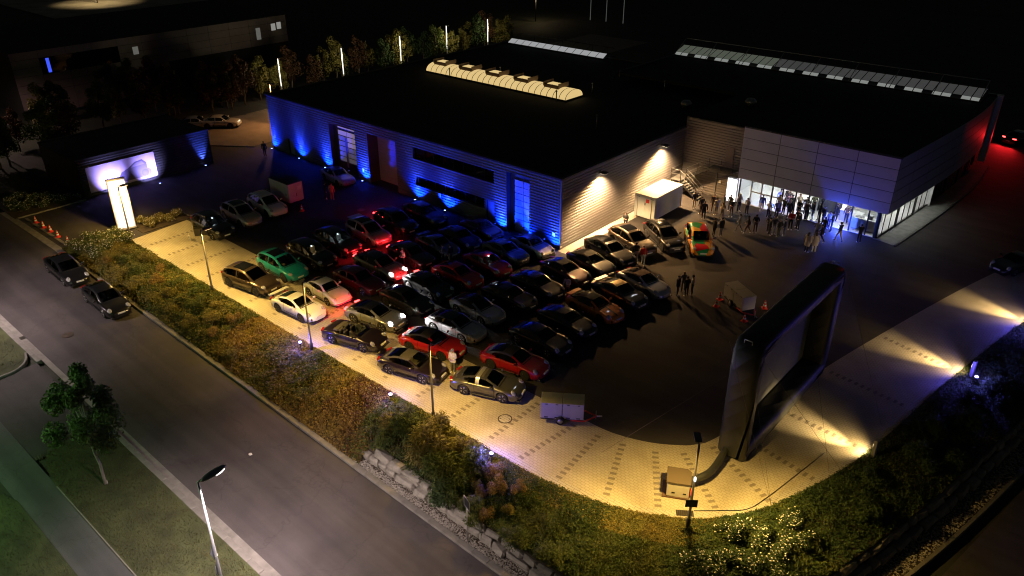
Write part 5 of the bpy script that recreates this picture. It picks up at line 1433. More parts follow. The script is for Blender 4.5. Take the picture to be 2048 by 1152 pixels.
    if 'stripe' in opt:
        m_ = MB(); m_.grid([[(x, y, interp(S['top'], x)+.006) for y in (-.07,.0,.07)] for x in (.9,1.1,1.3,1.5,1.7,1.9,2.05)]); m_.build('hood_stripe', M_black, t)
    if 'bumper' in opt:
        m_ = MB(); m_.tube([(1.80,.80,.46),(2.04,.70,.46),(2.15,.4,.46),(2.18,0,.46),(2.15,-.4,.46),(2.04,-.70,.46),(1.80,-.80,.46)], .075, 8); m_.build('front_bumper', pnt, t)
        m_ = MB(); m_.tube([(1.84,.80,.40),(2.08,.70,.40),(2.19,.4,.40),(2.22,0,.40),(2.19,-.4,.40),(2.08,-.70,.40),(1.84,-.80,.40)], .03, 6); m_.build('bumper_strip', M_black, t)
    if tn in ('coupe','classic') and 'wing' not in opt:
        for k in range(4): MB().box(-1.90+k*.07,-1.86+k*.07,-.32,.32,interp(S['top'],-1.88+k*.07)-.006,interp(S['top'],-1.88+k*.07)+.008).build('engine_slat', M_black, t)
    if 'open' in opt:
        MB().bbox(-1.30,-.90,-.62,.62,.86,1.00,.05).build('folded_top', top or M_soft, t)
        for sy in (.3,-.3): MB().bbox(-.92,-.72,sy-.22,sy+.22,.55,.98,.05).build('rear_seat', seat or M_seatD, t)
    if 'soft' in opt and tn == 'coupe':
        pass
    if 'dooropen' in opt:
        dm = MB(); dm.bbox(-1.05,0,-.05,.05,.32,1.02,.03); dr = dm.build('door', pnt, t, (.75,-.93,0), (0,0,R(62)))
        m2 = MB(); m2.tube([(-.1,0,1.0),(-.35,.05,1.42),(-1.0,.08,1.46),(-1.03,0,1.0)], .025, 5); m2.build('window_frame', M_black, dr); MB().add([(-.1,.0,1.0),(-.35,.05,1.42),(-1.0,.08,1.46),(-1.03,0,1.0)],[(0,1,2,3)]).build('side_window', M_cg, dr)
    if 'lit' in opt:
        lamp('POINT', 7 if 'warmlit' not in opt else 6, (.75,.9,1.0) if 'warmlit' not in opt else (1,.72,.4), (.1,0,1.28), t, rad=.08)
        MB().cbox((.08,0,1.36 if tn == 'suv' else 1.2),(.16,.1,.03)).build('cabin_lamp', emat('cabin_lamp',(.9,.97,1.0),6.0), t)
    if on:
        hx, hy, hz = S['hl'][:3]
        for sg in (1, -1):
            lamp('SPOT', 1000, (1.0,.97,.95), (hx+.28,sg*hy,hz-.02), t, (hx+9,sg*(hy+.15),-.1), 74, .6, .06)
    if on or 'tail' in opt:
        for sg in (1, -1) if 'tail1' not in opt else (1,):
            lamp('SPOT', (110 if on else (260 if 'tail1' in opt else 120)) if loc[1] < 50 else 500, (1.0,.015,.02), (S['tl'][0]-.16,sg*S['tl'][1],S['tl'][2]), t, (S['tl'][0]-3,sg*S['tl'][1],S['tl'][2]-.5), 125, .7, .08)
    return t

G_ROW = 'cars parked in rows in the yard'
CARS = [
 # type, name, label, (u,v), heading deg, paint, kwargs
 ('suv','parked_suv','black off-roader with roof rails and an open door by the yellow paving',(-24.55,-16.75),-2,P_black,dict(opt=('rails','dooropen','lit'),rim=M_rimS)),
 ('suv','parked_suv','beige silver off-roader between the black one and the white one',(-25.0,-13.75),-4,P_beige,dict(opt=('sun',),rim=M_rimD,top=P_beige)),
 ('suv','parked_suv','whitish off-roader parked beside the closed cargo trailer',(-25.2,-10.95),-5,P_white,dict(opt=('rails',),rim=M_rimD)),
 ('saloon','parked_car','dark car with blue lit bonnet near the glazed sectional door',(-26.6,-1.9),-8,P_silver,dict(roof=P_black,rim=M_rimD,opt=())),
 ('suv','parked_suv','dark bronze off-roader with glass roof beside the long flower bed',(-13.3,-20.2),9,P_bronze,dict(opt=('sun',),rim=M_rimD)),
 ('suv','parked_suv','teal green off-roader with black glass roof',(-13.5,-17.35),0,P_teal,dict(opt=('sun',),rim=M_rimD,seat=M_seatB)),
 ('suv','parked_suv','black off-roader with warm lit cabin beside the teal one',(-13.5,-14.6),-1,P_black,dict(opt=('lit','warmlit'),seat=M_seatB,rim=M_rimS)),
 ('suv','parked_suv','black off-roader with pale light behind its windscreen',(-13.8,-11.8),-3,P_black,dict(opt=('lit',),rim=M_rimD,seat=M_seatW)),
 ('suv','parked_suv','silver off-roader whose flank glows red from tail lights',(-13.5,-8.85),-6,P_silver,dict(opt=('sun','roofspoiler'),rim=M_rimD)),
 ('suv','parked_suv','black off-roader with bright window trim and red tail light on',(-13.4,-5.85),-7,P_black,dict(opt=('chrome','tail','tail1'),rim=M_rimD)),
 ('sedan','parked_car','black car nearest the low ribbon window of the workshop',(-13.0,-2.85),-8,P_black,dict(rim=M_rimD)),
 ('coupe','sports_car','cream white coupe with big rear wing and stripe beside the flower bed',(-7.4,-20.2),4,P_white,dict(opt=('wing',),rim=M_rimD,roof=P_white)),
 ('classic','classic_car','white classic coupe with red lit front bumper',(-7.8,-17.5),-2,P_white,dict(opt=('bumper',),rim=M_rimS,plate=False)),
 ('saloon','parked_car','dark wine red older coupe between white classic and silver saloon',(-7.3,-14.9),1,P_wine,dict(rim=M_rimS)),
 ('sedan','parked_car','pale silver saloon with bright headlights in the middle of the yard',(-8.0,-12.25),-2,P_beige,dict(opt=('lights',),roof=P_black,rim=M_rimD)),
 ('saloon','parked_car','dark grey car behind the person in the pale jacket',(-7.6,-9.4),-4,P_dgrey,dict(rim=M_rimD,opt=('tail',))),
 ('coupe','sports_car','mid grey coupe near the group of dark figures',(-7.3,-6.75),-8,P_grey,dict(opt=('lip',),rim=M_rimD)),
 ('coupe','sports_car','dark blue coupe two places from the workshop wall',(-7.0,-4.45),-9,P_blue,dict(rim=M_rimD)),
 ('coupe','sports_car','burgundy coupe in front of the grey workshop door',(-6.9,-1.95),-8,P_burg,dict(rim=M_rimD)),
 ('coupe','sports_car','blue grey coupe in the middle of the row before the end door',(-2.4,-3.95),-8,P_grey,dict(rim=M_rimD)),
 ('classic','classic_car','pale classic coupe with blue lit bonnet at the workshop corner',(-1.5,-1.75),-9,P_silverl,dict(rim=M_rimD,roof=P_black)),
 ('coupe','sports_car','dark crimson coupe with pale cabin beside the bright red one',(-2.0,-6.5),-6,P_red2,dict(opt=('lit',),seat=M_seatW,rim=M_rimD)),
 ('coupe','sports_car','bright red coupe with dark bonnet lit from behind',(-2.4,-9.4),-1,P_red,dict(rim=M_rimS)),
 ('coupe','sports_car','black coupe with glowing tail lights before the silver saloon',(-2.8,-12.05),-4,P_black,dict(opt=('tail',),rim=M_rimS)),
 ('coupe','sports_car','dark grey cabriolet with brown roof in the second row',(-2.4,-14.6),0,P_dgrey,dict(opt=('soft',),top=M_soft,rim=M_rimD)),
 ('coupe','sports_car','silver coupe with blazing headlights by the yellow paving',(-2.35,-17.5),10,P_silver,dict(opt=('lights',),roof=P_silver,rim=M_rimS,top=P_black)),
 ('coupe','sports_car','silver cabriolet with black roof in the third row',(2.3,-12.2),-3,P_silverl,dict(opt=('soft',),top=M_softb,rim=M_rimS)),
 ('coupe','sports_car','silver white coupe whose tail is lit by headlights',(2.8,-14.85),4,P_silverl,dict(rim=M_rimS,top=P_black)),
 ('coupe','sports_car','black coupe between silver cabriolet and the row behind',(2.8,-9.4),-1,P_black,dict(rim=M_rimS)),
 ('coupe','sports_car','black coupe with grey bonnet beside the lone grey figure',(3.2,-6.7),-4,P_black,dict(rim=M_rimD)),
 ('coupe','sports_car','burgundy cabriolet with red rear near the workshop corner',(3.4,-3.6),-9,P_burg,dict(opt=('soft',),top=M_softb,rim=M_rimD)),
 ('coupe','sports_car','black cabriolet sparkling under the end wall lamp',(4.0,-1.1),-12,P_black,dict(opt=('soft',),top=M_soft,rim=M_rimD)),
 ('sedan','parked_car','black saloon nearest the corner of the end wall',(3.9,1.55),-15,P_black,dict(opt=('sun',),rim=M_rimD)),
 ('suv','parked_suv','dark brown grey off-roader under the end wall lamp',(4.25,4.25),-20,P_bronze,dict(opt=('sun',),rim=M_rimD)),
 ('suv','parked_suv','glossy black off-roader in front of the white container',(5.75,6.75),-32,P_black,dict(opt=('sun',),rim=M_rimD)),
 ('suv','art_car','off-roader painted in orange, green and red patches',(8.3,8.0),-52,P_art,dict(rim=M_rimD)),
 ('coupe','sports_car','pale silver cabriolet with brown roof at the end of the last row',(8.9,-1.3),-12,P_silverl,dict(opt=('soft',),top=M_softr,rim=M_rimD)),
 ('coupe','sports_car','dark coupe with golden roof beside the pale cabriolet',(8.5,-3.75),-10,P_dgrey,dict(opt=('lip',),rim=M_rimD,roof=P_gold)),
 ('coupe','sports_car','orange cabriolet with black bonnet stripe',(8.3,-6.6),-6,P_orange,dict(opt=('soft','stripe','lip'),top=M_softb,rim=M_rimD)),
 ('coupe','sports_car','black coupe next to the orange cabriolet',(8.05,-9.5),-4,P_black,dict(rim=M_rimD)),
 ('coupe','sports_car','long black coupe beside the crimson cabriolet',(8.15,-12.4),0,P_black,dict(rim=M_rimS)),
 ('coupe','sports_car','scarlet cabriolet with grey roof behind the man in white jacket',(3.2,-17.4),12,P_red,dict(opt=('soft',),top=M_soft,rim=M_rimD)),
 ('coupe','sports_car','open black cabriolet with dark seats beside the flower bed',(-1.35,-20.1),15,P_blackb,dict(opt=('open',),top=M_soft,rim=M_rimS,seat=M_seatD)),
 ('coupe','sports_car','black cabriolet with grey roof and beige cabin beside the flower bed',(4.15,-20.0),14,P_blackb,dict(opt=('soft',),top=M_soft,rim=M_rimS,seat=M_seatB)),
 ('coupe','sports_car','crimson cabriolet with charcoal roof beside the roof-hoop car',(8.6,-15.5),9,P_red2,dict(opt=('soft',),top=M_soft,rim=M_rimD)),
 ('coupe','sports_car','olive grey sports car with silver roof hoop, nearest on the paving',(9.0,-18.4),20,P_olive,dict(opt=('targa',),top=M_soft,rim=M_rimS)),
]
for tn, nm, lb_, loc, hd, pnt, kw in CARS:
    make_car(tn, nm, lb_, loc, R(hd), pnt, group=G_ROW, z=.004 if loc[1] < -16.5 else 0.0, **kw)
for u, lb_ in ((-26.0,'black saloon parked on the street behind the other one'),(-19.4,'black saloon parked on the street closest to the camera')):
    make_car('sedan','street_car',lb_,(u,-28.35),R(-2),P_black,group='black cars parked on the street',z=zr(u),pitch=slopeang(u),rim=M_rimS)
make_car('coupe','sports_car','black sports car at the picture edge on the right paving',(28.9,20.6),R(-112),P_black,group='black cars on the right paving',rim=M_rimS)
make_car('coupe','sports_car','black sports car half hidden behind the one at the picture edge',(30.4,25.4),R(-115),P_black,group='black cars on the right paving',rim=M_rimD)
make_car('saloon','parked_car','pale grey car on the back road beside the annex roof',(-54.5,-1.4),R(50),P_silver,group='cars on the back road',rim=M_rimD)
make_car('saloon','parked_car','small white car on the back road by the orange lit lane',(-52.6,0.8),R(40),P_silverl,group='cars on the back road',rim=M_rimD)
make_car('sedan','parked_car','car with red tail lights beyond the showroom end',(21.9,57.5),R(70),P_black,group='cars beyond the showroom',opt=('tail',),rim=M_rimD)
t = bpy.data.objects[-1] if False else None
# ------------------------------------------------------------------ people
M_skin = pm('skin', (.50,.31,.23), .6); M_eye = pm('eye_dark', (.03,.02,.02), .4)
def cloth(n, c): return pm('cloth_'+n, c, .85, var=.12, vscale=9)
CL = {k: cloth(k, v) for k, v in dict(black=(.012,.012,.013), navy=(.018,.022,.05), grey=(.14,.14,.15), lgrey=(.36,.36,.36), white=(.70,.68,.64), beige=(.42,.34,.24), cream=(.60,.54,.42), red=(.55,.02,.02),
      pink=(.62,.22,.24), brown=(.12,.07,.045), denim=(.06,.08,.14), khaki=(.22,.19,.12), blue=(.05,.09,.30), olive=(.08,.085,.05), rose=(.45,.25,.24)).items()}
M_shoe = pm('shoes_white', (.7,.7,.68), .6); M_shoed = pm('shoes_dark', (.03,.025,.02), .5)
HAIR = dict(dark=pm('hair_dark', (.018,.012,.009), .6), brown=pm('hair_brown', (.07,.04,.022), .6), blond=pm('hair_blond', (.36,.25,.11), .6), grey=pm('hair_grey', (.28,.27,.26), .6))
POSES = {}
def pose_mesh(pn):
    if pn in POSES: return POSES[pn]
    J = dict(pel=(0,0,.96), spi=(0,0,1.14), che=(.01,0,1.33), nec=(.0,0,1.49), hb=(.02,0,1.575), ht=(.03,0,1.68),
             sl=(0,.19,1.42), el=(-.02,.265,1.14), wl=(.06,.26,.90), hl=(.09,.255,.82), sr=(0,-.19,1.42), er=(-.02,-.265,1.14), wr=(.06,-.26,.90), hr=(.09,-.255,.82),
             pl=(0,.095,.90), kl=(.025,.105,.50), al=(-.02,.11,.09), tl=(.15,.135,.045), pr=(0,-.095,.90), kr=(.025,-.105,.50), ar=(-.02,-.11,.09), tr=(.15,-.135,.045))
    if pn == 'hold': J.update(el=(.0,.26,1.15), wl=(.24,.17,1.16), hl=(.30,.13,1.19))
    if pn == 'both': J.update(el=(.0,.26,1.15), wl=(.22,.13,1.12), hl=(.28,.07,1.14), er=(.0,-.26,1.15), wr=(.22,-.12,1.14), hr=(.28,-.05,1.17))
    if pn == 'walk': J.update(kl=(.20,.10,.53), al=(.24,.10,.10), tl=(.40,.11,.06), kr=(-.10,-.10,.50), ar=(-.34,-.10,.13), tr=(-.20,-.11,.05), el=(-.12,.25,1.16), wl=(-.10,.25,.92), hl=(-.08,.25,.84), er=(.06,-.25,1.15), wr=(.20,-.24,.95), hr=(.25,-.23,.89))
    if pn == 'photo': J.update(el=(.18,.22,1.28), wl=(.26,.10,1.52), hl=(.27,.07,1.58), er=(.18,-.22,1.28), wr=(.26,-.10,1.52), hr=(.27,-.07,1.58))
    if pn == 'pocket': J.update(el=(-.07,.30,1.16), wl=(.06,.22,.97), hl=(.08,.19,.90), er=(-.07,-.30,1.16), wr=(.06,-.22,.97), hr=(.08,-.19,.90), kr=(.05,-.12,.5), ar=(.04,-.14,.09), tr=(.20,-.19,.045))
    if pn == 'lean': J.update(spi=(.06,0,1.13), che=(.16,0,1.30), nec=(.25,0,1.42), hb=(.31,0,1.48), ht=(.36,0,1.57), sl=(.19,.19,1.36), sr=(.19,-.19,1.36), el=(.26,.25,1.10), wl=(.42,.20,1.02), hl=(.49,.17,1.02), er=(.22,-.26,1.08), wr=(.30,-.25,.86), hr=(.33,-.25,.79))
    rad = dict(pel=.145, spi=.135, che=.155, nec=.062, hb=.085, ht=.088, sl=.075, el=.052, wl=.036, hl=.03, sr=.075, er=.052, wr=.036, hr=.03, pl=.10, kl=.066, al=.045, tl=.04, pr=.10, kr=.066, ar=.045, tr=.04)
    E = [('pel','spi'),('spi','che'),('che','nec'),('nec','hb'),('hb','ht'),('che','sl'),('sl','el'),('el','wl'),('wl','hl'),('che','sr'),('sr','er'),('er','wr'),('wr','hr'),('pel','pl'),('pl','kl'),('kl','al'),('al','tl'),('pel','pr'),('pr','kr'),('kr','ar'),('ar','tr')]
    keys = list(J); me = bpy.data.meshes.new('skel'); me.from_pydata([J[k] for k in keys], [(keys.index(a), keys.index(b)) for a, b in E], [])
    ob = bpy.data.objects.new('skel', me); COL.objects.link(ob)
    sk_ = ob.modifiers.new('skin', 'SKIN'); sk_.use_smooth_shade = True
    lay = me.skin_vertices[0].data
    for i, k in enumerate(keys): lay[i].radius = (rad[k], rad[k]); lay[i].use_root = (k == 'pel')
    sb = ob.modifiers.new('sub', 'SUBSURF'); sb.levels = 1
    dg = bpy.context.evaluated_depsgraph_get(); ev = ob.evaluated_get(dg); bm_ = bpy.data.meshes.new_from_object(ev)
    mb = MB(); mb.v = [tuple(v.co) for v in bm_.vertices]
    MATB = {('pel','spi'):1,('spi','che'):1,('che','nec'):1,('nec','hb'):0,('hb','ht'):0,('wl','hl'):0,('wr','hr'):0,('pel','pl'):2,('pl','kl'):2,('kl','al'):2,('pel','pr'):2,('pr','kr'):2,('kr','ar'):2,('al','tl'):3,('ar','tr'):3}
    def near(c):
        best = None
        for a, b in E:
            p, q = Vector(J[a]), Vector(J[b]); d = q-p; t = max(0, min(1, (c-p).dot(d)/d.length_squared)); r = (c-(p+d*t)).length/(rad[a]*(1-t)+rad[b]*t)
            if best is None or r < best[0]: best = (r, MATB.get((a, b), 1))
        return best[1]
    for pl in bm_.polygons:
        mb.f.append(tuple(pl.vertices)); c = Vector(pl.center); m_ = near(c)
        if m_ == 1 and c.z < .97 and abs(c.y) < .2 and pn != 'lean': m_ = 2
        mb.m.append(m_); mb.s.append(True)
    hb, ht = Vector(J['hb']), Vector(J['ht']); hc = (hb+ht)/2
    # face: nose, ears, eyes, mouth
    mb.ell(hc+Vector((.10,0,-.01)), (.022,.014,.025), 6, 5, 0)
    for s_ in (1,-1):
        mb.ell(hc+Vector((.0,s_*.088,-.005)), (.02,.012,.032), 6, 5, 0); mb.ell(hc+Vector((.084,s_*.034,.022)), (.01,.014,.008), 6, 4, 4)
    mb.ell(hc+Vector((.085,0,-.055)), (.008,.026,.007), 6, 4, 4)
    # hands: four fingers and a thumb each
    for w, h, s_ in (('wl','hl',1),('wr','hr',-1)):
        p, q = Vector(J[w]), Vector(J[h]); d = (q-p).normalized(); side = Vector((0,1,0)).cross(d)
        side = side.normalized() if side.length > .1 else Vector((1,0,0))
        palm = d.cross(side)*s_
        for k, ln in enumerate((.062,.074,.070,.055)):
            b = q+side*(.024-.016*k); mb.tube([b, b+d*ln*.55, b+d*ln*.9-palm*.022], [.0095,.0085,.007], 5, 0)
        b = p+d*.03+side*.03; mb.tube([b, b+d*.03+side*.022, b+d*.06+side*.026], [.011,.010,.008], 5, 0)
    out = mb.mesh('body', [M_skin, CL['black'], CL['black'], M_shoe, M_eye])
    bpy.data.objects.remove(ob)
    hs = MB(); hs.ell(hc+Vector((-.018,0,.038)), (.108,.098,.088), 12, 8)
    hl = MB(); hl.ell(hc+Vector((-.018,0,.038)), (.110,.100,.088), 12, 8); hl.tube([hc+Vector((-.06,0,.0)), hc+Vector((-.09,0,-.12)), hc+Vector((-.10,0,-.24))], [.085,.085,.05], 10)
    POSES[pn] = dict(body=out, short=hs.mesh('hair', HAIR['dark']), long=hl.mesh('hair', HAIR['dark']), hc=hc, J=J)
    return POSES[pn]
prng = random.Random(5)
def person(label, u, v, face, pose, top, leg, hair='dark', long=False, h=1.76, shoe=None, extra=None, group='people at the evening event', z=0.0):
    D = pose_mesh(pose)
    t = thing('person', label, 'person', (u, v, z), R(face), group)
    s = h/1.77; t.scale = (s, s, s)
    obj('body', D['body'], t, mats=[M_skin, CL[top], CL[leg], shoe or M_shoe, M_eye])
    if hair: obj('hair', D['long' if long else 'short'], t, mats=[HAIR[hair]])
    if extra == 'coat':
        m_ = MB(); m_.lathe([(.20,.62),(.21,.80),(.185,1.0),(.165,1.15),(.19,1.32),(.20,1.42),(.09,1.49)], 16, 0, Matrix.Diagonal((.85,1.2,1,1)), True, False); m_.build('coat', CL[top], t)
        for s_ in (1,-1): MB().tube([(0,s_*.2,1.43),(-.02,s_*.275,1.14),(.05,s_*.27,.92)], [.085,.068,.055], 10).build('sleeve', CL[top], t)
    if extra == 'jacket':
        m_ = MB(); m_.lathe([(.185,.86),(.18,1.0),(.17,1.15),(.19,1.32),(.195,1.41),(.09,1.49)], 16, 0, Matrix.Diagonal((.88,1.22,1,1)), True, False); m_.build('jacket', CL[top], t)
    if extra == 'camera':
        MB().bbox(.28,.38,-.07,.07,1.57,1.66,.015).build('camera', M_black, t)
    return t
D_ = 'dark'
PPL = [
 ('person in navy jacket and beige trousers nearest the foot of the stairs',3.86,15.06,-30,'hold','navy','beige',D_,0,''),
 ('person in black top and brown trousers beside the stair group',5.0,14.31,150,'stand','black','brown',D_,0,''),
 ('person in all dark clothes with white shoes, front of the stair group',5.74,13.43,120,'stand','black','black',D_,0,''),
 ('person in brown jacket at the back of the stair group',5.59,15.45,-60,'stand','brown','brown','brown',0,''),
 ('person in cream jacket facing the stair group',6.13,14.99,160,'both','cream','khaki',D_,0,'jacket'),
 ('person in olive jacket behind the cream jacketed one',6.3,16.0,190,'pocket','olive','brown','brown',0,''),
 ('blond person in beige top behind the pair with long shadows',6.93,14.62,-90,'both','beige','khaki','blond',1,''),
 ('person in black with long shadow, left one of the pair',8.21,10.69,60,'stand','black','black',D_,0,''),
 ('person in black jacket with long shadow, right one of the pair',8.74,11.01,170,'hold','black','grey',D_,0,'jacket'),
 ('person in dark jacket standing alone before the glowing panel',7.32,15.56,-80,'both','black','brown',D_,0,''),
 ('person in beige sweater beside the glowing panel',7.28,17.09,-20,'hold','beige','navy','blond',0,''),
 ('person in dark dress and pale shoes before the entrance',8.16,16.91,-100,'both','grey','black',D_,1,''),
 ('person in grey walking across the forecourt, left of three',9.45,12.88,200,'walk','grey','grey',D_,0,''),
 ('person in black walking across the forecourt, middle of three',10.1,13.17,210,'walk','black','brown',D_,0,''),
 ('person in black looking at a phone, right of three',10.54,13.69,-70,'both','black','brown',D_,0,''),
 ('person in blue top and white trousers at the blue lit door',8.93,18.3,100,'stand','blue','white',D_,0,''),
 ('person in grey and black before the blue lit door',9.94,17.5,80,'hold','lgrey','black',D_,0,''),
 ('person in denim jacket between the door and the crowd',10.45,18.1,-60,'stand','grey','black','brown',0,''),
 ('person in black at the open doorway',10.7,19.0,-120,'pocket','black','black',D_,0,''),
 ('long haired blond person in black at the display steps',11.36,18.6,90,'stand','black','black','blond',1,''),
 ('person in cream shirt inside the open front',11.4,20.6,-60,'hold','cream','grey','brown',0,''),
 ('person in rose top inside the open front',10.6,20.3,-30,'both','rose','grey',D_,1,''),
 ('person in black inside the open front beside the rose top',11.0,19.9,140,'stand','black','black',D_,0,''),
 ('person in black trousers and white shoes, left of the middle group',11.68,13.99,40,'stand','black','black',D_,0,''),
 ('person in pale jeans in the middle group',11.87,14.44,-50,'hold','grey','lgrey','brown',0,''),
 ('person in dark jacket with pale collar in the middle group',12.42,14.23,160,'pocket','black','olive','grey',0,''),
 ('person in dark coat, right of the middle group',12.7,14.7,190,'stand','black','denim',D_,0,''),
 ('blond person in red sweater before the crowd',12.54,16.28,-70,'both','red','black','blond',0,''),
 ('person in black beside the red sweater',13.07,16.6,-110,'hold','black','black',D_,0,''),
 ('person in black behind the red sweater',12.75,17.2,-80,'stand','black','grey','brown',0,''),
 ('person in brown jacket before the dark partition',12.71,19.2,-60,'hold','brown','black','brown',0,''),
 ('person in black shirt before the dark partition',13.15,19.5,200,'both','black','grey',D_,0,''),
 ('person in navy shirt before the dark partition',13.6,19.9,-110,'stand','navy','navy',D_,0,''),
 ('person in pale grey top with backpack facing the crowd',15.1,15.6,100,'hold','lgrey','grey','brown',0,''),
 ('person in black with white shoes walking behind the pale coats',15.6,15.3,200,'walk','black','black',D_,0,''),
 ('person in dark suit walking towards the blue floodlight',15.19,16.92,70,'walk','black','black',D_,0,''),
 ('person in blue lit striped top beside the blue floodlight',14.9,18.75,-40,'hold','lgrey','navy',D_,0,''),
 ('person in navy silhouetted against the blue floodlight',15.35,18.3,190,'both','navy','navy',D_,0,''),
 ('person in blue top and pale trousers walking at the blue floodlight',16.61,16.67,160,'walk','navy','cream',D_,0,''),
 ('person in long cream coat, left one of the two coats',15.44,12.79,70,'stand','cream','black',D_,1,'coat'),
 ('person in short cream coat, right one of the two coats',15.9,13.25,120,'hold','cream','white','brown',1,'coat'),
 ('person in black photographing the bar counter',18.0,17.5,120,'photo','black','black',D_,0,'camera'),
 ('tall person in black jacket of the four by the pale cabriolet',11.38,-.6,20,'stand','black','brown',D_,0,'jacket'),
 ('person in grey of the four, half hidden behind the others',11.35,.25,-40,'hold','grey','denim','blond',0,''),
 ('person in black with white belt line of the four by the cabriolet',11.91,-.23,150,'both','black','black',D_,0,''),
 ('person in white sleeved shirt of the four by the cabriolet',12.1,.25,200,'hold','white','black',D_,0,''),
 ('person in red top and pale trousers walking between the black cars',6.68,2.09,-60,'walk','red','white','brown',0,''),
 ('person in dark jacket and jeans walking beside the red top',5.95,2.15,-50,'walk','black','lgrey',D_,0,''),
 ('person in black hoodie leaning between off-roader and end wall',1.74,7.0,-80,'both','black','black','brown',0,'jacket'),
 ('long haired person in pale jacket behind the lit silver saloon',-7.0,-10.75,-100,'both','cream','black','brown',1,''),
 ('person in dark patterned jacket beside the grey coupe',-5.3,-8.1,200,'both','grey','black',D_,0,''),
 ('person in black beside the patterned jacket at the grey coupe',-4.9,-7.7,180,'stand','black','grey',D_,0,''),
 ('man in white jacket and grey trousers by the scarlet cabriolet',6.1,-18.45,-80,'both','white','grey','grey',0,'jacket'),
 ('person in pink shirt and pink trousers in the upper yard',-23.0,-5.4,120,'stand','pink','pink','brown',0,''),
 ('person in dark clothes beside the pink shirt in the upper yard',-23.6,-5.7,60,'stand','black','black',D_,0,''),
 ('person in grey standing between the burgundy and black coupes',5.25,-5.75,-70,'lean','lgrey','grey',D_,0,''),
 ('person in white shoes at the far corner of the workshop',-38.7,-2.35,-60,'stand','navy','black',D_,0,''),
 ('person in brown coat left behind the display steps',10.2,21.2,-70,'stand','brown','black','brown',0,''),
 ('person in white shirt left inside near the bright floor',9.6,20.6,-50,'hold','white','navy',D_,0,''),
 ('person in black suit inside beside the white shirt',9.9,21.4,-110,'stand','black','black',D_,0,''),
 ('person in grey hoodie under the fascia right of the steps',12.2,20.3,-80,'pocket','grey','denim',D_,0,''),
 ('person in olive jacket under the fascia behind the grey hoodie',12.5,21.3,-60,'hold','olive','black','brown',0,''),
 ('person in black dress inside the doorway',11.9,19.5,-95,'both','black','black','blond',1,''),
 ('person in beige jumper among the crowd at the doorway',10.1,19.3,-75,'hold','beige','denim','brown',0,''),
 ('person in navy blazer by the dark partition edge',14.2,19.3,-130,'both','navy','grey','grey',0,'jacket'),
 ('person in black at the reception desk',14.8,20.6,60,'stand','black','black',D_,0,''),
 ('person in rust brown sweater inside by the desk',15.6,20.9,-80,'hold','brown','navy','brown',0,''),
 ('person in black between the stair group and the glowing panel',6.6,16.7,-100,'stand','black','navy',D_,0,''),
 ('person in dark grey beside the middle group',11.3,14.6,-20,'pocket','grey','black','brown',0,''),
]
for lb_, u, v, f_, ps, tp, lg, hr, lo, ex in PPL:
    person(lb_, u, v, f_, ps, tp, lg, hr, bool(lo), prng.uniform(1.66,1.84), M_shoed if tp in ('brown','olive','navy') else M_shoe, ex or None, z=.03 if v > 19.4 else 0.0)
# small white dog on the paving
dg_ = thing('dog', 'small white dog with dark patches on the yellow paving', 'dog', (-24.7,-18.95,.01), R(-25))
m_ = MB()
m_.tube([(-.26,0,.30),(-.18,0,.31),(-.05,0,.31),(.08,0,.30),(.18,0,.32),(.27,0,.39),(.33,0,.44)], [.06,.085,.09,.10,.09,.065,.06], 10)
m_.ell((.36,0,.455),(.075,.062,.062),10,8); m_.tube([(.40,0,.445),(.49,0,.425)], [.042,.026], 8)
for x, y in ((.15,.055),(.15,-.055)): m_.tube([(x,y,.26),(x+.01,y,.15),(x-.005,y,.02),(x+.03,y,.012)], [.04,.026,.02,.018], 6)
for x, y in ((-.21,.055),(-.21,-.055)): m_.tube([(x,y,.27),(x+.04,y,.18),(x-.035,y,.10),(x-.02,y,.02),(x+.02,y,.012)], [.055,.04,.024,.02,.018], 6)
m_.tube([(-.28,0,.33),(-.35,0,.42),(-.37,0,.50)], [.02,.015,.008], 6)
for s_ in (1,-1): m_.ell((.33,s_*.055,.49),(.03,.012,.035),6,5,1)
m_.ell((.38,.045,.48),(.03,.02,.025),6,5,1); m_.ell((.495,0,.43),(.012,.014,.012),6,5,1)
m_.build('body', [pm('dog_white',(.72,.70,.66),.8), pm('dog_dark',(.03,.025,.02),.8)], dg_)

# ------------------------------------------------------------------ vegetation
vr = random.Random(21)
def leaf(mb, p, size, nrm=None, mi=0, aspect=.45, along=None):
    """one folded leaf, two triangles: nrm is the way its face looks, along the way it points"""
    n = Vector((vr.gauss(0,.6), vr.gauss(0,.6), vr.gauss(0,.6)))+(Vector(nrm).normalized() if nrm is not None else Vector((0,0,1)))
    n.normalize()
    d = Vector((vr.gauss(0,1), vr.gauss(0,1), vr.gauss(0,1))) if along is None else Vector(along)+Vector((vr.gauss(0,.35), vr.gauss(0,.35), vr.gauss(0,.35)))
    d = d-n*d.dot(n)
    if d.length < 1e-3: d = n.orthogonal()
    d.normalize(); s = n.cross(d); w = size*aspect; p = Vector(p)-d*size*.4
    mb.add([p, p+d*size*.5-s*w*.5+n*w*.14, p+d*size, p+d*size*.5+s*w*.5+n*w*.14], [(0,1,2),(0,2,3)], mi)
def blade(mb, p, h, lean, mi=0, w=.018):
    a = vr.uniform(0,6.28); l = vr.uniform(.2,1)*lean; x, y, z = p
    dx, dy = math.cos(a), math.sin(a); sx, sy = -dy*w, dx*w
    mb.add([(x-sx,y-sy,z),(x+sx,y+sy,z),(x+dx*l*.45+sx*.6,y+dy*l*.45+sy*.6,z+h*.65),(x+dx*l*.45-sx*.6,y+dy*l*.45-sy*.6,z+h*.65),(x+dx*l,y+dy*l,z+h)], [(0,1,2,3),(3,2,4)], mi)
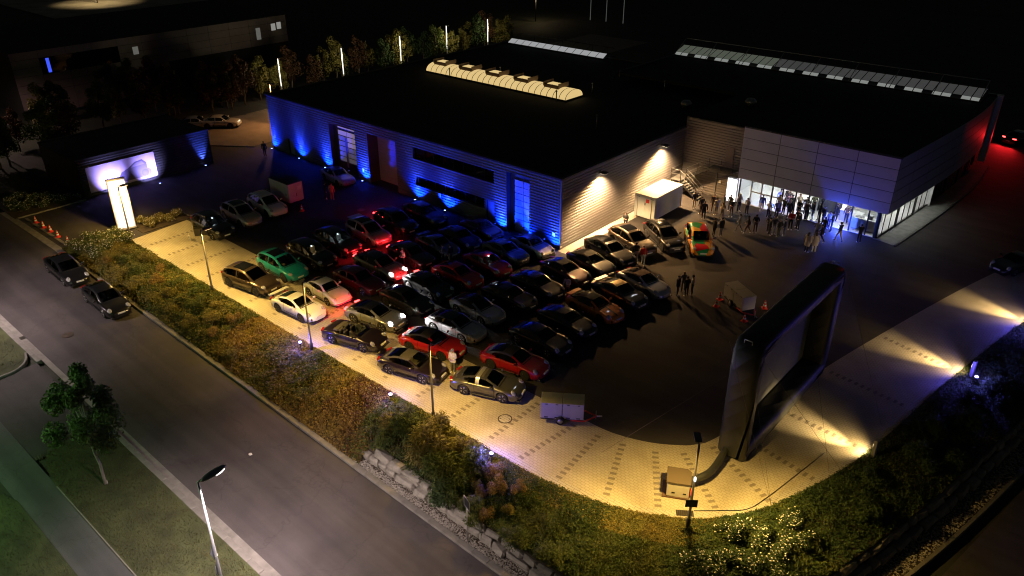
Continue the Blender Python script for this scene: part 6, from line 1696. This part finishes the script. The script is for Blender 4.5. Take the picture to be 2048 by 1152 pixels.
def bedpoint(rows, fu, fv):
    i = min(int(fu), len(rows)-2); t = fu-i; k = min(int(fv), len(rows[0])-2); q = fv-k
    a = Vector(rows[i][k]).lerp(Vector(rows[i+1][k]), t); b = Vector(rows[i][k+1]).lerp(Vector(rows[i+1][k+1]), t)
    return a.lerp(b, q)
COVER = [M_leaf, M_leafy, M_leafo, M_leafd, M_leafr]
def cover(rows, n, u_min, u_max, f_mat, f_h, dens_size, name, label, blades=.25):
    mb = MB()
    for _ in range(n):
        fu = vr.uniform(0, len(rows)-1.001); fv = vr.uniform(0.02, len(rows[0])-1.001)
        p = bedpoint(rows, fu, fv)
        if not (u_min <= p.x <= u_max): continue
        t = fv/(len(rows[0])-1)
        clump = .5+.5*n2(p.x, p.y, 1.1)+.25*n2(p.x, p.y, 3.1)
        h = f_h(p.x, t)*max(.12, clump)
        mi = f_mat(p.x, p.y, t)
        if vr.random() < blades: blade(mb, p, h*vr.uniform(.7,1.25), h*.8, mi)
        else:
            for q in range(2): leaf(mb, (p.x+vr.uniform(-.08,.08), p.y+vr.uniform(-.08,.08), p.z+h*vr.uniform(.15,1.0)), dens_size*vr.uniform(.7,1.3), (0,0,1), mi)
    return tag(mb.build(name, COVER), label, 'ground cover', None, 'stuff')
def fm_left(u, v, t):
    a = n2(u, v, .35)+vr.gauss(0,.25)
    if u < -19: return 1 if a > .0 else 0
    if u < -9: return 0 if a > .15 else (1 if a > -.25 else 3)
    if u < 2.2: return 2 if a > .15 else (1 if a > -.3 else 0)
    if u < 5.2: return 2 if a > .2 else (4 if a > -.2 else 1)
    return 4 if a > .25 else (2 if a > 0 else 0)
def fh_left(u, t):
    e = min(1, t*6)*min(1, (1-t)*6+.25)
    base = .75 if u < -9 else .55
    return base*(.35+.65*e)
cover(BEDS[1], 62000, -30.7, 7.0, fm_left, fh_left, .15, 'ground_cover', 'dense yellow green ground cover on the bank between street and paving', .35)
def fm_right(u, v, t):
    a = n2(u, v, .4)+vr.gauss(0,.25)
    if u < 15: return 1 if a > .25 else (0 if a > -.2 else 3)
    if u < 24.5: return 1 if (t < .35 and a > -.1) else (0 if a > -.25 else 3)
    return 3 if a > -.2 else 0
def fh_right(u, t): return (.38 if u < 24.5 else .6)*(.4+.6*min(1, t*5))
cover(BEDS[0], 95000, 6.9, 37, fm_right, fh_right, .12, 'ground_cover', 'dense olive ground cover between the curved paving and the stone wall', .12)

def shrub_mesh(kind, seed, n):
    global vr
    keep = vr; vr = random.Random(seed)
    fo = MB(); st_ = MB()
    lobes = []
    for k in range(7 if kind != 'round' else 5):
        a = vr.uniform(0,6.28); r = vr.uniform(.1,.55); lobes.append((Vector((math.cos(a)*r, math.sin(a)*r, vr.uniform(.35,.75))), vr.uniform(.26,.42)))
    for k in range(9):
        l, r = lobes[k % len(lobes)]
        st_.tube([(vr.uniform(-.05,.05),vr.uniform(-.05,.05),-.1), tuple(l*.5+Vector((0,0,-.05))), tuple(l)], [.022,.014,.005], 5)
    for _ in range(n):
        c, r = vr.choice(lobes)
        d = Vector((vr.gauss(0,1),vr.gauss(0,1),vr.gauss(.25,1))).normalized(); rr = r*(vr.random()**.35)*vr.uniform(.85,1.1)
        p = c+d*rr
        if p.z < .03: p.z = vr.uniform(.03,.2)
        if kind == 'feather':
            leaf(fo, p, vr.uniform(.10,.18), d+Vector((0,0,.7)), 0, .26, d+Vector((0,0,-.25)))
        elif kind == 'rose':
            if vr.random() < .085 and p.z > .35:
                q = p+d*.03; s_ = vr.uniform(.028,.045)
                fo.add([q+Vector(o)*s_ for o in ((1,0,0),(0,1,0),(-1,0,0),(0,-1,0),(0,0,.8),(0,0,-.5))], [(0,1,4),(1,2,4),(2,3,4),(3,0,4),(1,0,5),(2,1,5),(3,2,5),(0,3,5)], 1)
            else: leaf(fo, p, vr.uniform(.06,.11), d+Vector((0,0,.5)), 0, .6)
        else: leaf(fo, p, vr.uniform(.07,.12), d+Vector((0,0,.5)), 0, .55)
    vr = keep
    return fo, st_.mesh('stem', M_bark)
def shrub_kind(kind, seed, n, mats):
    fo, st_ = shrub_mesh(kind, seed, n); return fo.mesh('foliage', mats), st_
SK = {'feather': [shrub_kind('feather', 40+k, 2600, [M_leaf, M_flower]) for k in range(2)], 'round': [shrub_kind('round', 50+k, 1700, [M_leafy, M_flower]) for k in range(3)], 'rose': [shrub_kind('rose', 60+k, 1500, [M_leaf, M_flower]) for k in range(3)]}
def ground_z(u, v):
    best = None
    for rows in BEDS:
        for r in rows[::1]:
            for p in r:
                d = (p[0]-u)**2+(p[1]-v)**2
                if best is None or d < best[0]: best = (d, p[2])
    return best[1]
def shrub(kind, u, v, r, h, mat, label, group, z=None):
    me, st_ = vr.choice(SK[kind])
    t = thing('shrub', label, 'shrub', (u, v, (ground_z(u, v) if z is None else z)-.03), vr.uniform(0,6.28), group)
    t.scale = (r/.72, r/.72, h/.95)
    obj('foliage', me, t, mats=[mat, M_flower]); obj('stem', st_, t)
for u, v, r, h, mat in ((8.6,-24.2,1.25,1.7,M_leaf),(10.4,-24.6,1.5,2.1,M_leafy),(12.3,-25.2,1.35,1.8,M_leaf),(9.9,-23.1,1.0,1.3,M_leafy),(13.3,-26.0,1.15,1.3,M_leafd),(7.7,-25.3,.8,1.0,M_leaf),(11.6,-23.6,.9,1.2,M_leafy),(14.9,-26.0,.9,1.0,M_leaf),(7.4,-24.3,1.0,1.2,M_leafy),(17.6,-26.0,.8,.8,M_leaf),(19.6,-25.6,.9,.8,M_leaf),(12.9,-24.2,1.1,1.6,M_leaf)):
    shrub('feather', u, v, r, h, mat, 'tall feathery green shrub leaning over the gravel strip', 'feathery shrubs above the stone wall')
for u, v, r, h in ((12.4,-23.0,.55,.7),(13.2,-23.9,.6,.8),(14.2,-23.5,.6,.75),(15.0,-24.2,.62,.8),(14.6,-25.0,.55,.7),(15.9,-23.6,.5,.6),(13.9,-24.7,.5,.7),(16.2,-24.9,.6,.6),(15.6,-25.6,.5,.55)):
    shrub('round', u, v, r, h, vr.choice([M_leafy, M_leafy, M_leafo]), 'round yellow shrub near the blue garden light above the wall', 'round yellow shrubs')
for u, v in ((-29.9,-25.9),(-29.4,-24.6),(-30.1,-23.4),(-28.6,-25.6),(-28.9,-23.6),(-30.3,-24.6),(-27.7,-24.6),(-29.6,-22.7),(-28.0,-23.0),(-27.2,-25.6)):
    shrub('rose', u, v, vr.uniform(.7,.95), vr.uniform(.8,1.1), M_leaf, 'white flowering rose bush at the yard entrance before the pylon', 'rose bushes before the pylon')
for u, v in ((-30.9,-19.9),(-30.0,-19.2),(-30.6,-18.3),(-29.7,-18.0),(-30.2,-17.2),(-29.6,-19.9)):
    shrub('rose', u, v, vr.uniform(.55,.7), vr.uniform(.65,.85), M_leafy, 'white flowering rose bush beside the pylon and yellow paving', 'rose bushes beside the pylon', .05)
for u, v in ((-44.5,-25.9),(-43.2,-26.2),(-41.9,-26.0),(-44.0,-24.4),(-42.6,-24.7),(-41.4,-24.4),(-43.0,-23.0),(-41.6,-22.7),(-45.2,-24.8),(-41.3,-21.6)):
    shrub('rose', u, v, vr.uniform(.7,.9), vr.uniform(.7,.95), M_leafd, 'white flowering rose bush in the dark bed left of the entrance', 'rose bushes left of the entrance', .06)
for u, v in ((25.4,-19.6),(26.3,-18.6),(26.9,-20.3),(25.9,-21.2),(27.4,-19.2),(27.9,-17.6),(26.6,-22.2),(25.0,-21.9),(28.3,-20.0),(27.0,-16.8)):
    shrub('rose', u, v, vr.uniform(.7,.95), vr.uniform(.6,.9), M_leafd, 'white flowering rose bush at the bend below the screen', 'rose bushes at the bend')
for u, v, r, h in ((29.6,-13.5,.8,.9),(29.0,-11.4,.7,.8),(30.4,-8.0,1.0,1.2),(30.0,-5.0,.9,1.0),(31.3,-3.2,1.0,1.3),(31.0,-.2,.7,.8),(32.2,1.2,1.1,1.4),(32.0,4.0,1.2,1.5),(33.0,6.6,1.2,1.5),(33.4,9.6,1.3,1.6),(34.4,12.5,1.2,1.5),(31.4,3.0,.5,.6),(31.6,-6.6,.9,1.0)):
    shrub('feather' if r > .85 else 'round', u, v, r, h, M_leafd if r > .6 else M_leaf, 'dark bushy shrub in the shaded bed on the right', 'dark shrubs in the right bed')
for u, v in ((-25.8,-23.6),(-24.2,-24.4),(-23.2,-23.3),(-22,-24.6),(-20.6,-23.7),(-19.2,-24.6),(-17.9,-23.6),(-16.6,-24.8),(-15.5,-23.9),(-13.6,-24.4),(-12.3,-23.5),(-11.0,-24.7),(-9.6,-23.9),(-25,-25.6),(-22.6,-25.9),(-20.0,-25.8),(-17.4,-25.9),(-14.8,-25.8),(-12.2,-25.9),(-9.6,-25.8),(-7.0,-25.9)):
    shrub('round', u, v, vr.uniform(.65,.95), vr.uniform(.6,.95), vr.choice([M_leaf, M_leafy, M_leafy, M_leafo]), 'low yellow green shrub in the long bank beside the street', 'low shrubs in the long bank')
# trees
def tree_mesh(seed, H, R_, n, lobes=9, lift=.35, size=.22, trunk_r=.12, lob=1.0):
    g = random.Random(seed); fo = MB(); tr_ = MB()
    global vr
    keep = vr; vr = g
    tr_.tube([(0,0,-.2),(0.03,0.02,H*lift*.6),(g.uniform(-.1,.1),g.uniform(-.1,.1),H*lift),(g.uniform(-.2,.2),g.uniform(-.2,.2),H*.75)], [trunk_r,trunk_r*.85,trunk_r*.65,trunk_r*.2], 8)
    L_ = []
    for k in range(lobes):
        a = 6.283*k/lobes*2.4+g.uniform(-.4,.4); f = (k+.5)/lobes
        rr = R_*(.25+.6*math.sin(math.pi*min(1,.15+f*.85)))*g.uniform(.6,1.0); z = H*(lift+.08+(1-lift-.14)*f)
        c = Vector((math.cos(a)*rr*.75, math.sin(a)*rr*.75, z)); L_.append((c, R_*g.uniform(.30,.48)*(1.1-.45*f)*lob))
        tr_.tube([(0,0,H*(lift*.75+.4*f*(1-lift))), tuple(c*.55+Vector((0,0,c.z*.38))), tuple(c)], [trunk_r*.4,trunk_r*.25,.012], 5)
    for _ in range(n):
        c, r = g.choice(L_); d = Vector((g.gauss(0,1),g.gauss(0,1),g.gauss(0,1))).normalized()
        leaf(fo, c+Vector((d.x,d.y,d.z*1.25))*r*(g.random()**.4), size*g.uniform(.7,1.3), d+Vector((0,0,.35)), 0, .6)
    vr = keep
    return fo.mesh('crown', M_leaf), tr_.mesh('trunk', M_bark)
TV = [tree_mesh(90+k, 6.0, 1.9, 2600, 10, .22, .26) for k in range(4)]
def tree(u, v, s, mat, label, group, z=0.0):
    t = thing('tree', label, 'tree', (u, v, z), vr.uniform(0,6.28), group); t.scale = (s*vr.uniform(.9,1.15), s*vr.uniform(.9,1.15), s)
    cr, tk = vr.choice(TV); obj('crown', cr, t, mats=[mat]); obj('trunk', tk, t)
for i in range(27):
    v = 4+i*2.15+vr.uniform(-.6,.6); u = -59.4+vr.uniform(-1.2,1.0)
    tree(u, v, vr.uniform(.72,1.1), vr.choice([M_leaf, M_leafy, M_leafy, M_leafd, M_leafr]), 'leafy tree in the dim row behind the light columns', 'trees along the back road')
for i in range(24):
    u = vr.uniform(-70,-53); v = vr.uniform(-26,6)
    if u > -56 and v > -9: u -= 7
    tree(u, v, vr.uniform(.7,1.15), vr.choice([M_leafd, M_leaf, M_leafr, M_leafy]), 'dark tree between the annex and the long factory building', 'trees before the factory building')
# young street tree on the near lawn
cr, tk = tree_mesh(141, 7.3, 2.5, 6500, 12, .30, .18, .085, .74)
yt = thing('tree', 'young leafy street tree with pale trunk on the near lawn', 'tree', (-1.44,-36.8,zr(-1.44)+.1), .6)
obj('crown', cr, yt, mats=[leaf_mat('leaf_fresh', (.07,.13,.03), (.12,.17,.05), .35)]); obj('trunk', tk, yt, mats=[M_barkl])
MB().tube([(.12,0,-.1),(.13,0,.25)], .03, 6).build('stake', M_barkl, yt)
# grass blades on the verge
mb = MB()
for _ in range(26000):
    u = vr.uniform(-6.2,20); v = vr.uniform(-38.5,-34.8)
    blade(mb, (u, v, zr(u)+.10), vr.uniform(.04,.10), .08, 0, .012)
for _ in range(9000):
    u = vr.uniform(-6,14); v = vr.uniform(-45,-40.5); blade(mb, (u, v, zr(u)+.10), vr.uniform(.04,.10), .08, 0, .012)
for _ in range(7000):
    u = vr.uniform(-31,-16); v = vr.uniform(-42,-35.0); blade(mb, (u, v, zr(u)+.10), vr.uniform(.04,.10), .08, 0, .012)
tag(mb.build('grass', [leaf_mat('grass_blade', (.045,.055,.016), (.10,.085,.03))]), 'short rough grass on the verge beside the street', 'grass', None, 'stuff')
# each plant of a group named by its place in the row
ORD = ['first','second','third','fourth','fifth','sixth','seventh','eighth','ninth','tenth','eleventh','twelfth','thirteenth','fourteenth','fifteenth','sixteenth','seventeenth','eighteenth','nineteenth','twentieth','twenty-first','twenty-second','twenty-third','twenty-fourth','twenty-fifth','twenty-sixth','twenty-seventh','twenty-eighth','twenty-ninth','thirtieth']
def photo_x(o):
    dx, dy, dz = o.location.x-35.45, o.location.y+46.57, o.location.z-27.5
    return (dx*.7536+dy*.6574)/((-dx*.6574+dy*.7536)*.8829-dz*.4695)
for g_, txt in (('trees along the back road','leafy tree, %s from the left in the row behind the light columns'),('trees before the factory building','dark tree, %s from the left between annex and factory building'),
                ('feathery shrubs above the stone wall','tall feathery shrub above the stone wall, %s from the left'),('round yellow shrubs','round yellow shrub above the stone wall, %s from the left'),
                ('rose bushes before the pylon','white rose bush on the street side of the pylon, %s from the left'),('rose bushes beside the pylon','white rose bush between pylon and paving, %s from the left'),
                ('rose bushes left of the entrance','white rose bush in the bed behind the cones, %s from the left'),('rose bushes at the bend','white rose bush at the bend below the screen, %s from the left'),
                ('dark shrubs in the right bed','dark shrub in the shaded bed behind the bollards, %s from the left'),('low shrubs in the long bank','low yellow green shrub in the long street bank, %s from the left'),
                ('light columns along the back road','glowing white light column in the tree row, %s from the left'),('flag poles in the far distance','thin pale flag pole far behind the roofs, %s from the left'),
                ('vent pipes on the workshop roof','slim metal vent pipe on the black workshop roof, %s from the left'),('round fans on the roofs','round grey fan housing on the dark roofs, %s from the left')):
    L_ = sorted([o for o in COL.objects if o.get('group') == g_], key=photo_x)
    for k, o in enumerate(L_): o['label'] = txt % ORD[k]
# back road, its kerb and the far lit yard
mb = MB(); mb.add([(-57,-12,.012),(-50.2,-6.6,.012),(-43,-1.5,.012),(-42.2,40,.012),(-42.2,80,.012),(-55,80,.012),(-55,8,.012)], [tuple(range(7))])
struct('back_road', mb, pm('back_road_paving', (.16,.13,.11), .85, var=.15, vscale=.8))
bk2 = thing('kerb', None, None); bk2['kind'] = 'structure'
for i in range(16):
    t_ = i/16; obj('kerb_stone', kerb_s, bk2, (-55.1, 6+i*1.0, 0), (0,0,R(90)))
for i in range(9):
    obj('kerb_stone', kerb_s, bk2, (-49.6+i*.82, -6.1+i*.58, 0), (0,0,R(35)))
mb = MB(); mb.add([(-190,20,.03),(-150,20,.03),(-150,60,.03),(-190,60,.03)], [(0,1,2,3)]); struct('far_yard', mb, pm('far_yard_paving', (.3,.27,.22), .9, var=.3, vscale=.2))
def far_lamp(u, v, p, label, h=7, col=(1,.74,.36)):
    t = thing('lamp_post', label, 'lamp post', (u, v, 0), 0); MB().lathe([(.12,0),(.06,h)],8).build('pole', M_pole, t); MB().bbox(-.2,.9,-.2,.2,h,h+.1,.02).build('lamp_head', M_pole, t)
    MB().box(-.1,.8,-.15,.15,h-.012,h-.002).build('lens', emat('far_lens',(1,.85,.55),10.0), t); lamp('SPOT', p, col, (.4,0,h-.1), t, (.4,0,0), 168, .4, .15)
    return t
assumed_yard_lamp = far_lamp(-166,36,3000,'lamp post assumed over the bright yard far in the distance',8)  # lamp itself is assumed, placed to light the far yard patch
for o_ in assumed_yard_lamp.children:
    if o_.type == 'LIGHT': o_.data.spot_size = R(110)
far_lamp(-72,84,300,'lamp post far behind the workshop roof',5)
far_lamp(-48.5,5.5,1500,'lamp post assumed over the orange lit lane behind the workshop',5,(1,.45,.14))  # assumed lamp, added to give the back road its orange light
far_lamp(-66.5,-21.5,1300,'unseen lamp post added to light the near end of the factory building',7,(1,.7,.6))  # out-of-view lamp, added to brighten the dim factory panels and trees

tag(MB().add([(-.11,-.07,0),(.10,-.09,.015),(.12,.06,0),(-.02,.10,.025),(-.12,.05,.008)],[(0,1,2,3,4)]).build('paper_scrap', M_whitep, None, (1.98,-30.35,zr(1.98)+.012)), 'scrap of white paper lying on the street', 'paper')
